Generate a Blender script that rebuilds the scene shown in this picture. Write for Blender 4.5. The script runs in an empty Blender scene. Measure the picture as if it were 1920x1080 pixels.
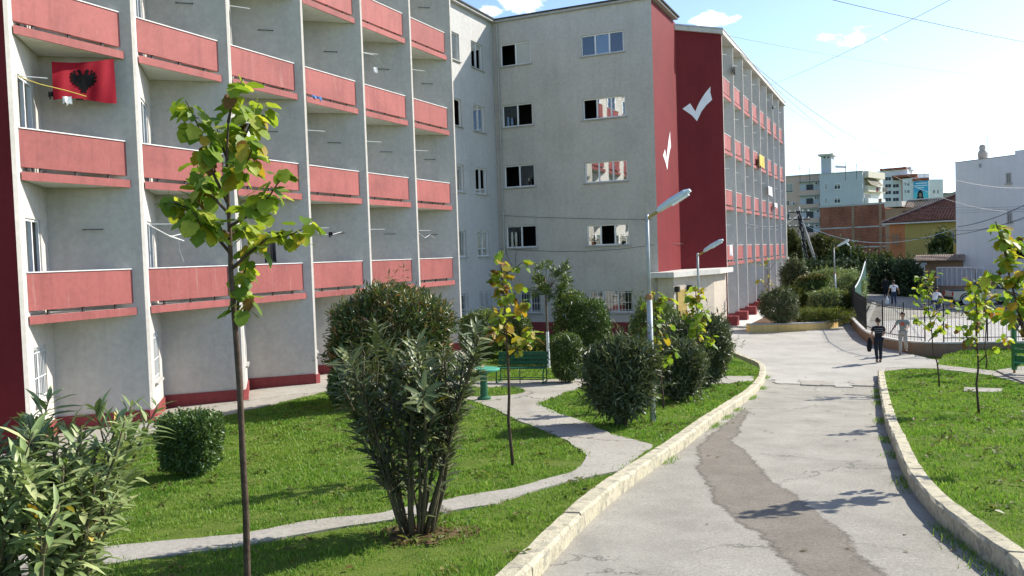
import bpy, bmesh, math, random
import numpy as np
from mathutils import Vector, Matrix, Euler, noise as mnoise
from mathutils.geometry import delaunay_2d_cdt

random.seed(7)
rng = np.random.default_rng(7)
R = math.radians
scene = bpy.context.scene
col = scene.collection

# ------------------------------------------------------------------ camera
EYE = 3.9                                   # eye height over the dormitory's ground line
FPX = 1600.0                                # focal length in photo pixels (1920 wide)
YAW, PITCH, ROLL = R(24.706), R(2.194), R(-1.966)
Fv = Vector((-math.sin(YAW) * math.cos(PITCH), math.cos(YAW) * math.cos(PITCH), -math.sin(PITCH)))
R0 = Vector((math.cos(YAW), math.sin(YAW), 0))
U0 = R0.cross(Fv)
Rv = math.cos(ROLL) * R0 + math.sin(ROLL) * U0
Uv = -math.sin(ROLL) * R0 + math.cos(ROLL) * U0
CAM = Vector((0, 0, EYE))
cd = bpy.data.cameras.new('camera')
cam = bpy.data.objects.new('camera', cd)
col.objects.link(cam)
cd.sensor_width = 36
cd.lens = 36 * FPX / 1920
cd.clip_start = 0.1
cd.clip_end = 6000
cam.matrix_world = Matrix(((Rv.x, Uv.x, -Fv.x, CAM.x), (Rv.y, Uv.y, -Fv.y, CAM.y), (Rv.z, Uv.z, -Fv.z, CAM.z), (0, 0, 0, 1)))
scene.camera = cam

# ------------------------------------------------------------------ sky, sun, exposure
SUN_A, SUN_E = R(51), R(35.5)                  # azimuth from +X towards +Y, elevation
sdir = Vector((math.cos(SUN_E) * math.cos(SUN_A), math.cos(SUN_E) * math.sin(SUN_A), math.sin(SUN_E)))
world = bpy.data.worlds.new('World')
scene.world = world
world.use_nodes = True
wn, wl = world.node_tree.nodes, world.node_tree.links
wn.clear()
out = wn.new('ShaderNodeOutputWorld')
bg = wn.new('ShaderNodeBackground')
bg.inputs['Strength'].default_value = 0.15
sky = wn.new('ShaderNodeTexSky')
sky.sky_type = 'NISHITA'
sky.sun_disc = False
sky.sun_elevation = SUN_E
sky.sun_rotation = R(90) - SUN_A             # measured clockwise from +Y
sky.altitude = 100
sky.air_density = .7
sky.dust_density = .55
sky.ozone_density = 2.0
geo = wn.new('ShaderNodeNewGeometry')
tc = wn.new('ShaderNodeTexCoord')

def vmath(op, a, b=None):
    n = wn.new('ShaderNodeVectorMath'); n.operation = op
    for i, x in enumerate((a, b)):
        if x is None: continue
        if isinstance(x, (tuple, list, Vector)): n.inputs[i].default_value = tuple(x)
        else: wl.new(x, n.inputs[i])
    return n
def fmath(op, a, b=None, c=None):
    n = wn.new('ShaderNodeMath'); n.operation = op
    for i, x in enumerate((a, b, c)):
        if x is None: continue
        if isinstance(x, (int, float)): n.inputs[i].default_value = x
        else: wl.new(x, n.inputs[i])
    return n.outputs[0]
# clouds: scattered small cumulus all over the sky, thicker towards the horizon
cdir = tc.outputs['Generated']
def pixdir(px, py):
    d = Fv + Rv * ((px - 960) / FPX) + Uv * ((540 - py) / FPX)
    return d.normalized()
cn = wn.new('ShaderNodeTexNoise'); cn.inputs['Scale'].default_value = 26; cn.inputs['Detail'].default_value = 5; cn.inputs['Roughness'].default_value = .62
mp = wn.new('ShaderNodeMapping'); mp.inputs['Scale'].default_value = (1, 1, 2.2)
wl.new(cdir, mp.inputs['Vector']); wl.new(mp.outputs['Vector'], cn.inputs['Vector'])
puff = None
rc = random.Random(3)
blobs = [(pixdir(960, 6), .030, .014), (pixdir(925, 18), .018, .010), (pixdir(1325, 42), .030, .0095), (pixdir(1605, 68), .034, .0105), (pixdir(1560, 275), .05, .012)]
for az, el in ((2.9, .45), (4.1, .35), (5.6, .5)):   # a few of the same elsewhere round the sky
    blobs.append((Vector((math.cos(az) * math.cos(el), math.sin(az) * math.cos(el), math.sin(el))), .07, .025))
for d, rx, rz in blobs:
    side = Vector((-d.y, d.x, 0)).normalized()
    upv = d.cross(side); upv = upv if upv.z > 0 else -upv
    m = wn.new('ShaderNodeMapping'); m.vector_type = 'TEXTURE'
    m.inputs['Location'].default_value = d
    m.inputs['Rotation'].default_value = Matrix((side, upv, side.cross(upv))).transposed().to_euler()
    m.inputs['Scale'].default_value = (rx, rz, .4)
    wl.new(cdir, m.inputs['Vector'])
    r = vmath('LENGTH', m.outputs['Vector']).outputs['Value']
    puff = r if puff is None else fmath('MINIMUM', puff, r)
puff = fmath('SUBTRACT', 1.0, fmath('MINIMUM', puff, 1.6))
cl = fmath('ADD', fmath('MULTIPLY', puff, .9), fmath('MULTIPLY', fmath('SUBTRACT', cn.outputs['Fac'], .5), 3.0))
ramp = wn.new('ShaderNodeMapRange'); ramp.interpolation_type = 'SMOOTHSTEP'
ramp.inputs['From Min'].default_value = .05; ramp.inputs['From Max'].default_value = .62
wl.new(cl, ramp.inputs['Value'])
mix = wn.new('ShaderNodeMix'); mix.data_type = 'RGBA'
wl.new(fmath('MULTIPLY', ramp.outputs['Result'], .92), mix.inputs['Factor'])
wl.new(sky.outputs['Color'], mix.inputs['A'])
mix.inputs['B'].default_value = (7.5, 7.6, 7.8, 1)
wl.new(mix.outputs['Result'], bg.inputs['Color'])
wl.new(bg.outputs['Background'], out.inputs['Surface'])

sl = bpy.data.lights.new('sun', 'SUN')
sl.energy = 4.3
sl.angle = R(0.53)
sl.color = (1.0, .95, .86)
so = bpy.data.objects.new('sun', sl)
so.rotation_euler = (-sdir).to_track_quat('-Z', 'Y').to_euler()
so.location = (20, 30, 40)
col.objects.link(so)
scene.view_settings.view_transform = 'Standard'
scene.view_settings.look = 'None'
scene.view_settings.exposure = 0.85
scene.view_settings.gamma = 1
scene.view_settings.use_curve_mapping = False
scene.cycles.use_denoising = True
scene.cycles.max_bounces = 6
scene.cycles.diffuse_bounces = 3
scene.cycles.glossy_bounces = 3
scene.cycles.transmission_bounces = 4
scene.cycles.transparent_max_bounces = 8
scene.cycles.caustics_reflective = False
scene.cycles.caustics_refractive = False

# ------------------------------------------------------------------ pixel <-> world helpers
def ray(px, py):
    return Fv + Rv * ((px - 960) / FPX) + Uv * ((540 - py) / FPX)
def at_depth(px, py, d):
    return CAM + ray(px, py) * d
def at_X(px, py, X):
    r = ray(px, py); return CAM + r * (X / r.x)
def at_Y(px, py, Y):
    r = ray(px, py); return CAM + r * (Y / r.y)
def depth_of(p):
    return (Vector(p) - CAM).dot(Fv)

# ground height: thin-plate spline through measured points (height relative to the eye)
GP = np.array([
    (-1, -12, -1.35), (-1, -3, -1.98), (-1, 2, -2.37), (-1, 7.8, -2.82), (-1.7, 18, -3.61), (-2.2, 25, -4.15), (-2.5, 29, -4.45), (-2, 34, -4.52), (0, 38, -4.5),
    (9, -3, -1.9), (9, 8, -2.75), (8, 18, -3.45), (8, 27, -4.1), (9, 34, -4.35), (22, 8, -2.9), (22, 30, -4.3),
    (-8, -4, -2.55), (-8, 6, -3.05), (-8, 15, -3.5), (-8, 24, -3.95), (-8, 31, -4.25), (-16.4, -4, -3.7), (-16.4, 7, -3.82), (-16.4, 14.7, -3.85), (-16.4, 21.2, -3.88), (-16.4, 30, -3.95),
    (-18.4, 38, -4.0), (-10, 38, -4.15), (-8.5, 45.4, -4.16), (-8.5, 58, -3.9), (-8.5, 70, -3.6), (-3, 46, -4.42), (-2, 56, -4.4), (0, 64, -4.37), (0, 78, -4.35),
    (10, 46, -4.4), (10, 60, -4.4), (24, 45, -4.4), (24, 62, -4.4), (10, 80, -4.4), (26, 80, -4.4), (-28, 0, -3.9), (-28, 30, -3.95), (-28, 60, -3.9), (-16, 80, -4.1)])
def _U(r2): return np.where(r2 > 0, r2 * np.log(np.maximum(r2, 1e-12)), 0.0)
_n = len(GP)
_A = np.zeros((_n + 3, _n + 3))
_d2 = ((GP[:, None, :2] - GP[None, :, :2]) ** 2).sum(-1)
_A[:_n, :_n] = _U(_d2) + np.eye(_n) * 2.0
_A[:_n, _n] = 1; _A[:_n, _n + 1:] = GP[:, :2]
_A[_n, :_n] = 1; _A[_n + 1:, :_n] = GP[:, :2].T
_w = np.linalg.solve(_A, np.concatenate([GP[:, 2], np.zeros(3)]))
def Gn(xy):
    xy = np.asarray(xy, float).reshape(-1, 2)
    o = np.empty(len(xy))
    for s in range(0, len(xy), 20000):
        q = xy[s:s + 20000]
        d2 = ((q[:, None, :] - GP[None, :, :2]) ** 2).sum(-1)
        z = _U(d2) @ _w[:_n] + _w[_n] + q @ _w[_n + 1:]
        t = np.clip(np.maximum.reduce([(np.abs(q[:, 0]) - 27) / 12, (q[:, 1] - 76) / 12, (-8 - q[:, 1]) / 10]), 0, 1)
        t = t * t * (3 - 2 * t)
        far = np.where(q[:, 1] < 0, -1.9, -4.4)
        o[s:s + 20000] = z * (1 - t) + far * t + EYE
    return o
def G(x, y): return float(Gn([(x, y)])[0])
LAWN = 0.15                                   # lawns and paths lie a kerb's height above the road
def on_ground(px, py, off=LAWN):
    r = ray(px, py); lo, hi = 1.0, None
    t = 1.0
    while t < 400:
        p = CAM + r * t
        if p.z < G(p.x, p.y) + off: hi = t; break
        lo = t; t *= 1.04
    if hi is None: hi = 400
    for _ in range(22):
        m = (lo + hi) / 2; p = CAM + r * m
        if p.z < G(p.x, p.y) + off: hi = m
        else: lo = m
    return CAM + r * hi
def gpoly(pts, off=LAWN):
    return [(p.x, p.y) for p in (on_ground(x, y, off) for x, y in pts)]

# ------------------------------------------------------------------ materials
MATS = {}
class NT:
    def __init__(s, name):
        s.m = bpy.data.materials.new(name); s.m.use_nodes = True
        s.n, s.l = s.m.node_tree.nodes, s.m.node_tree.links
        s.b = s.n['Principled BSDF']; s.out = s.n['Material Output']
        MATS[name] = s.m
    def new(s, t, **k):
        n = s.n.new(t)
        for a, v in k.items(): setattr(n, a, v)
        return n
    def set(s, n, **k):
        for a, v in k.items():
            i = n.inputs[a.replace('_', ' ')]
            if hasattr(v, 'links'): s.l.new(v, i)
            else: i.default_value = v
        return n
    def pos(s, sx=1, sy=1, sz=1, src='Position'):
        g = s.new('ShaderNodeNewGeometry')
        m = s.new('ShaderNodeMapping'); m.inputs['Scale'].default_value = (sx, sy, sz)
        s.l.new(g.outputs['Position'], m.inputs['Vector'])
        return m.outputs['Vector']
    def noise(s, scale, detail=4, rough=.55, vec=None, out='Fac'):
        n = s.new('ShaderNodeTexNoise'); n.inputs['Scale'].default_value = scale; n.inputs['Detail'].default_value = detail; n.inputs['Roughness'].default_value = rough
        s.l.new(vec if vec is not None else s.pos(), n.inputs['Vector'])
        return n.outputs[out]
    def ramp(s, fac, stops):
        r = s.new('ShaderNodeValToRGB'); e = r.color_ramp.elements
        while len(e) < len(stops): e.new(.5)
        for i, (p, c) in enumerate(stops):
            e[i].position = p; e[i].color = (c[0], c[1], c[2], 1) if not isinstance(c, (int, float)) else (c, c, c, 1)
        s.l.new(fac, r.inputs['Fac']); return r.outputs['Color']
    def mix(s, fac, a, b, mode='MIX'):
        m = s.new('ShaderNodeMix', data_type='RGBA', blend_type=mode)
        for k, v in (('Factor', fac), ('A', a), ('B', b)):
            i = [q for q in m.inputs if q.name == k and (q.type == 'RGBA' or k == 'Factor')][0]
            if hasattr(v, 'links'): s.l.new(v, i)
            else: i.default_value = v if isinstance(v, (int, float)) else (v[0], v[1], v[2], 1)
        return [q for q in m.outputs if q.type == 'RGBA'][0]
    def bump(s, h, strength=.3, dist=.01):
        b = s.new('ShaderNodeBump'); b.inputs['Strength'].default_value = strength; b.inputs['Distance'].default_value = dist
        s.l.new(h, b.inputs['Height']); s.l.new(b.outputs['Normal'], s.b.inputs['Normal'])
    def fin(s, colr, rough=.8, spec=.3, metal=0):
        if hasattr(colr, 'links'): s.l.new(colr, s.b.inputs['Base Color'])
        else: s.b.inputs['Base Color'].default_value = (*colr, 1)
        s.b.inputs['Roughness'].default_value = rough
        s.b.inputs['Specular IOR Level'].default_value = spec
        s.b.inputs['Metallic'].default_value = metal
        return s.m
def mul(c, k): return tuple(min(1, x * k) for x in c)

def plain(name, c, rough=.7, var=.12, scale=3, spec=.3, metal=0, bump=0, bscale=60):
    t = NT(name)
    f = t.noise(scale, 5)
    k = t.ramp(f, [(.3, mul(c, 1 - var)), (.7, mul(c, 1 + var))])
    if bump: t.bump(t.noise(bscale, 3), bump, .01)
    return t.fin(k, rough, spec, metal)

def stucco(name, c, stain=.2, streak=.25, sc=1.0, warm=None, rough=.92, spec=.15):
    t = NT(name)
    big = t.noise(.55 * sc, 6, .6)
    med = t.noise(7 * sc, 5, .6)
    st = t.noise(1.0, 5, .65, t.pos(3.2, 3.2, .16))
    k = t.ramp(big, [(.28, mul(c, 1 - stain)), (.5, c), (.75, mul(c, 1 + stain * .5))])
    k = t.mix(t.ramp(st, [(.5, 0.0), (.78, streak)]), k, mul(c, .55))
    k = t.mix(.22, k, t.ramp(med, [(.3, .35), (.7, .75)]), 'OVERLAY')
    if warm: k = t.mix(t.ramp(t.noise(.25, 3), [(.45, 0.0), (.7, .4)]), k, warm)
    if name == 'paint_rail':
        k = t.mix(1.0, k, t.ramp(t.new('ShaderNodeObjectInfo').outputs['Random'], [(0, .82), (1, 1.0)]), 'MULTIPLY')
        k = t.mix(t.ramp(t.noise(1.0, 6, .7, t.pos(9, 9, .5)), [(.60, 0.0), (.75, .45)]), k, (.46, .30, .26))
    t.bump(t.noise(90, 4, .7), .35, .012)
    return t.fin(k, rough, spec)

WALL_C = (.52, .488, .438)
stucco('wall_grey', WALL_C, .13, .26)
stucco('wall_bluegrey', (.52, .505, .48), .1, .22)
stucco('paint_maroon', (.172, .0215, .0235), .14, .25, 1, None, .7, .12)
stucco('paint_rail', (.375, .110, .098), .24, .55, 1.6, None, .65, .25)
stucco('plinth_red', (.24, .055, .055), .2, .4)
stucco('concrete_white', (.58, .555, .50), .15, .4)
stucco('concrete_trim', (.42, .41, .38), .2, .4)
stucco('slab_white', (.78, .76, .70), .1, .3)
stucco('stone_beige', (.52, .45, .36), .15, .3)
stucco('white_wall', (.70, .70, .69), .06, .2)
stucco('wall_blue', (.47, .495, .51), .06, .2)
stucco('wall_beige', (.58, .42, .33), .08, .25)
stucco('wall_cream', (.66, .60, .50), .08, .2)
stucco('wall_ochre', (.40, .31, .10), .08, .25)
stucco('wall_orange', (.48, .19, .085), .08, .2)
t = NT('kerb_paint')
pe = t.noise(5.5, 8, .72)
k = t.ramp(t.noise(14, 6, .7), [(.3, (.48, .425, .285)), (.55, (.60, .545, .395)), (.8, (.67, .62, .49))])
k = t.mix(t.ramp(pe, [(.50, 0.0), (.60, .75)]), k, (.30, .275, .225))
k = t.mix(t.ramp(t.noise(2.2, 7, .7), [(.55, 0.0), (.75, .55)]), k, (.22, .21, .14))
k = t.mix(.35, k, t.ramp(t.noise(60, 4, .8), [(.3, .3), (.7, .72)]), 'OVERLAY')
t.bump(t.noise(28, 6, .75), .9, .03)
t.fin(k, .95, .1)
stucco('ret_yellow', (.74, .50, .19), .2, .45, 2)
stucco('brown_plaster', (.30, .20, .13), .25, .4)
plain('upvc', (.80, .80, .79), .35, .03, 3, .5)
plain('cap_white', (.70, .69, .66), .6, .12, 6)
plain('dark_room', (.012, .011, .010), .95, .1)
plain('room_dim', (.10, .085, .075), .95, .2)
plain('curtain_red', (.20, .03, .045), .9, .2, 8)
plain('curtain_pale', (.55, .52, .45), .9, .15, 8)
plain('board_white', (.52, .52, .47), .6, .05, 2)
plain('steel_dark', (.035, .033, .03), .55, .3, 20, .4, .3)
plain('steel_white', (.72, .72, .70), .5, .1, 20, .4)
plain('fence_iron', (.022, .020, .019), .55, .3, 15, .4)
plain('roofing', (.055, .052, .05), .9, .3, 4)
plain('tin_grey', (.42, .45, .48), .4, .15, 3, .5, .5)
plain('flag_red', (.30, .006, .018), .75, .08, 6, .2)
plain('black_cloth', (.010, .010, .012), .9, .2)
plain('white_paint', (.80, .80, .80), .7, .05)
plain('bark_brown', (.085, .058, .04), .9, .35, 18, .2, 0, .5, 80)
plain('bark_grey', (.15, .125, .095), .9, .3, 18, .2, 0, .4, 80)
plain('stem_green', (.10, .085, .045), .8, .3, 14)
plain('bench_green', (.018, .12, .055), .45, .15, 8, .45)
plain('table_green', (.07, .33, .22), .5, .12, 6, .4)
plain('post_green', (.02, .15, .045), .45, .15, 6, .45)
plain('lamp_pole', (.40, .43, .42), .5, .15, 5, .4)
plain('lamp_arm', (.40, .28, .075), .6, .15, 6, .3)
plain('lamp_head', (.58, .68, .70), .35, .06, 4, .5)
plain('lamp_glass', (.72, .78, .80), .15, .03, 3, .6)
plain('lamp_band', (.32, .17, .07), .7, .2, 8)
plain('pole_concrete', (.40, .38, .34), .9, .15, 6)
plain('cable', (.03, .03, .032), .6, .1)
plain('cable_grey', (.16, .17, .18), .6, .1)
plain('skin', (.42, .24, .17), .55, .06, 12, .35)
plain('hair_dark', (.018, .013, .011), .6, .2, 30)
plain('hair_brown', (.05, .026, .016), .6, .2, 30)
plain('denim', (.03, .045, .085), .85, .2, 20)
plain('denim_dark', (.016, .019, .028), .85, .2, 20)
plain('khaki', (.42, .38, .32), .85, .1, 20)
plain('shirt_grey', (.25, .275, .25), .85, .1, 15)
plain('shirt_black', (.014, .014, .017), .85, .2, 15)
plain('shirt_white', (.80, .80, .82), .8, .03, 15)
plain('shirt_stripe', (.17, .17, .18), .8, .1, 15)
plain('print_orange', (.55, .09, .04), .8, .1, 15)
plain('shoe_dark', (.03, .028, .028), .6, .2)
plain('bag_white', (.75, .76, .78), .5, .05)
plain('car_paint', (.50, .45, .32), .28, .05, 2, .5)
plain('car_black', (.02, .02, .02), .6, .2)
plain('tyre', (.02, .02, .02), .85, .2)
plain('rim', (.45, .45, .44), .35, .1, 5, .5, .6)
plain('lamp_red', (.5, .02, .02), .25, .05)
plain('lamp_clear', (.75, .75, .72), .15, .05, 3, .6)
plain('terracotta', (.30, .095, .05), .8, .3, 1.2)
plain('tile_brown', (.155, .062, .042), .85, .35, 2.5)
plain('tile_light', (.36, .27, .22), .85, .3, 3)
plain('gate_sheet', (.014, .075, .058), .55, .25, 4, .4)
plain('gate_wall_grey', (.42, .44, .46), .8, .1, 3)
plain('billboard_blue', (.06, .40, .62), .5, .25, .12)
plain('billboard_teal', (.10, .52, .60), .5, .2, .12)
plain('print_dark', (.05, .035, .035), .6, .1)
plain('print_pale', (.72, .80, .85), .6, .05)
plain('print_skin', (.50, .36, .30), .6, .1)
plain('soil', (.12, .075, .045), .95, .4, 10, .1, 0, .8, 30)
plain('pot', (.33, .12, .06), .8, .1)
plain('towel_yellow', (.62, .47, .10), .85, .1)
plain('towel_white', (.78, .78, .78), .85, .05)
plain('towel_blue', (.10, .22, .48), .85, .1)
plain('ac_white', (.62, .62, .60), .5, .05)
plain('far_window', (.03, .034, .038), .35, .3, 1, .25)
plain('far_shutter', (.36, .35, .31), .7, .1)
plain('awning', (.40, .36, .28), .85, .1)

def glass(name, refl=.3, base=(.03, .035, .04)):
    t = NT(name)
    g = t.new('ShaderNodeBsdfGlossy'); g.inputs['Roughness'].default_value = .02; g.inputs['Color'].default_value = (.92, .95, .97, 1)
    lw = t.new('ShaderNodeFresnel'); lw.inputs['IOR'].default_value = 1.5
    mth = t.new('ShaderNodeMath', operation='ADD'); mth.inputs[1].default_value = refl
    t.l.new(lw.outputs[0], mth.inputs[0])
    mx = t.new('ShaderNodeMixShader')
    tr = t.new('ShaderNodeBsdfTransparent'); tr.inputs['Color'].default_value = (.62, .66, .66, 1)
    t.l.new(mth.outputs[0], mx.inputs[0]); t.l.new(tr.outputs[0], mx.inputs[1]); t.l.new(g.outputs[0], mx.inputs[2])
    t.l.new(mx.outputs[0], t.out.inputs['Surface'])
    # slightly wavy panes
    bp = t.new('ShaderNodeBump'); bp.inputs['Strength'].default_value = .04; bp.inputs['Distance'].default_value = .02
    t.l.new(t.noise(1.6, 2), bp.inputs['Height']); t.l.new(bp.outputs[0], g.inputs['Normal'])
glass('glass', .10)
glass('glass_mirror', .45)
glass('glass_dark', .04)

def leafmat(name, stops, trans=.35, rough=.45, spec=.4, mode='island'):
    t = NT(name)
    if mode == 'island':
        r = t.new('ShaderNodeNewGeometry').outputs['Random Per Island']
    else:
        r = t.new('ShaderNodeObjectInfo').outputs['Random']
    c = t.ramp(r, stops)
    c = t.mix(.25, c, t.ramp(t.noise(35, 3), [(.3, .3), (.7, .75)]), 'OVERLAY')
    t.fin(c, rough, spec)
    tl = t.new('ShaderNodeBsdfTranslucent')
    t.l.new(t.mix(.6, c, (.9, 1.0, .35), 'MULTIPLY'), tl.inputs['Color'])
    mx = t.new('ShaderNodeMixShader'); mx.inputs[0].default_value = trans
    t.l.new(t.b.outputs[0], mx.inputs[1]); t.l.new(tl.outputs[0], mx.inputs[2])
    t.l.new(mx.outputs[0], t.out.inputs['Surface'])
    return t.m
leafmat('leaf_oleander', [(0, (0.179, 0.250, 0.091)), (.5, (0.264, 0.337, 0.128)), (.85, (0.395, 0.447, 0.191)), (.97, (0.479, 0.502, 0.237))], .25, .42, .35, 'object')
leafmat('leaf_oleander_i', [(0, (0.144, 0.200, 0.077)), (.5, (0.228, 0.294, 0.113)), (.85, (0.336, 0.393, 0.163)), (.985, (0.408, 0.437, 0.201)), (1.0, (0.767, 0.481, 0.074))], .25, .42, .35)
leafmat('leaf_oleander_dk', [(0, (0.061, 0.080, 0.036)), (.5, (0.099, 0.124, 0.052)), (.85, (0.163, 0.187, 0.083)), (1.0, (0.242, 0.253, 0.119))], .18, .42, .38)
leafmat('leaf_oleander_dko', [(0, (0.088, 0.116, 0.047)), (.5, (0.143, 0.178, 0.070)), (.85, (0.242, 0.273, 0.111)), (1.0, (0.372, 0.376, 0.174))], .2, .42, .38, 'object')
leafmat('leaf_box', [(0, (0.051, 0.096, 0.026)), (.5, (0.080, 0.138, 0.032)), (1.0, (0.149, 0.220, 0.050))], .25, .42, .45)
leafmat('leaf_privet', [(0, (0.068, 0.106, 0.029)), (.5, (0.101, 0.154, 0.036)), (.9, (0.171, 0.229, 0.050)), (1.0, (0.296, 0.287, 0.064))], .25, .42, .45)
leafmat('leaf_photinia', [(0, (0.059, 0.093, 0.030)), (.5, (0.095, 0.136, 0.040)), (.85, (0.173, 0.192, 0.054)), (.93, (0.380, 0.241, 0.091)), (1.0, (0.518, 0.209, 0.107))], .22, .38, .5)
leafmat('leaf_sap', [(0, (0.137, 0.227, 0.030)), (.45, (0.220, 0.318, 0.036)), (.8, (0.367, 0.439, 0.049)), (1, (0.550, 0.516, 0.067))], .5, .5, .3, 'object')
leafmat('leaf_sap_i', [(0, (0.137, 0.227, 0.030)), (.45, (0.220, 0.318, 0.036)), (.8, (0.367, 0.439, 0.049)), (1, (0.550, 0.516, 0.067))], .5, .5, .3)
leafmat('leaf_yellow', [(0, (.30, .28, .03)), (.5, (.40, .32, .035)), (1, (.45, .26, .03))], .5, .5, .3, 'object')
leafmat('leaf_brown', [(0, (0.207, 0.093, 0.025)), (.5, (0.151, 0.076, 0.030)), (1, (0.248, 0.126, 0.030))], .35, .6, .2, 'object')
leafmat('leaf_red', [(0, (.35, .04, .03)), (.5, (.28, .05, .03)), (1, (.40, .08, .03))], .3, .45, .3, 'object')
leafmat('leaf_far', [(0, (0.032, 0.058, 0.022)), (.5, (0.058, 0.090, 0.026)), (.85, (0.097, 0.134, 0.036)), (1.0, (0.166, 0.180, 0.053))], .25, .6, .25)
leafmat('leaf_far_olive', [(0, (.045, .055, .018)), (.5, (.075, .085, .026)), (.85, (.12, .12, .035)), (1.0, (.17, .14, .045))], .3, .6, .25)
leafmat('leaf_cypress', [(0, (0.033, 0.053, 0.028)), (.6, (0.053, 0.081, 0.039)), (1.0, (0.096, 0.132, 0.053))], .12, .6, .2)
leafmat('leaf_rust', [(0, (.11, .10, .03)), (.5, (.17, .11, .035)), (1.0, (.10, .13, .03))], .3, .5, .3)
leafmat('leaf_weed', [(0, (.08, .12, .025)), (.5, (.13, .16, .03)), (1.0, (.22, .20, .06))], .4, .6, .2)

# lawn: blades and the ground under them
t = NT('grass_blades')
rnd = t.new('ShaderNodeNewGeometry').outputs['Random Per Island']
k = t.ramp(rnd, [(0, (.10, .215, .020)), (.45, (.155, .305, .028)), (.85, (.225, .375, .042)), (1.0, (.38, .39, .10))])
pv = t.noise(.55, 5, .6)
k = t.mix(t.ramp(pv, [(.45, 0.0), (.68, .8)]), k, (.245, .355, .048))
k = t.mix(t.ramp(t.noise(.9, 6, .65), [(.5, 0.0), (.66, .75)]), k, (.08, .185, .018))
k = t.mix(t.ramp(t.noise(1.7, 6, .7), [(.66, 0.0), (.76, .7)]), k, (.33, .32, .10))
k = t.mix(t.ramp(t.noise(2.3, 4, .6), [(.52, 0.0), (.75, .55)]), k, (.11, .205, .022))
t.fin(k, .5, .35)
tl = t.new('ShaderNodeBsdfTranslucent'); t.l.new(k, tl.inputs['Color'])
mx = t.new('ShaderNodeMixShader'); mx.inputs[0].default_value = .45
t.l.new(t.b.outputs[0], mx.inputs[1]); t.l.new(tl.outputs[0], mx.inputs[2]); t.l.new(mx.outputs[0], t.out.inputs['Surface'])

t = NT('lawn_ground')
k = t.ramp(t.noise(3.0, 8, .7), [(.25, (.085, .12, .024)), (.5, (.13, .185, .03)), (.8, (.18, .22, .045))])
k = t.mix(t.ramp(t.noise(.8, 6, .6), [(.55, 0.0), (.8, .55)]), k, (.14, .13, .05))
t.bump(t.noise(45, 4, .7), .8, .04)
t.fin(k, .95, .1)

t = NT('asphalt')
sp = t.noise(150, 3, .8)
k = t.ramp(t.noise(1.1, 7, .62), [(.25, (.225, .208, .172)), (.5, (.30, .28, .234)), (.78, (.38, .355, .30))])
k = t.mix(.55, k, t.ramp(sp, [(.3, .22), (.5, .5), (.68, .82)]), 'OVERLAY')
k = t.mix(.5, k, t.ramp(t.noise(38, 4, .75), [(.32, .24), (.5, .5), (.68, .8)]), 'OVERLAY')
k = t.mix(t.ramp(t.noise(9, 5, .75), [(.6, 0.0), (.72, .35)]), k, (.15, .14, .125))
vo = t.new('ShaderNodeTexVoronoi'); vo.inputs['Scale'].default_value = 70; t.l.new(t.pos(), vo.inputs['Vector'])
k = t.mix(t.ramp(vo.outputs['Distance'], [(.0, .28), (.35, 0.0)]), k, (.42, .41, .38))
k = t.mix(t.ramp(t.noise(.35, 5, .7), [(.5, 0.0), (.8, .4)]), k, (.40, .38, .33))
v2 = t.new('ShaderNodeTexVoronoi', feature='DISTANCE_TO_EDGE'); v2.inputs['Scale'].default_value = .33
w2 = t.new('ShaderNodeVectorMath', operation='ADD'); s2 = t.new('ShaderNodeVectorMath', operation='SCALE'); s2.inputs['Scale'].default_value = 1.3
t.l.new(t.noise(1.1, 6, .7, None, 'Color'), s2.inputs[0]); t.l.new(t.pos(), w2.inputs[0]); t.l.new(s2.outputs[0], w2.inputs[1]); t.l.new(w2.outputs[0], v2.inputs['Vector'])
ck = t.new('ShaderNodeMath', operation='MULTIPLY'); t.l.new(t.ramp(v2.outputs['Distance'], [(.0, .8), (.004, .5), (.009, 0.0)]), ck.inputs[0]); t.l.new(t.ramp(t.noise(.5, 3), [(.42, 0.0), (.55, 1.0)]), ck.inputs[1])
k = t.mix(ck.outputs[0], k, (.07, .065, .055))
t.bump(sp, .55, .012)
t.fin(k, .9, .2)

t = NT('asphalt_patch')
sp = t.noise(150, 3, .8)
k = t.ramp(t.noise(1.6, 7, .65), [(.25, (.15, .132, .104)), (.55, (.20, .176, .14)), (.8, (.25, .222, .178))])
k = t.mix(.5, k, t.ramp(sp, [(.3, .25), (.5, .5), (.7, .8)]), 'OVERLAY')
k = t.mix(.55, k, t.ramp(t.noise(34, 4, .75), [(.32, .22), (.5, .5), (.68, .82)]), 'OVERLAY')
vo = t.new('ShaderNodeTexVoronoi'); vo.inputs['Scale'].default_value = 60; t.l.new(t.pos(), vo.inputs['Vector'])
k = t.mix(t.ramp(vo.outputs['Distance'], [(.0, .35), (.3, 0.0)]), k, (.30, .29, .27))
t.bump(sp, .55, .012)
t.fin(k, .88, .22)
at_ = t.new('ShaderNodeAttribute', attribute_name='inner')
ad = t.new('ShaderNodeMath', operation='ADD'); nz = t.new('ShaderNodeMath', operation='MULTIPLY_ADD'); nz.inputs[1].default_value = 1.5; nz.inputs[2].default_value = -.75
t.l.new(t.noise(7, 7, .8), nz.inputs[0]); t.l.new(at_.outputs['Fac'], ad.inputs[0]); t.l.new(nz.outputs[0], ad.inputs[1])
mr = t.new('ShaderNodeMapRange', interpolation_type='SMOOTHSTEP'); mr.inputs['From Min'].default_value = .02; mr.inputs['From Max'].default_value = .5
t.l.new(ad.outputs[0], mr.inputs['Value'])
tp = t.new('ShaderNodeBsdfTransparent'); mx = t.new('ShaderNodeMixShader')
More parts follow.
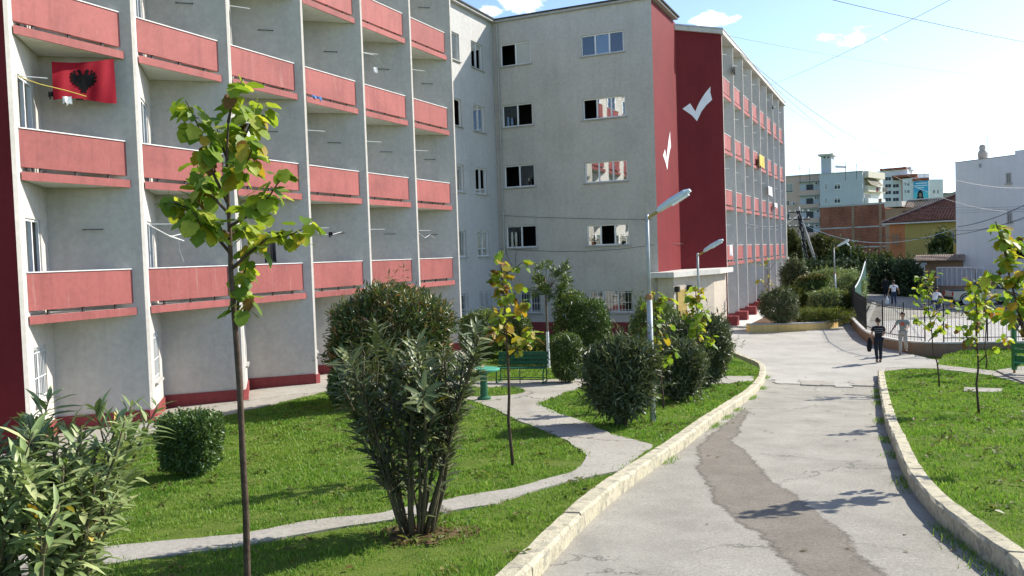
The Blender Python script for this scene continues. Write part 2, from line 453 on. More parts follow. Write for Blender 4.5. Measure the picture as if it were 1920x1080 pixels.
t.l.new(mr.outputs[0], mx.inputs[0]); t.l.new(tp.outputs[0], mx.inputs[1]); t.l.new(t.b.outputs[0], mx.inputs[2]); t.l.new(mx.outputs[0], t.out.inputs['Surface'])


t = NT('yard_concrete')
k = t.ramp(t.noise(.8, 7, .65), [(.25, (.30, .285, .25)), (.5, (.385, .365, .32)), (.8, (.45, .43, .385))])
k = t.mix(.4, k, t.ramp(t.noise(120, 3, .8), [(.3, .3), (.7, .75)]), 'OVERLAY')
k = t.mix(.4, k, t.ramp(t.noise(26, 4, .75), [(.32, .28), (.68, .75)]), 'OVERLAY')
k = t.mix(t.ramp(t.noise(.3, 5, .6), [(.5, 0.0), (.75, .5)]), k, (.26, .25, .225))
t.bump(t.noise(90, 3, .7), .35, .01)
t.fin(k, .92, .15)

t = NT('path_concrete')
k = t.ramp(t.noise(1.4, 7, .65), [(.25, (.27, .25, .21)), (.5, (.36, .335, .285)), (.8, (.43, .405, .35))])
k = t.mix(.45, k, t.ramp(t.noise(100, 3, .8), [(.3, .28), (.7, .75)]), 'OVERLAY')
k = t.mix(.5, k, t.ramp(t.noise(22, 5, .75), [(.32, .25), (.68, .78)]), 'OVERLAY')
k = t.mix(t.ramp(t.noise(.7, 7, .7), [(.48, 0.0), (.7, .6)]), k, (.20, .18, .13))
k = t.mix(t.ramp(t.noise(5, 6, .75), [(.6, 0.0), (.7, .5)]), k, (.16, .15, .10))
v1 = t.new('ShaderNodeTexVoronoi', feature='DISTANCE_TO_EDGE'); v1.inputs['Scale'].default_value = .26
wv = t.new('ShaderNodeVectorMath', operation='ADD'); nn = t.noise(1.6, 4, .6, None, 'Color')
sc = t.new('ShaderNodeVectorMath', operation='SCALE'); sc.inputs['Scale'].default_value = 1.1; t.l.new(nn, sc.inputs[0])
t.l.new(t.pos(), wv.inputs[0]); t.l.new(sc.outputs[0], wv.inputs[1]); t.l.new(wv.outputs[0], v1.inputs['Vector'])
cr = t.ramp(v1.outputs['Distance'], [(.0, .85), (.006, .5), (.012, 0.0)])
k = t.mix(cr, k, (.07, .06, .045))
t.bump(t.noise(80, 3, .7), .4, .012)
t.fin(k, .92, .15)

t = NT('paving_pale')
br = t.new('ShaderNodeTexBrick'); br.inputs['Scale'].default_value = 2.2; br.inputs['Mortar Size'].default_value = .02
br.inputs['Color1'].default_value = (.40, .385, .35, 1); br.inputs['Color2'].default_value = (.48, .465, .43, 1); br.inputs['Mortar'].default_value = (.24, .225, .20, 1)
t.l.new(t.pos(), br.inputs['Vector'])
k = t.mix(.4, br.outputs['Color'], t.ramp(t.noise(1.5, 6), [(.3, .35), (.7, .7)]), 'OVERLAY')
t.fin(k, .9, .15)

t = NT('brick')
br = t.new('ShaderNodeTexBrick'); br.inputs['Scale'].default_value = 1.0; br.inputs['Brick Width'].default_value = .3; br.inputs['Row Height'].default_value = .22; br.inputs['Mortar Size'].default_value = .018
br.inputs['Color1'].default_value = (.30, .095, .052, 1); br.inputs['Color2'].default_value = (.22, .068, .038, 1); br.inputs['Mortar'].default_value = (.25, .17, .13, 1)
g = t.new('ShaderNodeNewGeometry'); sx = t.new('ShaderNodeSeparateXYZ'); t.l.new(g.outputs['Position'], sx.inputs[0])
ad = t.new('ShaderNodeMath', operation='SUBTRACT'); t.l.new(sx.outputs['X'], ad.inputs[0]); t.l.new(sx.outputs['Y'], ad.inputs[1])
cb = t.new('ShaderNodeCombineXYZ'); t.l.new(ad.outputs[0], cb.inputs['X']); t.l.new(sx.outputs['Z'], cb.inputs['Y'])
t.l.new(cb.outputs[0], br.inputs['Vector'])
k = t.mix(.7, br.outputs['Color'], t.ramp(t.noise(.35, 6, .6), [(.3, .3), (.7, .7)]), 'OVERLAY')
k = t.mix(t.ramp(t.noise(1.3, 5, .7), [(.58, 0.0), (.8, .4)]), k, (.36, .28, .22))
t.fin(k, .92, .1)

t = NT('hill_green')
k = t.ramp(t.noise(.06, 8, .75), [(.3, (.018, .035, .022)), (.55, (.035, .058, .032)), (.8, (.07, .095, .05))])
t.bump(t.noise(.12, 6, .8), 1.0, 4)
t.fin(k, .95, .1)

def mat(n): return MATS[n]

# ------------------------------------------------------------------ object helpers
ORG = {}
def tag(o, label=None, cat=None, group=None, kind=None):
    if label: o['label'] = label
    if cat: o['category'] = cat
    if group: o['group'] = group
    if kind: o['kind'] = kind
    return o
def empty(name, loc=(0, 0, 0), rz=0, label=None, cat=None, group=None):
    o = bpy.data.objects.new(name, None)
    o.empty_display_size = .2
    o.location = loc; o.rotation_euler = (0, 0, rz)
    col.objects.link(o); ORG[o] = Vector(loc)
    return tag(o, label, cat, group)
def link(name, me, parent=None, loc=None, rot=None, scale=None):
    o = bpy.data.objects.new(name, me)
    col.objects.link(o)
    if parent is not None: o.parent = parent
    if loc is not None: o.location = loc
    if rot is not None: o.rotation_euler = rot
    if scale is not None: o.scale = scale
    return o

class MB:
    """collects simple shapes in one mesh"""
    def __init__(s): s.v = []; s.f = []; s.mi = []; s.cur = 0; s.sm = []; s.smooth = False
    def mat(s, i): s.cur = i; return s
    def add(s, vs, fs):
        b = len(s.v); s.v += [tuple(x) for x in vs]
        for f in fs: s.f.append(tuple(b + i for i in f)); s.mi.append(s.cur); s.sm.append(s.smooth)
        return s
    def box(s, c, size, ax=None):
        """box by centre and size; ax = (u, v, w) unit axes"""
        c = Vector(c); u, v, w = ax if ax else (Vector((1, 0, 0)), Vector((0, 1, 0)), Vector((0, 0, 1)))
        hx, hy, hz = size[0] / 2, size[1] / 2, size[2] / 2
        vs = [c + u * (a * hx) + v * (b * hy) + w * (d * hz) for d in (-1, 1) for b in (-1, 1) for a in (-1, 1)]
        fs = [(0, 2, 3, 1), (4, 5, 7, 6), (0, 1, 5, 4), (2, 6, 7, 3), (0, 4, 6, 2), (1, 3, 7, 5)]
        return s.add(vs, fs)
    def bar(s, a, b, w, h, up=Vector((0, 0, 1))):
        a, b = Vector(a), Vector(b); d = b - a; L = d.length
        u = d / L
        v = up.cross(u)
        v = Vector((1, 0, 0)) if v.length < 1e-4 else v.normalized()
        return s.box((a + b) / 2, (L, w, h), (u, v, u.cross(v)))
    def tube(s, pts, rad, n=8, cap=True):
        pts = [Vector(p) for p in pts]
        if not hasattr(rad, '__len__'): rad = [rad] * len(pts)
        prev = None; vs = []; fs = []
        for i, p in enumerate(pts):
            d = (pts[min(i + 1, len(pts) - 1)] - pts[max(i - 1, 0)])
            d = d.normalized() if d.length > 1e-9 else Vector((0, 0, 1))
            if prev is None:
                a = d.cross(Vector((0, 0, 1)))
                if a.length < 1e-3: a = d.cross(Vector((1, 0, 0)))
            else:
                a = prev - d * prev.dot(d)
            a.normalize(); prev = a; b = d.cross(a)
            for k in range(n):
                th = 2 * math.pi * k / n
                vs.append(p + (a * math.cos(th) + b * math.sin(th)) * rad[i])
        for i in range(len(pts) - 1):
            for k in range(n):
                fs.append((i * n + k, i * n + (k + 1) % n, (i + 1) * n + (k + 1) % n, (i + 1) * n + k))
        if cap:
            fs.append(tuple(range(n - 1, -1, -1))); fs.append(tuple((len(pts) - 1) * n + k for k in range(n)))
        return s.add(vs, fs)
    def lathe(s, prof, n=16, c=(0, 0, 0)):
        c = Vector(c); vs = []; fs = []
        for r, z in prof:
            for k in range(n):
                th = 2 * math.pi * k / n
                vs.append(c + Vector((r * math.cos(th), r * math.sin(th), z)))
        for i in range(len(prof) - 1):
            for k in range(n):
                fs.append((i * n + k, i * n + (k + 1) % n, (i + 1) * n + (k + 1) % n, (i + 1) * n + k))
        fs.append(tuple(range(n - 1, -1, -1))); fs.append(tuple((len(prof) - 1) * n + k for k in range(n)))
        return s.add(vs, fs)
    def prism(s, poly, z0, z1):
        """vertical prism over an xy polygon"""
        n = len(poly)
        a = sum(poly[i][0] * poly[(i + 1) % n][1] - poly[(i + 1) % n][0] * poly[i][1] for i in range(n))
        if a < 0: poly = poly[::-1]
        vs = [(x, y, z0) for x, y in poly] + [(x, y, z1) for x, y in poly]
        fs = [tuple(range(n - 1, -1, -1)), tuple(range(n, 2 * n))] + [(i, (i + 1) % n, n + (i + 1) % n, n + i) for i in range(n)]
        return s.add(vs, fs)
    def extrude(s, poly, u, v, w, o, t):
        """polygon in (u, v) plane at origin o, thickness t along w"""
        o = Vector(o); n = len(poly)
        vs = [o + u * a + v * b for a, b in poly] + [o + u * a + v * b + w * t for a, b in poly]
        ar = sum(poly[i][0] * poly[(i + 1) % n][1] - poly[(i + 1) % n][0] * poly[i][1] for i in range(n))
        fs = [tuple(range(n - 1, -1, -1)), tuple(range(n, 2 * n))] + [(i, (i + 1) % n, n + (i + 1) % n, n + i) for i in range(n)]
        if (ar > 0) != (u.cross(v).dot(w) > 0): fs = [f[::-1] for f in fs]
        return s.add(vs, fs)
    def mesh(s, name, mats, org=None):
        me = bpy.data.meshes.new(name)
        vs = s.v if org is None else [(x - org[0], y - org[1], z - org[2]) for x, y, z in s.v]
        me.from_pydata(vs, [], s.f)
        ml = mats if isinstance(mats, (list, tuple)) else [mats]
        for m in ml: me.materials.append(mat(m))
        if len(ml) > 1: me.polygons.foreach_set('material_index', s.mi)
        if any(s.sm): me.polygons.foreach_set('use_smooth', s.sm)
        me.update()
        return me
    def build(s, name, mats, parent=None, loc=None):
        """world-coordinate shapes -> object (vertices made relative to the top parent or loc)"""
        org = None; p = parent
        while p is not None and p.parent is not None: p = p.parent
        if p is not None: org = ORG.get(p, Vector((0, 0, 0)))
        elif loc is not None: org = Vector(loc)
        o = link(name, s.mesh(name, mats, org), parent)
        if parent is None and loc is not None: o.location = loc; ORG[o] = Vector(loc)
        return o

def copy_tree(o, parent=None):
    c = o.copy(); col.objects.link(c)
    if parent is not None: c.parent = parent; c.matrix_parent_inverse = o.matrix_parent_inverse
    for ch in list(o.children): copy_tree(ch, c)
    return c

def np_mesh(name, V, Fq, matn):
    """big mesh from numpy arrays; Fq: (n, k) face indices"""
    me = bpy.data.meshes.new(name)
    V = np.ascontiguousarray(V, np.float32); Fq = np.ascontiguousarray(Fq, np.int32)
    me.vertices.add(len(V)); me.vertices.foreach_set('co', V.ravel())
    n, k = Fq.shape
    me.loops.add(n * k); me.loops.foreach_set('vertex_index', Fq.ravel())
    me.polygons.add(n)
    me.polygons.foreach_set('loop_start', np.arange(0, n * k, k, dtype=np.int32))
    me.polygons.foreach_set('loop_total', np.full(n, k, np.int32))
    me.materials.append(mat(matn))
    me.update(calc_edges=True)
    return me

def inside(poly, P):
    P = np.asarray(P); x, y = P[:, 0], P[:, 1]; r = np.zeros(len(P), bool); n = len(poly)
    for i in range(n):
        x1, y1 = poly[i]; x2, y2 = poly[(i + 1) % n]
        if y1 == y2: continue
        c = ((y1 > y) != (y2 > y)) & (x < (x2 - x1) * (y - y1) / (y2 - y1) + x1)
        r ^= c
    return r
def densify(poly, step, closed=True, jit=0):
    o = []; n = len(poly)
    for i in range(n if closed else n - 1):
        a, b = Vector(poly[i]), Vector(poly[(i + 1) % n]); L = (b - a).length; k = max(1, int(L / step))
        for j in range(k):
            p = a.lerp(b, j / k)
            if jit:
                nn = mnoise.noise_vector(Vector((p.x * 1.3, p.y * 1.3, 3.1))) + .6 * mnoise.noise_vector(Vector((p.x * 5, p.y * 5, 9.1)))
                p = p + Vector((nn.x, nn.y)) * jit
            o.append((p.x, p.y))
    if not closed: o.append(tuple(poly[-1]))
    return o
def smooth_line(pts, step=.3):
    """Catmull-Rom through xy points"""
    P = [Vector(p) for p in pts]; P = [P[0] * 2 - P[1]] + P + [P[-1] * 2 - P[-2]]; o = []
    for i in range(1, len(P) - 2):
        k = max(1, int((P[i + 1] - P[i]).length / step))
        for j in range(k):
            t = j / k; a, b, c, d = P[i - 1], P[i], P[i + 1], P[i + 2]
            o.append(.5 * ((2 * b) + (c - a) * t + (2 * a - 5 * b + 4 * c - d) * t * t + (3 * b - a - 3 * c + d) * t ** 3))
    o.append(P[-2]); return [tuple(p) for p in o]
def drape(name, poly, off, matn, spacing=.6, skirt=0, kind='structure', step=.5, jit=0, parent=None, fade=0):
    b = densify(poly, step, True, jit)
    xs = [p[0] for p in b]; ys = [p[1] for p in b]
    gx = np.arange(min(xs), max(xs), spacing); gy = np.arange(min(ys), max(ys), spacing)
    g = np.stack(np.meshgrid(gx, gy), -1).reshape(-1, 2)
    g = g[inside(b, g)]
    g = g + rng.uniform(-.1, .1, g.shape) * spacing
    pts = [Vector(p) for p in b] + [Vector(p) for p in g]
    ed = [(i, (i + 1) % len(b)) for i in range(len(b))]
    vs, _, fs, *_ = delaunay_2d_cdt(pts, ed, [], 1, 1e-5)
    P = np.array([(v.x, v.y) for v in vs]); 
    fs = [tuple(f) for f in fs]
    cen = np.array([P[list(f)].mean(0) for f in fs]); keep = inside(b, cen)
    fs = [f if (P[f[1]][0] - P[f[0]][0]) * (P[f[2]][1] - P[f[0]][1]) - (P[f[1]][1] - P[f[0]][1]) * (P[f[2]][0] - P[f[0]][0]) > 0 else f[::-1] for f, q in zip(fs, keep) if q]
    Z = Gn(P) + off
    V = [(x, y, z) for (x, y), z in zip(P, Z)]
    if skirt:
        n0 = len(V); nb = len(b); zb = Gn(b) + off
        V += [(x, y, z) for (x, y), z in zip(b, zb)] + [(x, y, z - skirt) for (x, y), z in zip(b, zb)]
        fs += [(n0 + i, n0 + nb + i, n0 + nb + (i + 1) % nb, n0 + (i + 1) % nb) for i in range(nb)]
    me = bpy.data.meshes.new(name); me.from_pydata(V, [], fs); me.materials.append(mat(matn)); me.update()
    if fade:
        bb = np.array(b); dd = np.full(len(V), 9.0)
        VV = np.array(V)[:, :2]
        for s0 in range(0, len(VV), 2000): dd[s0:s0 + 2000] = np.sqrt(((VV[s0:s0 + 2000, None] - bb[None]) ** 2).sum(-1)).min(1)
        at = me.attributes.new('inner', 'FLOAT', 'POINT'); at.data.foreach_set('value', np.clip(dd / fade, 0, 1).astype(np.float32))
    o = link(name, me, parent)
    if parent is None: o['kind'] = kind
    return o
# ================================================================== GROUND
# one sheet to the horizon, lying under everything
def ground_sheet():
    def axis(lo, hi, near0, near1, step):
        a = list(np.arange(near0, near1 + .01, step)); x = near1; s = step
        while x < hi: s *= 1.35; x += s; a.append(x)
        x = near0; s = step
        while x > lo: s *= 1.35; x -= s; a.insert(0, x)
        return np.array(a)
    xs = axis(-3000, 3000, -32, 40, 2.0); ys = axis(-400, 4500, -12, 100, 2.0)
    P = np.stack(np.meshgrid(xs, ys), -1).reshape(-1, 2)
    Z = Gn(P) - .12
    nx = len(xs)
    i = np.arange(len(xs) - 1); j = np.arange(len(ys) - 1)
    I, J = np.meshgrid(i, j); b = (J * nx + I).ravel()
    Fq = np.stack([b, b + 1, b + nx + 1, b + nx], 1)
    o = link('ground', np_mesh('ground', np.column_stack([P, Z]), Fq, 'lawn_ground')); o['kind'] = 'structure'
ground_sheet()

XT, Y0A, PA = -16.40, 11.605, 3.159          # near wing: tip line, first tip, bay length
XG0, XG1, YG = -18.46, -10.356, 38.83        # link wall, gable
XC, Y0C, PC = -8.46, 45.553, 3.182           # far wing
INX, INY, STRIP = -1.46, 1.81, .10           # saw-tooth plan of one bay
H = 3.0
RIM = .18                                    # railing stands this far behind the tips

# road edges measured from the photograph (feet of the kerbs)
KL = smooth_line(gpoly([(1029, 1063), (1120, 967), (1201, 900), (1268, 852), (1335, 800), (1407, 747), (1431, 721), (1436, 702)], 0), .25)
KR = smooth_line(gpoly([(1900, 1092), (1800, 1015), (1745, 965), (1700, 905), (1678, 850), (1660, 800), (1650, 745), (1646, 705)], 0), .25)
d0 = (Vector(KL[0]) - Vector(KL[3])).normalized(); KL = [tuple(Vector(KL[0]) + d0 * t) for t in np.arange(12, .1, -.5)] + KL
d0 = (Vector(KR[0]) - Vector(KR[3])).normalized(); d0 = (d0 + Vector((-.15, -.6))).normalized()
KR = [tuple(Vector(KR[0]) + d0 * t) for t in np.arange(12, .1, -.5)] + KR
road_poly = KL + [KL[-1], (KL[-1][0] - .3, KL[-1][1] + 1.2), (KR[-1][0] + .3, KR[-1][1] + 1.2)] + KR[::-1]
drape('road', [(x, y) for x, y in road_poly], 0, 'asphalt', .5)
patch = gpoly([(1407, 769), (1378, 824), (1422, 867), (1455, 905), (1522, 948), (1575, 991), (1671, 1078), (1760, 1160), (1560, 1160), (1493, 1080), (1446, 1035), (1426, 1001), (1393, 987), (1335, 943), (1307, 881), (1299, 838), (1345, 804), (1400, 762)], 0)
drape('road_patch', patch, .004, 'asphalt_patch', .11, 0, 'structure', .08, .08, None, .22)

# yard: worn concrete apron in front of the entrance and beyond the road
yard = [KL[-1], (KL[-1][0] - .6, KL[-1][1] + .9)] + gpoly([(1400, 676), (1376, 664), (1372, 640), (1366, 618)], 0) + [(-9.6, 38.2), (-9.6, 46.5), (-7.2, 47.0), (-6.5, 45.0)] + gpoly([(1405, 626), (1500, 622), (1560, 618), (1590, 606)], 0) + \
    gpoly([(1612, 622), (1660, 650), (1700, 663), (1760, 676), (1768, 690), (1660, 697), (1649, 714), (1600, 722), (1560, 719), (1500, 720), (1440, 713)], 0)
drape('yard_pavement', yard, .008, 'yard_concrete', .6, 0, 'structure', .12, .09)
# rough joint where the asphalt stops and the concrete begins
for k, (a, b, c2) in enumerate(((1452, 1500, 716), (1500, 1560, 719), (1556, 1600, 722), (1596, 1640, 720))):
    q = gpoly([(a, c2 - 5), (b, c2 - 3), (b, c2 + 5), (a, c2 + 4)], 0)
    o = drape('broken_pavement', q, .024 + .01 * (k % 2), 'yard_concrete' if k % 2 == 0 else 'path_concrete', .3, .05, 'structure', .1, .2)
# street beyond the fence
drape('street', [(-4.5, 44.5), (-1.2, 45.2), (1.6, 39.4), (6.5, 34), (40, 20), (60, 40), (60, 74), (3, 74), (-1, 130), (-6, 130), (-5, 60)], .012, 'paving_pale', 1.2)
drape('street_asphalt', [(-2.4, 52), (4, 56), (12, 60), (40, 61), (40, 70), (4, 70), (1.0, 128), (-3.4, 128), (-3.0, 66)], .03, 'asphalt', 1.2)

# kerbs: whitewashed stones, each its own block
def kerb(name, line, side, w, h, stone, parent_label=None, matn='kerb_paint', gap=.006, lean=0):
    root = empty(name, (line[0][0], line[0][1], G(*line[0]))); root['kind'] = 'structure'
    L = [Vector(p) for p in line]
    acc = [0]
    for a, b in zip(L, L[1:]): acc.append(acc[-1] + (b - a).length)
    def at(s):
        s = min(max(s, 0), acc[-1])
        i = max(i for i in range(len(acc)) if acc[i] <= s + 1e-9); i = min(i, len(L) - 2)
        t = (s - acc[i]) / max(1e-6, acc[i + 1] - acc[i]); return L[i].lerp(L[i + 1], t)
    s = 0; rk = random.Random(11)
    while s < acc[-1] - .05:
        e = min(acc[-1], s + stone * rk.uniform(.8, 1.25))
        m = MB(); n = 7; V = []; Fq = []
        dz = rk.uniform(-.010, .008)
        for k in range(n + 1):
            u = s + gap + (e - s - 2 * gap) * k / n
            p = at(u); t = (at(u + .05) - at(u - .05)).normalized(); nrm = Vector((-t.y, t.x)) * side
            z = G(p.x, p.y)
            j = lambda: rk.uniform(-.009, .009)
            c = .028
            prof = [(0, -.15), (0 + j(), h - c + dz + j()), (c + j(), h + dz + j()), (w - c * .6, h + dz + j()), (w + j(), h - c + dz), (w, -.15)]
            for a, b in prof:
                V.append((p.x + nrm.x * a, p.y + nrm.y * a, z + b))
        q = 6
        for k in range(n):
            for i in range(q - 1):
                f = (k * q + i, k * q + i + 1, (k + 1) * q + i + 1, (k + 1) * q + i)
                Fq.append(f if side < 0 else f[::-1])
        Fq.append(tuple(range(q)) if side > 0 else tuple(range(q))[::-1]); Fq.append(tuple(n * q + i for i in range(q)) if side < 0 else tuple(n * q + i for i in range(q))[::-1])
        m.add(V, Fq); m.build('kerb_stone', matn, root)
        s = e
    return root
kerb('kerb_left', KL, 1, .21, .185, 2.3, gap=.003)
kerb('kerb_corner', smooth_line([KL[-1]] + gpoly([(1430, 689), (1405, 678), (1378, 665), (1372, 645)], 0), .25), 1, .2, .19, 1.6, gap=.003)
kerb('kerb_right', KR, -1, .20, .20, 2.1, gap=.003)

def offset(line, d):
    o = []
    for i in range(len(line)):
        a = Vector(line[max(0, i - 1)]); b = Vector(line[min(len(line) - 1, i + 1)]); t = (b - a).normalized()
        o.append((line[i][0] - t.y * d, line[i][1] + t.x * d))
    return o
KLi, KRi = offset(KL, .20), offset(KR, -.19)

# lawns
lawnL = KLi + gpoly([(1424, 690), (1402, 680), (1374, 668), (1368, 645)]) + [(-9.6, 37.8), (-18.0, 37.8), (-17.2, 31.0), (-14.95, 30.6), (-14.95, -6), (-6, -6)]
drape('lawn_left', lawnL, LAWN, 'lawn_ground', .5, .3)
lawnR = KRi + gpoly([(1700, 692), (1752, 692), (1800, 697), (1862, 705), (1925, 722)]) + [(14, 28), (22, 20), (22, -4), (6, -4)]
drape('lawn_right', lawnR, LAWN, 'lawn_ground', .5, .3)
lawnR2 = gpoly([(1757, 684), (1768, 668), (1800, 660), (1850, 653), (1930, 648)]) + [(12, 34), (20, 24)] + gpoly([(1930, 712), (1870, 697), (1800, 689)])
drape('lawn_right_far', lawnR2, LAWN, 'lawn_ground', .5, .3)
bedF = gpoly([(1438, 606), (1500, 604), (1560, 600), (1588, 592), (1606, 560), (1612, 520)], .5)
# paths
path_main = gpoly([(211, 1028), (455, 1003), (579, 979), (709, 965), (866, 933), (958, 917), (1067, 890), (1085, 882), (1099, 856), (1067, 830), (1013, 806), (975, 792), (925, 766), (880, 752), (820, 748), (790, 735), (800, 716), (920, 716), (1020, 713), (1105, 710), (1320, 706), (1414, 706), (1412, 716), (1330, 722), (1105, 724), (1067, 735), (1007, 757), (1045, 776), (1099, 792), (1148, 816), (1226, 836), (1161, 884), (1121, 892), (1013, 919), (926, 946), (834, 965), (671, 987), (455, 1025), (211, 1060), (-40, 1098), (-40, 1050)])
drape('footpath', path_main, LAWN + .022, 'path_concrete', .4, .1, 'structure', .14, .06)
pc = on_ground(912, 736); island = [(pc.x + math.cos(a) * 1.05, pc.y + math.sin(a) * .95) for a in np.linspace(0, 6.28, 22)[:-1]]
drape('lawn_island', island, LAWN + .03, 'lawn_ground', .3, .05)
walk = [(-17.6, 2), (-14.95, 2), (-14.95, 31), (-17.6, 31)]
drape('building_walkway', walk, LAWN + .02, 'path_concrete', .5, .3)
path_right = gpoly([(1660, 690), (1745, 687), (1752, 684), (1800, 689), (1870, 697), (1925, 711), (1925, 722), (1862, 705), (1800, 697), (1752, 692), (1700, 692), (1661, 697)])
drape('side_path', path_right, LAWN + .02, 'path_concrete', .4, .2, 'structure', .2, .02)

# ================================================================== DORMITORY BUILDING
dorm = empty('dormitory_building', (-14, 26, 0), 0, 'long grey five storey dormitory with saw-tooth bays and red balcony railings', 'building')
def nrm_of(P0, P1):
    d = Vector((P1[0] - P0[0], P1[1] - P0[1], 0)); L = d.length; u = d / L
    return u, Vector((u.y, -u.x, 0)), L
def wall(P0, P1, z0, z1, matn, opens=(), reveal=.16, name='wall', parent=None, over=None):
    """vertical wall from P0 to P1 (outside on the right hand), openings (s0, s1, za, zb)"""
    u, n, L = nrm_of(P0, P1); o = Vector((P0[0], P0[1], 0))
    ss = sorted({0, L, *[x for q in opens for x in q[:2]]}); zs = sorted({z0, z1, *[x for q in opens for x in q[2:4]]})
    m = MB()
    for i in range(len(ss) - 1):
        for j in range(len(zs) - 1):
            sm, zm = (ss[i] + ss[i + 1]) / 2, (zs[j] + zs[j + 1]) / 2
            if any(q[0] < sm < q[1] and q[2] < zm < q[3] for q in opens): continue
            c = [o + u * a + Vector((0, 0, b)) for a, b in ((ss[i], zs[j]), (ss[i + 1], zs[j]), (ss[i + 1], zs[j + 1]), (ss[i], zs[j + 1]))]
            m.add(c, [(0, 1, 2, 3)])
    for a, b, c0, c1 in [q[:4] for q in opens]:
        f = [o + u * x + Vector((0, 0, y)) for x, y in ((a, c0), (b, c0), (b, c1), (a, c1))]
        k = [p - n * reveal for p in f]
        m.add(f + k, [(0, 4, 5, 1), (1, 5, 6, 2), (2, 6, 7, 3), (3, 7, 4, 0)])
    return m.build(name, matn, parent or dorm)

def window(P0, P1, s0, s1, za, zb, panes, parent=None, rec=.10, sill=True, bars=0, room='dark_room', fr=.055, depth=1.3):
    """framed window with panes left to right: o open, g glass, m mirror-like glass, d dark glass, w white board, r red curtain behind glass, p pale curtain"""
    u, n, L = nrm_of(P0, P1); o = Vector((P0[0], P0[1], 0)); Z = Vector((0, 0, 1))
    ax = (u, n, Z)
    pt = lambda s, z, d=0: o + u * s + Z * z + n * d
    w = (s1 - s0) / len(panes); zm = (za + zb) / 2; hh = zb - za
    f = MB()
    f.box(pt((s0 + s1) / 2, za + fr / 2, -rec), (s1 - s0 - .004, .06, fr), ax)
    f.box(pt((s0 + s1) / 2, zb - fr / 2, -rec), (s1 - s0 - .004, .06, fr), ax)
    f.box(pt(s0 + fr / 2 + .002, zm, -rec), (fr, .058, hh - 2 * fr), ax)
    f.box(pt(s1 - fr / 2 - .002, zm, -rec), (fr, .058, hh - 2 * fr), ax)
    for k in range(1, len(panes)):
        f.box(pt(s0 + w * k, zm, -rec + .004), (fr * 1.25, .05, hh - 2 * fr), ax)
    win = f.build('window', 'upvc', parent or dorm)
    gm = {'g': 'glass', 'm': 'glass_mirror', 'd': 'glass_dark', 'r': 'glass_dark', 'p': 'glass', 'w': 'board_white', 'f': 'glass_mirror'}
    for k, c in enumerate(panes):
        a, b = s0 + w * k, s0 + w * (k + 1)
        if c != 'o':
            MB().box(pt((a + b) / 2, zm, -rec - .012), (b - a - fr, .008, hh - 2 * fr), ax).build('pane', gm[c], win)
        if c in 'rp':
            mb = MB(); nf = 7
            xs = [a + (b - a) * q / nf for q in range(nf + 1)]
            V = []; Fq = []
            for q, x in enumerate(xs):
                dd = -rec - .10 - .025 * (q % 2)
                V += [pt(x, za + .04, dd), pt(x, zb - .03, dd)]
            for q in range(nf): Fq.append((2 * q, 2 * q + 2, 2 * q + 3, 2 * q + 1))
            mb.add(V, Fq).build('curtain', 'curtain_red' if c == 'r' else 'curtain_pale', win)
    # the room behind
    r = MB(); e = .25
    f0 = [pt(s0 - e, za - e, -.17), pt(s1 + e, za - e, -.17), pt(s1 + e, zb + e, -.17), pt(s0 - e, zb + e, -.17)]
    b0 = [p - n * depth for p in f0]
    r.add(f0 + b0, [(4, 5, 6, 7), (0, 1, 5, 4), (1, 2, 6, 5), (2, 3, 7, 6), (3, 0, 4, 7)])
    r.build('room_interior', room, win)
    if sill:
        MB().box(pt((s0 + s1) / 2, za - .03, .012), (s1 - s0 + .16, .14, .05), ax).build('sill', 'concrete_trim', win)
    for k in range(bars):
        s = s0 + (s1 - s0) * (k + .5) / bars
        MB().tube([pt(s, za, -.02), pt(s, zb, -.02)], .009, 5).build('bar', 'steel_white', win)
    if bars:
        for zz in (za + .12, za + .45 * hh, zb - .12):
            MB().box(pt((s0 + s1) / 2, zz, -.02), (s1 - s0, .012, .02), ax).build('crossbar', 'steel_white', win)
    return win

ZG = -1.0                                    # walls start below ground
ROOF_A, ROOF_C, ROOF_G = EYE + 11.15, EYE + 11.12, EYE + 11.55
slab_of = lambda k: EYE + (k - 1) * H - .925           # top of the slab of floor k

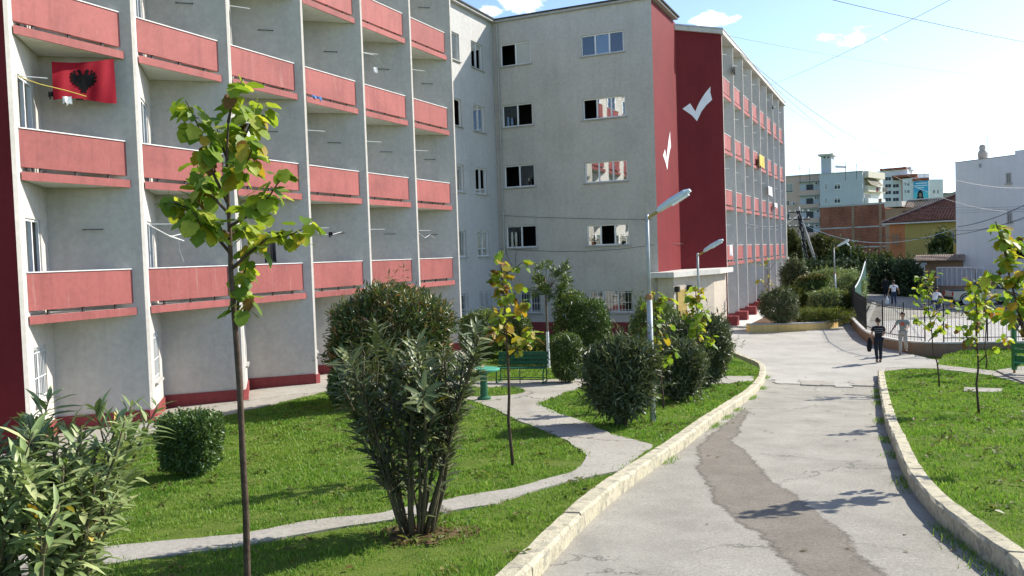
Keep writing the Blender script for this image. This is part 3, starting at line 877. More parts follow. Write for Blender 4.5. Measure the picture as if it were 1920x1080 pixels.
# meshes shared by all balconies (local: tip corner of the bay at the origin, floor top at z = 0)
def balcony_meshes(p, inx, iny):
    # points where the railing line meets return and oblique walls
    def ret_y(x): return STRIP + (iny - STRIP) * (x / inx)
    def obl_y(x): return p - (p - iny) * (x / inx)
    e = .006
    xa = -RIM
    tri = [(xa, ret_y(xa) + e), (xa, obl_y(xa) - e), (inx + .02, iny)]
    slab = MB().prism([(xa + .02, ret_y(xa) + e), (xa + .02, obl_y(xa) - e), (inx + .012, iny)], -.165, 0).mesh('balcony', 'slab_white')
    edge = MB().prism([(xa + .024, ret_y(xa) + e), (xa + .06, ret_y(xa) - .03), (xa + .06, obl_y(xa) + .03), (xa + .024, obl_y(xa) - e)], -.175, .004).mesh('slab_edge', 'paint_rail')
    rail = MB().prism([(xa - .09, ret_y(xa - .09) + e), (xa, ret_y(xa) + e), (xa, obl_y(xa) - e), (xa - .09, obl_y(xa - .09) - e)], .105, .90).mesh('railing', 'paint_rail')
    cap = MB().prism([(xa - .11, ret_y(xa - .11) + e), (xa + .02, ret_y(xa) + e), (xa + .02, obl_y(xa) - e), (xa - .11, obl_y(xa - .11) - e)], .90, .925).mesh('railing_cap', 'cap_white')
    feet = [ret_y(xa) + (obl_y(xa) - ret_y(xa)) * t for t in (.18, .5, .82)]
    posts = (MB().box((xa - .045, 0, .0525), (.04, .05, .105)).mesh('railing_foot', 'steel_dark'), feet)
    # drying bracket on the oblique wall and arm on the return wall
    arm = MB()
    a = Vector((inx * .13, ret_y(inx * .13), 1.98))
    arm.bar(a, a + Vector((.28, .52, 0)), .018, .018)
    arm = arm.mesh('drying_arm', 'steel_white')
    br = MB(); b0 = Vector((inx * .52, obl_y(inx * .52), 1.86)); un = Vector((p - iny, inx, 0)).normalized()
    d = Vector((-inx, p - iny, 0)).normalized()
    br.bar(b0 + un * .05 - d * .22, b0 + un * .05 + d * .22, .014, .016)
    br.bar(b0 - d * .2, b0 + un * .07 - d * .2, .02, .02); br.bar(b0 + d * .2, b0 + un * .07 + d * .2, .02, .02)
    br = br.mesh('drying_bar', 'steel_dark')
    return slab, edge, rail, cap, posts, arm, br
def wing(xt, y0, p, n, dz, roofz, first_red, label):
    inx, iny = INX, INY
    bm = balcony_meshes(p, inx, iny)
    door_frame = None
    for i in range(n):
        y = y0 + p * i
        T0 = (xt, y); T1 = (xt, y + STRIP); IN = (xt + inx, y + iny); T2 = (xt, y + p)
        wall(T0, T1, ZG, roofz, 'wall_grey')
        u, nn, L = nrm_of(T1, IN)
        opens = []
        for k in range(1, 5):
            zf = slab_of(k) + dz
            opens.append((.42, 1.62, zf + .02, zf + 2.06))
        opens.append((.50, 1.50, EYE - 2.82 + dz, EYE - 1.62 + dz))
        wall(T1, IN, ZG, roofz, 'wall_grey', opens)
        for k in range(1, 5):
            zf = slab_of(k) + dz
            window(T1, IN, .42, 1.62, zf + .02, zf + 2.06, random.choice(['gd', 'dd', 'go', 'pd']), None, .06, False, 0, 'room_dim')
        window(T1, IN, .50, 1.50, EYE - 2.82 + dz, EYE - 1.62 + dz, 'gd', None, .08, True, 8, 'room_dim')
        wall(IN, T2, ZG, roofz, 'wall_grey')
        # plinth
        pl = MB(); t = .035
        u2, n2, L2 = nrm_of(IN, T2); hp = .30
        zt = G(T2[0], T2[1]) + LAWN + .02
        pl.box(Vector((IN[0], IN[1], 0)) + u2 * (L2 / 2) + n2 * (t / 2 + .002) + Vector((0, 0, zt + hp / 2 - .15)), (L2 - .07, t, hp + .3), (u2, n2, Vector((0, 0, 1))))
        pl.box(Vector((T1[0], T1[1], 0)) + u * (L / 2) + nn * (t / 2 + .002) + Vector((0, 0, zt + hp / 2 - .15)), (L - .07, t, hp + .3), (u, nn, Vector((0, 0, 1))))
        pl.box(Vector((xt + .02, y + .05, zt + hp / 2 - .15)), (.036, .20, hp + .3))
        pl.build('plinth', 'plinth_red', dorm)
        for k in range(1, 5):
            loc = Vector((xt, y, slab_of(k) + dz)) - ORG[dorm]
            b = link('balcony', bm[0], dorm, loc)
            for q, nm in ((1, 'slab_edge'), (2, 'railing'), (3, 'railing_cap'), (4, 'railing_foot'), (5, 'drying_arm'), (6, 'drying_bar')):
                if q == 5 and random.random() < .25: continue
                if q == 4:
                    for fy in bm[4][1]: link(nm, bm[4][0], b, (0, fy, 0))
                else: link(nm, bm[q], b)
wing(XT, Y0A, PA, 6, 0, ROOF_A, True, 'near')
wing(XC, Y0C, PC, 8, .16, ROOF_C, True, 'far')
# near end of the near wing: maroon wall up to the first tip
wall((XT + INX - .5, Y0A - 1.9), (XT, Y0A), ZG, ROOF_A, 'paint_maroon')
wall((XT + INX - .5, Y0A - 5.5), (XT + INX - .5, Y0A - 1.9), ZG, ROOF_A, 'paint_maroon')
wall((XT - 14, Y0A - 5.5), (XT + INX - .5, Y0A - 5.5), ZG, ROOF_A, 'wall_grey')
# last tip of the near wing and the link wall with its windows
YE = Y0A + PA * 6
wall((XT, YE), (XT, YE + STRIP), ZG, ROOF_A, 'wall_grey')
wall((XT, YE + STRIP), (XG0, YE + STRIP), ZG, ROOF_A, 'wall_grey')
def lw(px0, px1, py):
    return at_X(px0, py, XG0).y, at_X(px1, py, XG0).y
a1 = at_X(844, 86, XG0).y - (YE + STRIP); b1 = at_X(861, 86, XG0).y - (YE + STRIP)
a2 = at_X(883.5, 104, XG0).y - (YE + STRIP); b2 = at_X(905, 104, XG0).y - (YE + STRIP)
zt4 = at_X(894, 80, XG0).z; zb4 = at_X(894, 128.5, XG0).z
a1 = b1 - (b2 - a2)
LP0, LP1 = (XG0, YE + STRIP), (XG0, YG)
opens = []
for k in range(4):
    opens += [(a1, b1, zb4 - 3 * k, zt4 - 3 * k), (a2, b2, zb4 - 3 * k, zt4 - 3 * k)]
opens += [(a1, b1, zb4 - 12.05, zt4 - 11.9), (a2, b2, zb4 - 12.05, zt4 - 11.9)]
wall(LP0, LP1, ZG, ROOF_G, 'wall_bluegrey', opens)
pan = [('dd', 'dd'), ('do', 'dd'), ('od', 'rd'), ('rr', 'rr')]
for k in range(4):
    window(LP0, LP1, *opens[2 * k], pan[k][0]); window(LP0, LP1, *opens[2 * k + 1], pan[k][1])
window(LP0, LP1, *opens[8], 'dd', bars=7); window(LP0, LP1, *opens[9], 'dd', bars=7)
# gable
GP0, GP1 = (XG0, YG), (XG1, YG)
def gs(px, py): return at_Y(px, py, YG).x - XG0
gl0, gl1 = gs(938, 105), gs(994.5, 98); gr0, gr1 = gs(1089, 86), gs(1169, 76)
gzb, gzt = at_Y(966, 122, YG).z, at_Y(966, 80, YG).z
gzt2 = at_Y(1128, 62, YG).z; gzb2 = at_Y(1128, 101.5, YG).z
gopen = []
for k in range(4):
    gopen += [(gl0, gl1, gzb - 3 * k, gzt - 3 * k), (gr0, gr1, gzb2 - 3 * k, gzt2 - 3 * k)]
g5a, g5b = gs(1104, 565), gs(1187, 565); g6a, g6b = gs(975, 560), gs(1014, 560)
gz5a, gz5b = at_Y(1145, 586, YG).z, at_Y(1145, 544, YG).z
gopen += [(g6a, g6b, gz5a, gz5b), (g5a, g5b, gz5a, gz5b)]
wall(GP0, GP1, ZG, ROOF_G, 'wall_grey', gopen)
gp = [('ow', 'mgp'), ('do', 'omm'), ('og', 'mmm'), ('do', 'pop')]
gp = [('ow', 'dgr'), ('do', 'omm'), ('od', 'mmm'), ('do', 'mom')]
for k in range(4):
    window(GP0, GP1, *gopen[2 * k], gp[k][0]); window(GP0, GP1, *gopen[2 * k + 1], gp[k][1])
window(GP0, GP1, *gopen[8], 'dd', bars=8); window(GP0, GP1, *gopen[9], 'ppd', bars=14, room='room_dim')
u_, n_, L_ = nrm_of(GP0, GP1)
MB().box(((XG0 + XG1) / 2, YG - .02, G(-14, 38) + .25), (XG1 - XG0 - .02, .036, .9)).build('plinth', 'plinth_red', dorm)
# drain pipe in the inner corner
MB().tube([(XG0 + .28, YG - .10, 0), (XG0 + .28, YG - .10, ROOF_G - .1)], .05, 8).build('drain_pipe', 'concrete_trim', dorm)
# red wall and the red oblique wall of the far wing
YK = 43.4
zcan = at_Y(1290, 518, YG).z
wall((XG1, YG), (XG1, YK), ZG, ROOF_G - .05, 'paint_maroon')
wall((XG1, YK), (XC, Y0C), ZG, ROOF_C, 'paint_maroon')
# end of the far wing
YF = Y0C + PC * 8
wall((XC, YF), (XC, YF + .3), ZG, ROOF_C, 'wall_grey'); wall((XC, YF + .3), (XC - 13, YF + .3), ZG, ROOF_C, 'wall_grey')
# back walls and roofs
wall((XC - 13, YF + .3), (XC - 13, YG + .3), ZG, ROOF_C, 'wall_grey'); wall((XT - 14, YG), (XT - 14, Y0A - 5.5), ZG, ROOF_A, 'wall_grey'); wall((XC - 13, YG + .31), (XT - 14, YG + .31), ZG, ROOF_A, 'wall_grey')
rf = MB().prism([(XC + .10, Y0C - .12), (XC + .10, YF + .4), (XC - 13.2, YF + .4), (XC - 13.2, YK + .6), (XG1 - .25, YK + .1), (XG1 - .02, YK - .16)], ROOF_C + .002, ROOF_C + .24).build('roof_slab', 'concrete_white', dorm)
MB().prism([(XC + .13, Y0C - .14), (XC + .13, YF + .42), (XC - 13.2, YF + .42), (XC - 13.2, YK + .7), (XG1 - .25, YK + .12), (XG1 - .01, YK - .20)], ROOF_C + .242, ROOF_C + .30).build('roof_flashing', 'tin_grey', rf)
rf = MB().prism([(XT + .10, Y0A - 5.7), (XT + .10, YE + .2), (XT - 14.2, YE + .2), (XT - 14.2, Y0A - 5.7)], ROOF_A + .002, ROOF_A + .24).build('roof_slab', 'concrete_white', dorm)
rf = MB().prism([(XG0 + .22, YE + .21), (XG0 + .22, YG - .16), (XG1 + .22, YG - .16), (XG1 + .22, YK - .3), (XT - 14.2, YK - .3), (XT - 14.2, YE + .21)], ROOF_G + .002, ROOF_G + .10).build('roof_slab', 'concrete_trim', dorm)
MB().prism([(XG0 + .27, YE + .21), (XG0 + .27, YG - .22), (XG1 + .30, YG - .22), (XG1 + .30, YK - .25), (XT - 14.3, YK - .25), (XT - 14.3, YE + .21)], ROOF_G + .102, ROOF_G + .17).build('roof_covering', 'roofing', rf)
# entrance porch: curved canopy, beige stone walls, doors
po = [(XG1 - .25, YG - .9), (XG1 + .9, YG - .75), (XC - .55, YG + 1.2), (XC + .25, YG + 3.6), (XC + .30, Y0C + .1), (XG1 - .25, YK + 1)]
pw = [(XG1 + .05, YG - .35), (XG1 + .75, YG - .25), (XC - .75, YG + 1.4), (XC - .1, YG + 3.7), (XC - .05, Y0C - .1), (XG1, YK + 1)]
MB().prism(po, zcan - .02, zcan + .22).build('porch_canopy', 'concrete_white', dorm)
for a, b in zip(pw[:-2], pw[1:-1]):
    wall(a, b, ZG, zcan - .02, 'stone_beige', (), .1, 'porch_wall')
uu, nn_, LL = nrm_of(pw[1], pw[2])
dr = MB().box(Vector((pw[1][0], pw[1][1], 0)) + uu * .75 + nn_ * .03 + Vector((0, 0, G(*pw[1]) + 1.25)), (.9, .05, 2.1), (uu, nn_, Vector((0, 0, 1)))).build('door', 'lamp_arm', dorm)
MB().box(Vector((pw[1][0], pw[1][1], 0)) + uu * .42 + nn_ * .07 + Vector((0, 0, G(*pw[1]) + 1.25)), (.04, .05, .16), (uu, nn_, Vector((0, 0, 1)))).build('handle', 'steel_dark', dr)
for s in (.15, 1.4):
    MB().box(Vector((pw[1][0], pw[1][1], 0)) + uu * s + nn_ * .12 + Vector((0, 0, G(*pw[1]) + 2.35)), (.14, .2, .26), (uu, nn_, Vector((0, 0, 1)))).build('wall_lamp', 'steel_dark', dorm)
# stepped red plinth blocks at the far wing's tips
# painted check marks
def check(P0, P1, cpx, cpy, w, h, onx):
    u, n, L = nrm_of(P0, P1)
    r = ray(cpx, cpy); t = (Vector((P0[0], P0[1], 0)) - Vector((CAM.x, CAM.y, 0))).dot(n) / r.dot(n); c = CAM + r * t
    pts = [(-.50, -.07), (-.27, .10), (.0, -.20), (.10, .05), (.25, .28), (.48, .50), (.46, .34), (.50, .20), (.30, .0), (.16, -.22), (.06, -.5), (-.12, -.30), (-.30, -.18)]
    pts = [(-.50, -.17), (-.243, -.007), (-.077, -.23), (.0, -.08), (.104, .09), (.28, .32), (.46, .50), (.443, .336), (.50, .127), (.31, -.022), (.13, -.22), (-.03, -.50), (-.2, -.336)]
    m = MB().extrude([(x * w, y * h) for x, y in pts], u, Vector((0, 0, 1)), n, c + n * .003, .004)
    m.build('check_mark', 'white_paint', dorm)
def px_w(P0, P1, x0, x1, y):
    u, n, L = nrm_of(P0, P1)
    f = lambda x: (lambda r: CAM + r * ((Vector((P0[0], P0[1], 0)) - Vector((0, 0, 0))).dot(n) / r.dot(n)))(ray(x, y))
    return (f(x1) - f(x0)).length
check((XG1, YK), (XC, Y0C), 1307.5, 194, px_w((XG1, YK), (XC, Y0C), 1279.5, 1335.5, 194), 70 * 41.5 / FPX, 0)
check((XG1, YG), (XG1, YK), 1250.5, 281, px_w((XG1, YG), (XG1, YK), 1243, 1258, 281), 76 * 41 / FPX, 0)
# ================================================================== VEGETATION
def unit(a): return a / np.maximum(np.linalg.norm(a, axis=-1, keepdims=True), 1e-9)
LANCE = (np.array([(0, 0, 0), (.35, 0, -.012), (.7, 0, -.05), (1, 0, -.13), (.35, .115, .03), (.7, .088, -.02), (.35, -.115, .03), (.7, -.088, -.02)]),
         np.array([(0, 6, 1), (0, 1, 4), (1, 6, 7), (1, 7, 2), (1, 2, 5), (1, 5, 4), (2, 7, 3), (2, 3, 5)]))
DIAMOND = (np.array([(0, 0, 0), (.5, .24, .07), (1, 0, -.05), (.5, -.24, .07)]), np.array([(0, 3, 2), (0, 2, 1)]))
SLIM = (np.array([(0, 0, 0), (.45, .12, .04), (1, 0, -.08), (.45, -.12, .04)]), np.array([(0, 3, 2), (0, 2, 1)]))
def broad_template(seed):
    r = random.Random(seed); j = lambda s=.03: r.uniform(-s, s)
    side = [(-.06 + j(), .20 + j()), (.08 + j(), .40 + j()), (.30 + j(), .45 + j()), (.42 + j(), .34 + j()), (.62 + j(), .42 + j()), (.82 + j(), .24 + j())]
    cup, fold = r.uniform(.05, .22), r.uniform(.05, .30); curl = r.uniform(.05, .35)
    def z(x, y): return fold * abs(y) - curl * x * x * .8 + cup * .3 * math.sin(7 * x + seed) * abs(y)
    V = [(0, 0, 0), (.30, 0, z(.3, 0)), (.62, 0, z(.62, 0)), (1.0, 0, z(1, 0))]
    for sg in (1, -1):
        for x, y in side: V.append((x, y * sg, z(x, y * sg)))
    Fq = []
    for b in (4, 10):
        P1, P2, P3, P4, P5, P6 = range(b, b + 6)
        f = [(0, 1, P2), (0, P2, P1), (1, P3, P2), (1, P4, P3), (1, 2, P4), (2, P5, P4), (2, P6, P5), (2, 3, P6)]
        Fq += f if b == 4 else [q[::-1] for q in f]
    n = len(V); V += [(-.42, .010, .10), (-.42, -.010, .10), (.02, .012, .004), (.02, -.012, .004)]; Fq += [(n, n + 1, n + 2), (n + 1, n + 3, n + 2)]
    return np.array(V), np.array(Fq)
BROAD = [broad_template(i) for i in range(5)]

def frames(D, N):
    X = unit(D); Z = N - (N * X).sum(-1, keepdims=True) * X; Z = unit(Z); return X, np.cross(Z, X), Z
def leaf_cloud(P, D, N, S, tpl):
    V, Fq = tpl; X, Y, Z = frames(D, N); n = len(P)
    W = P[:, None, :] + S[:, None, None] * (V[None, :, 0:1] * X[:, None] + V[None, :, 1:2] * Y[:, None] + V[None, :, 2:3] * Z[:, None])
    return W.reshape(-1, 3), (Fq[None] + (np.arange(n) * len(V))[:, None, None]).reshape(-1, 3)
LEAFMESH = {}
def leaf_mesh(kind, i, matn):
    k = (kind, i, matn)
    if k not in LEAFMESH:
        V, Fq = LANCE if kind == 'lance' else BROAD[i]
        LEAFMESH[k] = np_mesh('leaf', V, Fq, matn)
    return LEAFMESH[k]
def leaf_objects(parent, P, D, N, S, kind, mats, org):
    X, Y, Z = frames(D, N); rl = random.Random(len(P))
    for i in range(len(P)):
        m = mats[i] if isinstance(mats, list) else mats
        me = leaf_mesh(kind, rl.randrange(5) if kind == 'broad' else 0, m)
        o = link('leaf', me, parent)
        s = float(S[i]); o.location = Vector(P[i]) - org
        o.rotation_euler = Matrix((X[i], Y[i], Z[i])).transposed().to_euler(); o.scale = (s, s, s)

def shrub(name, label, cat, base, w, d, h, matn, leaf=.06, n=14000, e=2.6, stems=7, stem_h=.25, flare=0.0, tpl=DIAMOND, lump=.10, group=None, seed=1, rz=None, top=None, z0=None, sprigs=None):
    """clipped or rounded shrub: stems below, leaf mass above; e = roundness exponent (2 ball, 6 box); flare widens it upwards"""
    r = np.random.default_rng(seed); base = Vector(base)
    root = empty(name, base, 0, label, cat, group)
    zc = stem_h * .6
    H2 = (h - zc) / 2
    U = unit(r.normal(size=(n, 3)))
    rad = (np.abs(U) ** e).sum(1) ** (-1 / e)
    q = r.uniform(0, 1, n) ** .35
    q = .55 + .45 * q
    ph = r.uniform(0, 6, 6)
    ln = 1 + lump * (np.sin(U[:, 0] * 5 + ph[0]) * np.sin(U[:, 1] * 6 + ph[1]) + .8 * np.sin(U[:, 2] * 7 + ph[2] + U[:, 0] * 4) + .6 * np.sin(11 * U[:, 1] + ph[3]) * np.sin(9 * U[:, 2] + ph[4]))
    L = U * (rad * q * ln)[:, None]
    spr = 1 + flare * L[:, 2]
    P = np.stack([L[:, 0] * w / 2 * spr, L[:, 1] * d / 2 * spr, zc + H2 + L[:, 2] * H2], 1)
    P += r.normal(size=P.shape) * leaf * .35
    a = base.angle if False else (rz if rz is not None else YAW)
    ca, sa = math.cos(a), math.sin(a)
    P[:, :2] = P[:, :2] @ np.array([[ca, sa], [-sa, ca]])
    outw = unit(P - np.array([0, 0, zc + H2 * .8]))
    D = unit(outw * .7 + r.normal(size=P.shape) * .75 + np.array([0, 0, .35]))
    N = unit(outw * .5 + r.normal(size=P.shape) * .55 + np.array([0, 0, .7]))
    S = leaf * r.uniform(.5, 1.45, n)
    if sprigs is None: sprigs = 70 if e < 3.3 else 30
    sel = r.choice(np.where(q > .93)[0], sprigs); sl_ = leaf * (2.6 if e < 3.3 else 1.5)
    k_ = 12; tt = np.tile(np.linspace(.1, 1, k_), sprigs)[:, None]; sd_ = unit(outw[sel] + r.normal(size=(sprigs, 3)) * .35 + np.array([0, 0, .45])); len_ = sl_ * r.uniform(.5, 1.3, sprigs)
    Ps = np.repeat(P[sel], k_, 0) + np.repeat(sd_ * len_[:, None], k_, 0) * tt; Ds = unit(np.repeat(sd_, k_, 0) * .6 + r.normal(size=Ps.shape) * .7); Ns = unit(r.normal(size=Ps.shape) * .5 + np.array([0, 0, 1.0]))
    P = np.concatenate([P, Ps]); D = np.concatenate([D, Ds]); N = np.concatenate([N, Ns]); S = np.concatenate([S, leaf * r.uniform(.6, 1.1, len(Ps))]); L = np.concatenate([L, np.zeros((len(Ps), 3))])
    V, Fq = leaf_cloud(P, D, N, S, tpl)
    o = link('foliage', np_mesh('foliage', V, Fq, matn), root); o['kind'] = 'stuff'
    if top:                                     # clipped top of another colour
        sel = L[:, 2] > .72
        V, Fq = leaf_cloud(P[sel] + np.array([0, 0, leaf * .4]), D[sel], N[sel], S[sel], tpl)
        o = link('clipped_top', np_mesh('clipped_top', V, Fq, top), root); o['kind'] = 'stuff'
    for k in range(stems):
        th = 6.283 * k / stems + r.uniform(-.3, .3); rr = r.uniform(.02, .10) * w
        x1, y1 = math.cos(th) * w * r.uniform(.15, .32), math.sin(th) * d * r.uniform(.15, .32)
        MB().tube([Vector((math.cos(th) * rr, math.sin(th) * rr, -.1)) + base, Vector((x1 * .6, y1 * .6, h * .3)) + base, Vector((x1, y1, h * .7)) + base], [.018 + .008 * h / 2, .014, .006], 5).build('stem', 'stem_green', root)
    return root

def px_shrub(name, label, cat, px, py, wpx, hpx, matn, dw=1.0, off=LAWN, **k):
    b = on_ground(px, py, off); d = depth_of(b); w = wpx * d / FPX; h = hpx * d / FPX
    b.z -= .03
    return shrub(name, label, cat, b, w, w * dw, h, matn, **k)

def oleander(name, label, base, h, spread, nst, objs, mats, seed, leaf=.17, first=.35, up=.55):
    """free-growing oleander: many stems from the foot, whorls of long leaves"""
    r = random.Random(seed); base = Vector(base)
    root = empty(name, base, 0, label, 'shrub')
    P, D, N, S = [], [], [], []
    def whorl(p, ax, ln):
        a0 = r.uniform(0, 6.28)
        s = ax.orthogonal().normalized(); q = ax.cross(s)
        for k in range(3):
            th = a0 + k * 2.094 + r.uniform(-.3, .3)
            o = s * math.cos(th) + q * math.sin(th); ang = r.uniform(.55, 1.25)
            dd = (ax * math.cos(ang) + o * math.sin(ang) + Vector((0, 0, -.12))).normalized()
            nn = (ax * math.sin(ang) - o * math.cos(ang)).normalized() * 1.0 + Vector((0, 0, .35))
            P.append(tuple(p + o * .008)); D.append(tuple(dd)); N.append(tuple(nn)); S.append(ln * r.uniform(.7, 1.2))
    def grow(p, dirv, length, rad, lvl, mb, t0):
        n = 7; pts = [p.copy()]; rs = [rad]
        dv = dirv.copy(); step = length / n
        for i in range(n):
            dv = (dv + Vector((r.uniform(-.12, .12), r.uniform(-.12, .12), r.uniform(.0, .10)))).normalized()
            p = p + dv * step; pts.append(p.copy()); rs.append(rad * (1 - .62 * (i + 1) / n))
        mb.tube(pts, rs, 6)
        tot = length; k = max(3, int(length * (1 - t0) / .047))
        for i in range(k):
            t = t0 + (1 - t0) * (i + .5) / k
            f = t * n; a = min(int(f), n - 1); q = pts[a].lerp(pts[a + 1], f - a); ax = (pts[a + 1] - pts[a]).normalized()
            if r.random() < .35 + .65 * (t - t0) / (1 - t0 + 1e-6): whorl(q, ax, leaf * (1.0 if t < .93 else .65))
        return pts
    for i in range(nst):
        th = 6.283 * (i + r.uniform(-.3, .3)) / nst; rr = r.uniform(.03, .16)
        tilt = spread * r.uniform(.25, 1.0)
        dv = Vector((math.cos(th) * tilt, math.sin(th) * tilt, 1)).normalized()
        p0 = base + Vector((math.cos(th) * rr, math.sin(th) * rr, -.05))
        L = h * r.uniform(.80, 1.03) / max(.75, dv.z)
        mb = MB(); mb.smooth = True
        pts = grow(p0, dv, L, r.uniform(.014, .022), 0, mb, first + r.uniform(-.05, .15))
        for b in range(r.choice((1, 2, 2, 3))):
            k = r.choice((3, 4, 5)); a = r.uniform(0, 6.28)
            sd = Vector((math.cos(a), math.sin(a), r.uniform(.7, 1.3))).normalized()
            grow(pts[k], (sd + (pts[k + 1] - pts[k]).normalized() * .6).normalized(), L * r.uniform(.25, .42), .009, 1, mb, .2)
        mb.build('stem', 'stem_green', root)
    P, D, N, S = (np.array(x, float) for x in (P, D, N, S))
    dist = np.linalg.norm(P - np.array(CAM), axis=1)
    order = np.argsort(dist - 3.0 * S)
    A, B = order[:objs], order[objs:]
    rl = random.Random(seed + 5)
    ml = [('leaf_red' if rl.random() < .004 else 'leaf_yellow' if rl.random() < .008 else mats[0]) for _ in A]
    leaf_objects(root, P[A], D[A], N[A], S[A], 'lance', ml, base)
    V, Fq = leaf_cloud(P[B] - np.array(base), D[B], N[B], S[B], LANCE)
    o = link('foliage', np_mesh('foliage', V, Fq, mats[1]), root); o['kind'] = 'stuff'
    return root

def sapling(label, trunk, rads, branches, nleaf, size, mix, seed, group='young staked saplings', barkm='bark_brown', name='young_tree', tagname='tree', whitewash=None, low=.25):
    """trunk: world points; branches: lists of world points; leaves hang along the outer part of the branches"""
    r = random.Random(seed); base = Vector(trunk[0]); root = empty(name, base, 0, label, tagname, group)
    tb = MB(); tb.smooth = True; tb.tube(trunk, rads, 8); tb.build('trunk', barkm, root)
    if whitewash:
        a, b = Vector(trunk[0]), Vector(trunk[1]); u = (b - a).normalized()
        MB().tube([a + u * .01, a + u * whitewash], rads[0] * 1.12, 8).build('whitewash', 'white_paint', root)
    for br in branches:
        n = len(br); m = MB(); m.smooth = True
        r0 = .011 + .0035 * sum((Vector(br[i + 1]) - Vector(br[i])).length for i in range(n - 1))
        m.tube(br, [r0 * (1 - .75 * i / (n - 1)) for i in range(n)], 5).build('branch', barkm, root)
    wts = [sum((Vector(b[i + 1]) - Vector(b[i])).length for i in range(len(b) - 1)) for b in branches]
    P, D, N, S, M_ = [], [], [], [], []
    for k in range(nleaf):
        b = r.choices(branches, wts)[0]
        t = low + (1 - low) * r.random() ** .8; f = t * (len(b) - 1); i = min(int(f), len(b) - 2)
        p = Vector(b[i]).lerp(Vector(b[i + 1]), f - i)
        a = r.uniform(0, 6.28); o = Vector((math.cos(a), math.sin(a), r.uniform(-.5, .5)))
        s = size * r.uniform(.6, 1.2)
        p = p + o * s * r.uniform(.3, .6) + Vector((0, 0, r.uniform(-.05, .05)))
        dd = Vector((o.x * .8, o.y * .8, r.uniform(-1.3, .25)))
        nn = Vector((o.x * .6 + r.uniform(-.4, .4), o.y * .6 + r.uniform(-.4, .4), r.uniform(.2, 1.0))) + sdir * .35
        P.append(tuple(p)); D.append(tuple(dd)); N.append(tuple(nn)); S.append(s)
        q = r.random(); M_.append('leaf_sap' if q < mix[0] else 'leaf_yellow' if q < mix[0] + mix[1] else 'leaf_brown')
    A = [np.array(x) for x in (P, D, N, S)]
    leaf_objects(root, *[x[:300] for x in A], 'broad', M_[:300], base)
    if nleaf > 300:
        V, Fq = leaf_cloud(A[0][300:] - np.array(base), A[1][300:], A[2][300:], A[3][300:], BROAD[1]); o = link('foliage', np_mesh('foliage', V, Fq, 'leaf_sap_i'), root); o['kind'] = 'stuff'
    return root

def px_sapling(label, bpx, tpx, crown0, spread_px, nleaf, size, mix, seed, bend=.02, rad=.022, off=LAWN, nb=9, depth=None, **kw):
    b = on_ground(*bpx, off) if depth is None else at_depth(*bpx, depth)
    d = depth_of(b); t = at_depth(*tpx, d); b.z -= .04
    r = random.Random(seed); n = 9
    tr = [b.lerp(t, i / n) + (Vector((r.uniform(-1, 1), r.uniform(-1, 1), 0)) * bend * (0 if i == 0 else 1)) for i in range(n + 1)]
    rads = [rad * (1 - .72 * i / n) for i in range(n + 1)]
    brs = [tr[int(n * crown0):]]
    for k in range(nb):
        s = crown0 + (0.93 - crown0) * (k + r.random() * .5) / nb; f = s * n; i = min(int(f), n - 1); p = tr[i].lerp(tr[i + 1], f - i)
        a = k * 2.4 + r.uniform(-.4, .4); L = spread_px * d / FPX * r.uniform(.6, 1.15) * (1 - .45 * (s - crown0) / (1 - crown0))
        dv = Vector((math.cos(a), math.sin(a), r.uniform(.45, 1.0))).normalized()
        pts = [p]
        for q in range(3): dv = (dv + Vector((r.uniform(-.2, .2), r.uniform(-.2, .2), r.uniform(-.05, .2)))).normalized(); pts.append(pts[-1] + dv * L / 3)
        brs.append(pts)
    return sapling(label, tr, rads, brs, nleaf, size, mix, seed, **kw)

# ---- the near sapling, traced branch by branch at its own distance
def pxline(pts, d0, dd):
    n = len(pts); return [at_depth(x, y, d0 + dd * i / max(1, n - 1)) for i, (x, y) in enumerate(pts)]
D1 = 6.2
tr = pxline([(464, 1090), (461, 960), (455, 850), (449, 720), (441, 610), (433, 510), (431, 440), (428, 380), (425, 300), (428, 230), (440, 165)], D1, 0)
gz = G(tr[0].x, tr[0].y) + LAWN
b0 = tr[0] + (tr[0] - tr[1]) * ((tr[0].z - gz + .05) / (tr[1].z - tr[0].z)); tr.insert(0, b0)
brs = [pxline(p, D1, dd) for p, dd in (
    ([(432, 475), (390, 425), (350, 390), (318, 376)], .25), ([(430, 425), (470, 402), (505, 368), (530, 330)], -.3), ([(433, 505), (470, 472), (500, 448), (545, 440), (588, 420)], .15),
    ([(427, 380), (402, 330), (388, 280), (370, 232), (348, 188)], -.2), ([(428, 330), (450, 282), (468, 235), (486, 195)], .35), ([(428, 230), (435, 195), (455, 148)], 0),
    ([(441, 610), (448, 560), (456, 520), (470, 470)], .2), ([(430, 440), (408, 425), (385, 440), (365, 400)], -.4), ([(429, 400), (400, 370), (380, 345), (372, 300)], .3), ([(428, 350), (445, 330), (465, 300), (480, 262)], -.35), ([(452, 590), (462, 578), (470, 566)], .05),
    ([(431, 440), (450, 430), (470, 440), (490, 425)], .4), ([(427, 300), (415, 270), (405, 235)], .25))]
sapling('nearest sapling, tall thin brown trunk with yellowing broad leaves before the near balconies', tr, [.026, .025, .024, .023, .022, .021, .018, .016, .013, .010, .007, .005], brs, 430, .122, (.86, .11, .03), 21, low=.25)
px_sapling('slim sapling with orange and yellow leaves on the lawn beside the footpath fork', (962, 874), (938, 470), .50, 75, 150, .14, (.46, .40, .14), 22, .03, .028)
px_sapling('sapling with sparse green leaves directly behind the nearest lamp post', (1244, 768), (1226, 545), .35, 48, 110, .17, (.76, .16, .08), 23, .03, .024)
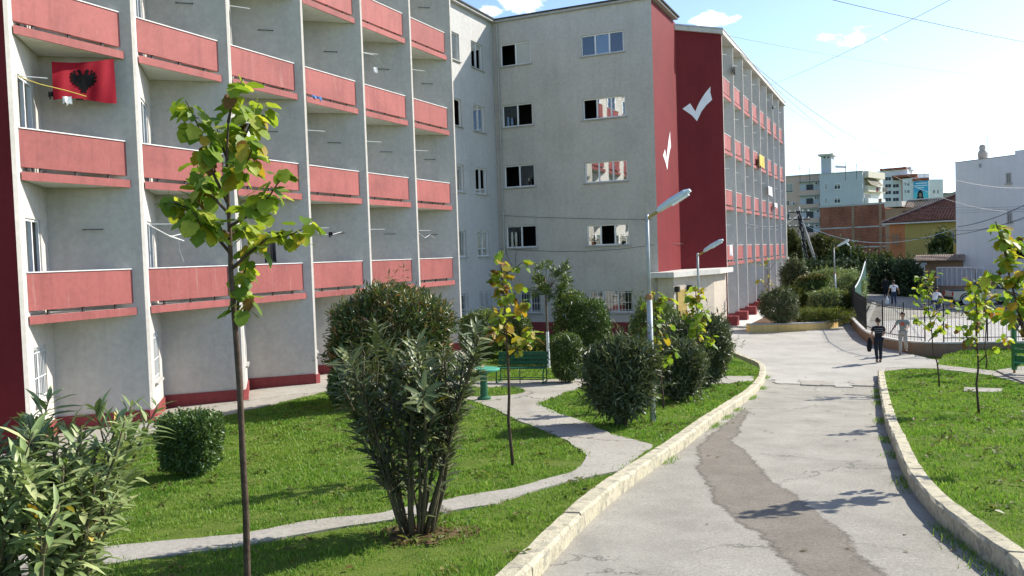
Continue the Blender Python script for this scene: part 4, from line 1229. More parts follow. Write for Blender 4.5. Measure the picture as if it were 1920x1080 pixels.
px_sapling('sapling with yellow-green crown between the two lamp posts near the porch', (1314, 744), (1303, 535), .40, 62, 150, .17, (.74, .23, .03), 24, .03, .024)
px_sapling('leafy sapling on the far lawn in front of the bent fence posts', (1761, 726), (1734, 510), .42, 62, 150, .15, (.82, .13, .05), 25, .04, .024)
px_sapling('sapling standing foremost on the lawn beside the side path, trunk bare below', (1836, 776), (1826, 505), .36, 66, 160, .14, (.80, .13, .07), 26, .03, .026)
px_sapling('sapling behind the foremost one, growing on the fenced lawn strip', (1849, 691), (1846, 520), .45, 48, 120, .175, (.78, .17, .05), 27, .03, .024)
px_sapling('large-leaved sapling at the picture edge hanging over the green steel frame', (1992, 872), (1872, 415), .46, 95, 200, .14, (.74, .24, .02), 28, .04, .026)
px_sapling('tiny sapling with a few yellow leaves in front of the far wing', (1445, 600), (1437, 482), .30, 42, 26, .24, (.18, .62, .2), 29, .02, .015, off=.3, nb=5)

# ---- oleanders
pb = on_ground(782, 1000)
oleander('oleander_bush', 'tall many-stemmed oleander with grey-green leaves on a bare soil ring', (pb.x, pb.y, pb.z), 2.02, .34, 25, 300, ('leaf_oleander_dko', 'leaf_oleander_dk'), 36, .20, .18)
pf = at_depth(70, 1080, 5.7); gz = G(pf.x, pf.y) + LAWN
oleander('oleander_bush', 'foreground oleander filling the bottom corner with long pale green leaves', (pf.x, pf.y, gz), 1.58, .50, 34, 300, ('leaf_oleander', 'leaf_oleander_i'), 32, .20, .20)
s_ = []
for a in np.linspace(0, 6.28, 26)[:-1]:
    rr = .50 + .10 * math.sin(3 * a) + random.uniform(-.06, .06); s_.append((pb.x + .12 + math.cos(a) * rr, pb.y + math.sin(a) * rr * .8))
soil_ring = s_
drape('soil_ring', s_, LAWN + .006, 'soil', .12, 0, 'structure', .1, .05)

# ---- clipped and rounded shrubs
px_shrub('clipped_shrub', 'square clipped box shrub on the lawn by the near wing', 'shrub', 361, 890, 96, 116, 'leaf_box', leaf=.055, n=17000, e=9, lump=.025, flare=.10, seed=41, sprigs=45)
px_shrub('round_shrub', 'big round bush with reddish shoot tips behind the tall oleander', 'shrub', 736, 750, 216, 205, 'leaf_photinia', .9, leaf=.17, n=24000, e=2.3, lump=.10, stems=9, stem_h=.7, tpl=SLIM, seed=42)
px_shrub('clipped_shrub', 'low dark clipped shrub beside the big round bush at the walkway', 'shrub', 664, 764, 84, 76, 'leaf_box', leaf=.06, n=13000, e=3.6, lump=.04, seed=43)
px_shrub('clipped_shrub', 'rounded dark shrub under the barred link-wall windows', 'shrub', 905, 672, 80, 88, 'leaf_privet', leaf=.08, n=12000, e=3.0, lump=.06, seed=44)
px_shrub('clipped_shrub', 'upright clipped shrub behind the orange-leaved sapling, nearest the bench back', 'shrub', 968, 668, 58, 80, 'leaf_privet', leaf=.08, n=10000, e=3.4, lump=.05, seed=45)
px_shrub('clipped_shrub', 'narrow clipped column shrub to one side of the green bench', 'shrub', 1064, 718, 54, 92, 'leaf_privet', leaf=.065, n=13000, e=3.4, lump=.05, flare=.10, seed=46)
px_shrub('clipped_shrub', 'large clipped shrub mass in front of the barred gable window', 'shrub', 1108, 676, 70, 116, 'leaf_box', leaf=.085, n=13000, e=3.6, lump=.08, seed=47)
px_shrub('clipped_shrub', 'leaning clipped shrub joined to the large one beside the whitewashed trunk', 'shrub', 1072, 672, 58, 122, 'leaf_privet', leaf=.09, n=9000, e=2.6, lump=.12, seed=48)
px_shrub('oleander_shrub', 'trimmed dark oleander shrub right next to the nearest lamp post', 'shrub', 1165, 798, 114, 156, 'leaf_oleander_dk', leaf=.15, n=11000, e=2.9, lump=.07, stems=12, stem_h=.5, flare=.18, tpl=SLIM, seed=49)
px_shrub('oleander_shrub', 'middle trimmed oleander shrub behind the nearest lamp post', 'shrub', 1272, 752, 86, 110, 'leaf_oleander_dk', leaf=.14, n=11000, e=3.0, lump=.07, stems=9, stem_h=.4, flare=.14, tpl=SLIM, seed=50)
px_shrub('oleander_shrub', 'broad oleander shrub at the lawn corner beside the yard', 'shrub', 1312, 724, 106, 128, 'leaf_oleander_dk', leaf=.15, n=14000, e=2.8, lump=.08, stems=10, stem_h=.4, flare=.10, tpl=SLIM, seed=51)
px_shrub('oleander_shrub', 'dark shrub filling the corner below the gable beside the porch', 'shrub', 1232, 690, 88, 128, 'leaf_privet', leaf=.12, n=11000, e=2.6, lump=.10, tpl=SLIM, seed=52)
# low flowering stuff at the gable foot
px_shrub('flower_bed', 'loose green flower bed plants at the foot of the gable', 'plants', 1005, 682, 96, 36, 'leaf_weed', .5, leaf=.10, n=5000, e=2.4, lump=.2, seed=53)
# small evergreen tree with whitewashed trunk
tb = on_ground(1029, 690); dT = depth_of(tb); tp = at_depth(1022, 520, dT)
rt = empty('small_evergreen_tree', tb, 0, 'small dark evergreen tree with whitewashed trunk behind the bench', 'tree')
m = MB(); m.smooth = True
m.tube([tb - Vector((0, 0, .05)), tb.lerp(tp, .35), tb.lerp(tp, .7), tp], [.05, .045, .038, .02], 8).build('trunk', 'bark_grey', rt)
MB().tube([tb + Vector((0, 0, .0)), tb.lerp(tp, .40)], [.056, .051], 10).build('whitewash', 'white_paint', rt)
cc = at_depth(1038, 532, dT); r = np.random.default_rng(61)
PP, DD = [], []
for k in range(26):                                   # rosettes of long leaves
    q = unit(r.normal(size=3)) * r.uniform(.35, 1.0, 3) * np.array([.78, .7, .85]); c = np.array(cc) + q
    MB().tube([tp.lerp(tb, .2), Vector(c) * .5 + tp * .5, Vector(c)], [.014, .010, .006], 4).build('branch', 'bark_grey', rt)
    for j in range(34):
        dd = unit(unit(q + np.array([0, 0, .4])) * .6 + r.normal(size=3) * .8); PP.append(c - dd * .02 + r.normal(size=3) * .07); DD.append(dd)
PP, DD = np.array(PP), np.array(DD)
V, Fq = leaf_cloud(PP - np.array(tb), DD, unit(r.normal(size=PP.shape) * .5 + np.array([0, 0, 1.0])), r.uniform(.16, .30, len(PP)), SLIM)
o = link('crown', np_mesh('crown', V, Fq, 'leaf_privet'), rt); o['kind'] = 'stuff'

# ---- grass blades on the lawns
def grass(name, poly, excl, dens, hgt, parent_kind='stuff', maxd=60, seed=5, zoff=LAWN, matn='grass_blades', tuft=None):
    r = np.random.default_rng(seed)
    xs = [p[0] for p in poly]; ys = [p[1] for p in poly]
    A = (max(xs) - min(xs)) * (max(ys) - min(ys)); n = int(A * dens)
    P = np.stack([r.uniform(min(xs), max(xs), n), r.uniform(min(ys), max(ys), n)], 1)
    dep = P @ np.array([Fv.x, Fv.y]); lat = P @ np.array([R0.x, R0.y])
    vis = (dep > 2.5) & (dep < maxd) & (np.abs(lat) < dep * .66 + 2.5)
    keep = np.clip(9.0 / np.maximum(dep, 1), .16, 1.0)
    P = P[vis & (r.uniform(0, 1, n) < keep)]
    P = P[inside(poly, P)]
    for e in excl: P = P[~inside(e, P + r.normal(size=P.shape) * .07)]
    dep = P @ np.array([Fv.x, Fv.y]); n = len(P)
    z = Gn(P) + zoff - .01
    cl = np.array([mnoise.noise(Vector((x * 1.1, y * 1.1, 0))) for x, y in P]) if n < 400000 else np.zeros(n)
    cl2 = np.array([mnoise.noise(Vector((x * 4.5, y * 4.5, 7))) for x, y in P])
    h = hgt * np.clip(1 + .9 * cl + .6 * cl2, .35, 2.4) * r.uniform(.5, 1.35, n) * (1 + np.clip(dep - 12, 0, 20) * .012)
    wd = .0045 * np.clip(dep / 7, .9, 4.5) * r.uniform(.7, 1.4, n)
    a = r.uniform(0, 6.283, n); ca, sa = np.cos(a), np.sin(a)
    lean = h * r.uniform(.15, .8, n); b = r.uniform(0, 6.283, n); lx, ly = np.cos(b) * lean, np.sin(b) * lean
    base = np.column_stack([P, z])
    w3 = np.column_stack([ca * wd, sa * wd, np.zeros(n)])
    mid = base + np.column_stack([lx * .35, ly * .35, h * .6])
    tip = base + np.column_stack([lx, ly, h])
    V = np.stack([base - w3, base + w3, mid - w3 * .75, mid + w3 * .75, tip], 1).reshape(-1, 3)
    k = (np.arange(n) * 5)[:, None, None]
    Fq = (np.array([(0, 1, 3), (0, 3, 2), (2, 3, 4)])[None] + k).reshape(-1, 3)
    o = link(name, np_mesh(name, V, Fq, matn)); o['kind'] = 'stuff'
    return o
tag(grass('grass', lawnL, [path_main, [(pb.x + (x - pb.x) * .72, pb.y + (y - pb.y) * .72) for x, y in soil_ring]], 1700, .042, seed=71), 'bright green grass of the lawn between road and dormitory', 'grass')
tag(grass('grass', lawnR, [path_right], 1500, .040, seed=72), 'bright green grass of the lawn on the far side of the road', 'grass')
tag(grass('grass', lawnR2, [path_right], 900, .06, seed=73), 'green grass strip between the side path and the fence', 'grass')
tag(grass('grass', island, [], 900, .05, seed=74, zoff=LAWN + .03), 'small round grass island beneath the green table', 'grass')
# tufts along the foot of the kerb
tl_ = []
rk = random.Random(77)
for line, sg in ((KL, -1), (KR, 1)):
    for i in range(len(line)):
        if mnoise.noise(Vector((line[i][0] * .9, line[i][1] * .9, 3))) > .12:
            for q in range(45):
                j = min(i + 1, len(line) - 1); t = rk.random()
                x = line[i][0] + (line[j][0] - line[i][0]) * t; y = line[i][1] + (line[j][1] - line[i][1]) * t
                tl_.append((x + rk.gauss(0, .07) + (.05 if sg < 0 else -.05), y + rk.gauss(0, .12)))
T = np.array(tl_); r = np.random.default_rng(78)
z = Gn(T); n = len(T); h = r.uniform(.02, .085, n); a = r.uniform(0, 6.28, n); w = .007
b0 = np.column_stack([T, z]); w3 = np.column_stack([np.cos(a) * w, np.sin(a) * w, np.zeros(n)]); tip = b0 + np.column_stack([r.normal(size=(n, 2)) * .03, h])
V = np.stack([b0 - w3, b0 + w3, tip], 1).reshape(-1, 3); Fq = np.arange(3 * n).reshape(-1, 3)
o = link('grass', np_mesh('grass', V, Fq, 'grass_blades')); tag(o, 'straggling grass tufts growing along the foot of the kerbs', 'grass', None, 'stuff')

r = np.random.default_rng(91); n = 260
a = r.uniform(0, 6.28, n); q = .62 * np.sqrt(r.uniform(0, 1, n)); Q = np.column_stack([pb.x + .1 + np.cos(a) * q, pb.y + np.sin(a) * q * .85])
P = np.column_stack([Q, Gn(Q) + LAWN + .015]); V, Fq = leaf_cloud(P, unit(r.normal(size=(n, 3)) * np.array([1, 1, .15])), unit(r.normal(size=(n, 3)) * .25 + np.array([0, 0, 1])), r.uniform(.05, .13, n), SLIM)
o = link('leaf_litter', np_mesh('leaf_litter', V, Fq, 'leaf_rust')); tag(o, 'dry brown fallen leaves on the soil ring under the tall oleander', 'leaves', None, 'stuff')

# fallen leaves and broad-leaved weeds in the lawns
def scatter(name, label, cat, poly, n, size, matn, tpl, excl=(), z=LAWN + .03, seed=1, flat=.3, rosette=1):
    r = np.random.default_rng(seed); xs = [p[0] for p in poly]; ys = [p[1] for p in poly]
    Q = np.stack([r.uniform(min(xs), max(xs), n * 6), r.uniform(min(ys), max(ys), n * 6)], 1)
    dep = Q @ np.array([Fv.x, Fv.y]); lat = Q @ np.array([R0.x, R0.y]); Q = Q[(dep > 3) & (dep < 32) & (np.abs(lat) < dep * .64 + 1)]
    Q = Q[inside(poly, Q)]
    for e in excl: Q = Q[~inside(e, Q)]
    Q = Q[:n]; Q = np.repeat(Q, rosette, 0) + (r.normal(size=(len(Q) * rosette, 2)) * size * .5 if rosette > 1 else 0)
    P = np.column_stack([Q, Gn(Q) + z]); m = len(P)
    V, Fq = leaf_cloud(P, unit(r.normal(size=(m, 3)) * np.array([1, 1, flat])), unit(r.normal(size=(m, 3)) * flat + np.array([0, 0, 1])), size * r.uniform(.6, 1.4, m), tpl)
    o = link(name, np_mesh(name, V, Fq, matn)); tag(o, label, cat, None, 'stuff')
scatter('fallen_leaves', 'dry fallen leaves scattered over the lawn by the dormitory', 'leaves', lawnL, 260, .09, 'leaf_rust', DIAMOND, [path_main], LAWN + .045, 201)
scatter('fallen_leaves', 'dry fallen leaves scattered over the lawn across the road', 'leaves', lawnR, 160, .09, 'leaf_rust', DIAMOND, [], LAWN + .045, 202)
scatter('fallen_leaves', 'few brown leaves lying on the asphalt road', 'leaves', road_poly, 46, .075, 'leaf_rust', DIAMOND, [], .012, 203, .12)
scatter('weeds', 'broad-leaved weeds dotted through the lawn by the dormitory', 'weeds', lawnL, 420, .085, 'leaf_weed', DIAMOND, [path_main], LAWN + .05, 204, .35, 9)
scatter('weeds', 'broad-leaved weeds dotted through the lawn across the road', 'weeds', lawnR, 260, .085, 'leaf_weed', DIAMOND, [], LAWN + .05, 205, .35, 9)
# ================================================================== STREET FURNITURE
Zv = Vector((0, 0, 1))
def lamp(label, bpx, tpx, off, L=.95, dirx=Vector((1, .05, 0)), thick=True, depth=None, rs=1.0):
    b = on_ground(*bpx, off) if depth is None else at_depth(*bpx, depth)
    d = depth_of(b); t = at_depth(*tpx, d)
    root = empty('street_lamp', b, 0, label, 'street lamp', 'street lamps with slanted heads')
    m = MB(); m.smooth = True
    j = b.lerp(t, .62)
    m.tube([b - Zv * .3, j], .055 * rs, 10).build('pole', 'lamp_pole', root)
    m = MB(); m.smooth = True
    m.tube([j - (t - b) * .01, t + (t - b).normalized() * .06], .036 * rs, 10).build('pole_upper', 'lamp_pole', root)
    MB().lathe([(.066 * rs, 0), (.068 * rs, .09), (.045, .11)], 10, j - Zv * .08).build('joint_band', 'lamp_band', root)
    MB().box(b + Zv * 1.25 + Vector((.07, -.03, 0)), (.03, .1, .26)).build('service_door', 'lamp_pole', root)
    dv = (dirx.normalized() * math.cos(R(30)) + Zv * math.sin(R(30))).normalized(); sd = dv.cross(Zv).normalized(); up = sd.cross(dv)
    a0 = t - Zv * .02; a1 = a0 + dv * L * .30
    MB().tube([a0 - dv * .05, a1], .030, 8).build('arm', 'lamp_arm', root)
    h = MB(); Hh = L * .80
    secs = [(0, .055, .055), (.10, .08, .085), (.45, .125, .105), (.85, .14, .09), (1.0, .105, .045)]
    V = []; n = 8
    for s, w, q in secs:
        c = a1 + dv * (s * Hh - .03)
        for k in range(n):
            th = 6.283 * (k + .5) / n
            y = math.sin(th); V.append(c + sd * (math.cos(th) * w) + up * (y * q if y > 0 else y * q * .45))
    Fq = [(i * n + k, (i + 1) * n + k, (i + 1) * n + (k + 1) % n, i * n + (k + 1) % n) for i in range(len(secs) - 1) for k in range(n)]
    Fq += [tuple(range(n)), tuple((len(secs) - 1) * n + k for k in range(n))[::-1]]
    hd = h.add(V, Fq).build('lamp_head', 'lamp_head', root)
    MB().box(a1 + dv * (Hh * .62) - up * .045, (Hh * .5, .17, .03), (dv, sd, up)).build('lens', 'lamp_glass', hd)
    return root
lamp('nearest street lamp, tall pale pole beside the trimmed oleander shrub', (1224, 793), (1213, 408), LAWN, .92)
lamp('second street lamp, its pole rising before the porch of the red wall', (1313, 700), (1308, 478), LAWN, .90)
lamp('street lamp standing in the raised bed behind the yellow wall', (1568, 583), (1563.5, 466), .35, .92, Vector((1, -.1, 0)))
lamp('farthest street lamp in front of the brick building', (1598, 540), (1595, 463), .3, .9, Vector((-.6, .8, 0)), rs=.9)

def bench(label, pl, pr, off=LAWN + .03):
    a, b = on_ground(*pl, off), on_ground(*pr, off); c = (a + b) / 2; u = (b - a); u.z = 0; W = 1.5; u.normalize()
    f = Vector((u.y, -u.x, 0))                       # front, towards the path
    root = empty('park_bench', c, 0, label, 'bench')
    P = lambda x, y, z: c + u * x + f * y + Zv * z
    for y in (-.16, -.05, .06, .17):
        MB().box(P(0, y + .02, .43), (W, .095, .03), (u, f, Zv)).build('seat_slat', 'bench_green', root)
    for k, z in enumerate((.55, .68, .80)):
        tl = Vector(f * .25 - Zv * 1).normalized()
        MB().box(P(0, -.24 - .035 * k, z), (W, .028, .105), (u, f, Zv)).build('back_slat', 'bench_green', root)
    for x in (-W / 2 + .06, W / 2 - .06):
        m = MB(); m.smooth = True
        m.tube([P(x, .26, 0), P(x, .25, .22), P(x, .20, .36), P(x, .10, .405), P(x, -.10, .405), P(x, -.22, .42), P(x, -.29, .62), P(x, -.33, .84)], .019, 6)
        m.build('leg', 'bench_green', root)
        m = MB(); m.smooth = True
        m.tube([P(x, -.20, .40), P(x, -.27, .30), P(x, -.24, .15), P(x, -.28, 0)], .019, 6).build('leg', 'bench_green', root)
        MB().bar(P(x, .27, .012), P(x, -.30, .012), .035, .024).build('foot_rail', 'bench_green', root)
    for y in (.2, -.24):
        MB().bar(P(-W / 2 + .08, y, .10), P(W / 2 - .08, y, .10), .022, .022).build('stretcher', 'bench_green', root)
    m = MB(); m.bar(P(0, .2, 0), P(0, .2, .40), .02, .02); m.build('leg', 'bench_green', root)
    return root
bench('green slatted park bench facing the footpath beyond the round table', (937, 716), (1020, 717))
bench('green slatted park bench mostly hidden behind the tall oleander', (762, 744), (812, 733))
def table(label, px):
    c = on_ground(*px, LAWN + .03); root = empty('round_table', c, 0, label, 'table')
    MB().lathe([(.05, .70), (.38, .705), (.41, .72), (.41, .75), (.38, .765)], 28, c).build('table_top', 'table_green', root)
    MB().lathe([(.17, .0), (.17, .04), (.095, .08), (.085, .6), (.14, .70)], 16, c).build('pedestal', 'bench_green', root)
    return root
table('round green pedestal table on the small grass island', (908, 748))

# green steel frame at the picture's edge: posts, top beam and plank steps
def frame_green():
    b = on_ground(1902, 703, LAWN); d = depth_of(b); root = empty('garden_swing_frame', b, 0, 'green painted steel frame with plank seats on the white side slab', 'frame')
    t = at_depth(1893, 556, d); up = (t - b)
    h = up.z
    fwd = Vector((.75, -.66, 0)).normalized(); sd = Vector((fwd.y, -fwd.x, 0))
    MB().tube([b - Zv * .1, b + Zv * .16], .035, 8).build('ground_pin', 'lamp_band', root)
    MB().box(b + Zv * (.16 + (h - .16) / 2), (.115, .10, h - .16), (fwd, sd, Zv)).build('post', 'post_green', root)
    MB().box(b + fwd * 1.7 + Zv * (.16 + (h - .16) / 2), (.115, .10, h - .16), (fwd, sd, Zv)).build('post', 'post_green', root)
    m = MB(); m.bar(b + Zv * (h - .02) - fwd * .45 - Zv * .06, b + Zv * (h + .05) + fwd * 2.2, .09, .11); m.build('top_beam', 'post_green', root)
    for k, z in enumerate((.42, .78, .98)):
        m = MB(); m.box(b + fwd * .95 + Zv * z + sd * (.12 * k), (1.75, .26 if k == 0 else .04, .035 if k == 0 else .13), (fwd, sd, Zv)); m.build('plank', 'post_green' if k else 'table_green', root)
    m = MB(); m.extrude([(0, 0), (.55, .42), (.0, .42)], fwd, Zv, sd, b + Zv * .2 - sd * .02, .04).build('gusset', 'post_green', root)
frame_green()
slab = gpoly([(1868, 697), (1925, 688), (1990, 690), (1990, 740), (1925, 722)])
drape('frame_slab', slab, LAWN + .06, 'path_concrete', .5, .25)
c = on_ground(1842, 734, LAWN); o = MB()
o.prism([(c.x - .45, c.y - .32), (c.x + .42, c.y - .36), (c.x + .48, c.y + .30), (c.x - .40, c.y + .34)], c.z - .1, c.z + .05)
o = o.build('inspection_cover', ['path_concrete'], None, c); tag(o, 'pale concrete inspection cover set in the lawn behind the foremost sapling', 'cover')

# ---- retaining wall of the raised bed, bed surface
rw = smooth_line(gpoly([(1405, 623), (1450, 622), (1500, 621), (1556, 617), (1580, 610), (1598, 600)], 0), .4)
def strip_wall(name, label, line, h, th, matn, capm=None, cat='wall', side=1, base=-.3, topfn=None):
    c = Vector((line[0][0], line[0][1], G(*line[0]))); root = empty(name, c, 0, label, cat)
    off = offset(line, th * side); n = len(line); V = []; Fq = []
    zt = [G(*p) + (topfn(i / (n - 1)) if topfn else h) for i, p in enumerate(line)]
    for p, q, z in zip(line, off, zt):
        V += [(p[0], p[1], z - h + base), (p[0], p[1], z), (q[0], q[1], z), (q[0], q[1], z - h + base)]
    for i in range(n - 1):
        for k in range(4): Fq.append((i * 4 + k, i * 4 + (k + 1) % 4, (i + 1) * 4 + (k + 1) % 4, (i + 1) * 4 + k))
    Fq += [(0, 3, 2, 1), ((n - 1) * 4, (n - 1) * 4 + 1, (n - 1) * 4 + 2, (n - 1) * 4 + 3)]
    m = MB(); m.add(V, Fq); o = m.build('wall_body', matn, root)
    bm = bmesh.new(); bm.from_mesh(o.data); bmesh.ops.recalc_face_normals(bm, faces=bm.faces); bm.to_mesh(o.data); bm.free()
    if capm:
        l2, o2 = offset(line, -.03 * side), offset(line, (th + .03) * side); V = []; Fq = []
        for p, q, z in zip(l2, o2, zt): V += [(p[0], p[1], z + .004), (p[0], p[1], z + .06), (q[0], q[1], z + .06), (q[0], q[1], z + .004)]
        for i in range(n - 1):
            for k in range(4): Fq.append((i * 4 + k, i * 4 + (k + 1) % 4, (i + 1) * 4 + (k + 1) % 4, (i + 1) * 4 + k))
        Fq += [(0, 3, 2, 1), ((n - 1) * 4, (n - 1) * 4 + 1, (n - 1) * 4 + 2, (n - 1) * 4 + 3)]
        m = MB(); m.add(V, Fq); m.build('coping', capm, root)
    return root
strip_wall('retaining_wall', 'low yellow painted retaining wall round the planted bed', rw, .36, .28, 'ret_yellow', 'concrete_trim', side=1)
bed = offset(rw, .2) + gpoly([(1612, 570), (1620, 545)], .3) + [(-3.6, 66), (-6.4, 71), (-7.0, 60), (-7.0, 50)]
drape('planting_bed', bed, .32, 'soil', .8, .4)
drape('far_walkway', [(-8.6, 45.4), (-7.1, 45.2), (-6.9, 60), (-7.0, 72), (-10, 72), (-10, 45.8)], .10, 'concrete_white', .8, .3)
for j in range(7):                                   # red stepped footings under the far wing's tips
    y = Y0C + PC * (j + .0)
    o = MB().box((XC + .12, y + .12, G(XC, y) + .25), (.75 - .04 * j, .55, .62)).build('footing', 'plinth_red', dorm)

# ---- iron fence on its low wall
fp = gpoly([(1603, 607), (1630, 636), (1662, 650), (1700, 658), (1737, 661), (1769, 662), (1850, 661), (1945, 660)], 0)
fl = smooth_line(fp, .4)
strip_wall('fence_wall', 'low brown plastered wall carrying the iron fence', fl, .40, .26, 'brown_plaster', 'concrete_white', side=-1)
fr = empty('iron_fence', (fp[2][0], fp[2][1], G(*fp[2])), 0, 'black iron picket fence with a gap, standing on the low wall', 'fence')
FT = .46
fo = [Vector((x, y)) for x, y in offset(fp, -.13)]
def fpos(i, t): return fo[i].lerp(fo[i + 1], t)
pk = MB().tube([(0, 0, -.04), (0, 0, 1.42), (0, 0, 1.47)], [.0095, .0095, .002], 5).mesh('picket', 'fence_iron')
ps = MB().box((0, 0, .76), (.05, .05, 1.58)).mesh('post', 'fence_iron')
seg_ = [0, 1, 2, 3, 5, 6]
for i in seg_:
    a, b = fo[i], fo[i + 1]; L = (b - a).length; n = max(3, int(L / .135))
    for k in range(1, n):
        p = a.lerp(b, k / n); z = G(p.x, p.y) + FT
        link('picket', pk, fr, Vector((p.x, p.y, z)) - ORG[fr])
    za, zb = G(a.x, a.y) + FT, G(b.x, b.y) + FT
    for hh in (.16, 1.28):
        MB().bar((a.x, a.y, za + hh), (b.x, b.y, zb + hh), .014, .035).build('rail', 'fence_iron', fr)
for i in range(len(fo)):
    z = G(fo[i].x, fo[i].y) + FT; link('post', ps, fr, Vector((fo[i].x, fo[i].y, z)) - ORG[fr])
p = fo[5]; q = fo[4].lerp(fo[5], .12); MB().bar((p.x, p.y, G(p.x, p.y) + FT + .75), (q.x, q.y, G(q.x, q.y) + FT - .05), .035, .035).build('brace', 'fence_iron', fr)
# green sheet-metal fence leading away along the street
gA = on_ground(1603, 604, .2); gB_ = on_ground(1624, 574, 0)
gl_ = [(gA.x + (gB_.x - gA.x) * t, gA.y + (gB_.y - gA.y) * t) for t in np.linspace(0, 1, 9)]
gr = empty('sheet_metal_gate', (gl_[0][0], gl_[0][1], G(*gl_[0])), 0, 'dark green sheet metal gate leaf with swooping pale top edge', 'gate')
hgt = [1.75 + 1.0 * (t ** 1.7) for t in np.linspace(0, 1, 9)]
for i in range(8):
    a, b = gl_[i], gl_[i + 1]; za, zb = G(*a) + .25, G(*b) + .25
    u, n_, L = nrm_of(a, b)
    m = MB(); V = [(a[0], a[1], za), (b[0], b[1], zb), (b[0], b[1], zb + hgt[i + 1]), (a[0], a[1], za + hgt[i])]; k = Vector((n_.x, n_.y, 0)) * .03
    V += [tuple(Vector(v) + k) for v in V]
    m.add(V, [(0, 3, 2, 1), (4, 5, 6, 7), (0, 1, 5, 4), (1, 2, 6, 5), (2, 3, 7, 6), (3, 0, 4, 7)]); m.build('panel', 'gate_sheet', gr)
    MB().bar((a[0], a[1], za + hgt[i] + .02), (b[0], b[1], zb + hgt[i + 1] + .02), .05, .04).build('top_rail', 'steel_white', gr)
MB().box((gl_[0][0], gl_[0][1], G(*gl_[0]) + 1.1), (.08, .08, 2.2)).build('post', 'fence_iron', gr)
MB().box((gl_[-1][0], gl_[-1][1], G(*gl_[-1]) + 1.5), (.10, .10, 3.1)).build('post', 'gate_sheet', gr)
kk = smooth_line([(x + .35, y) for x, y in gl_], .6)
kerb('kerb_gate', kk, -1, .25, .30, 1.3, None, 'concrete_white')

# ---- shrubs of the raised bed
BO = .34
px_shrub('round_shrub', 'dark round shrub at the near end of the raised bed', 'shrub', 1462, 607, 62, 64, 'leaf_oleander_dk', off=BO, leaf=.14, n=10000, e=2.3, lump=.12, tpl=SLIM, seed=81)
px_shrub('clipped_shrub', 'cube-clipped hedge with rusty flat top in the raised bed', 'hedge', 1524, 580, 46, 62, 'leaf_box', off=BO, leaf=.12, n=12000, e=6, lump=.02, stem_h=.1, seed=82, top='leaf_rust')
px_shrub('oleander_shrub', 'grey-green oleander just in front of the bed lamp post', 'shrub', 1552, 590, 58, 46, 'leaf_oleander_i', off=BO, leaf=.16, n=9000, e=2.4, lump=.12, tpl=SLIM, seed=83)
px_shrub('oleander_shrub', 'grey-green oleander between the bed lamp post and the green gate', 'shrub', 1590, 578, 56, 60, 'leaf_oleander_i', off=BO, leaf=.17, n=9000, e=2.4, lump=.12, tpl=SLIM, seed=84)
px_shrub('oleander_shrub', 'pale oleander mound behind the rusty-topped hedge', 'shrub', 1550, 560, 60, 52, 'leaf_oleander_i', off=BO, leaf=.19, n=8000, e=2.4, lump=.14, tpl=SLIM, seed=85)
px_shrub('oleander_shrub', 'pale oleander mound at the far end of the bed', 'shrub', 1590, 545, 52, 36, 'leaf_oleander_i', off=BO, leaf=.22, n=7000, e=2.4, lump=.14, tpl=SLIM, seed=86)
px_shrub('round_shrub', 'low bright green bush beside the far wing walkway', 'shrub', 1496, 582, 34, 40, 'leaf_weed', off=BO, leaf=.12, n=6000, e=2.3, lump=.12, seed=87)
px_shrub('round_shrub', 'dark bush standing at the end corner of the far wing', 'shrub', 1490, 562, 40, 72, 'leaf_oleander_dk', off=BO, leaf=.22, n=8000, e=2.3, lump=.15, tpl=SLIM, seed=88)
px_shrub('weed_patch', 'straggly yellow-green weeds along the back of the yellow wall', 'weeds', 1535, 604, 110, 24, 'leaf_weed', .35, off=BO, leaf=.13, n=6500, e=3, lump=.3, stems=3, stem_h=.05, tpl=SLIM, seed=89)
px_shrub('weed_patch', 'dry weeds beside the bed lamp foot near the green gate', 'weeds', 1592, 592, 34, 40, 'leaf_weed', .5, off=BO, leaf=.13, n=3500, e=2.4, lump=.3, stems=3, stem_h=.05, tpl=SLIM, seed=90)

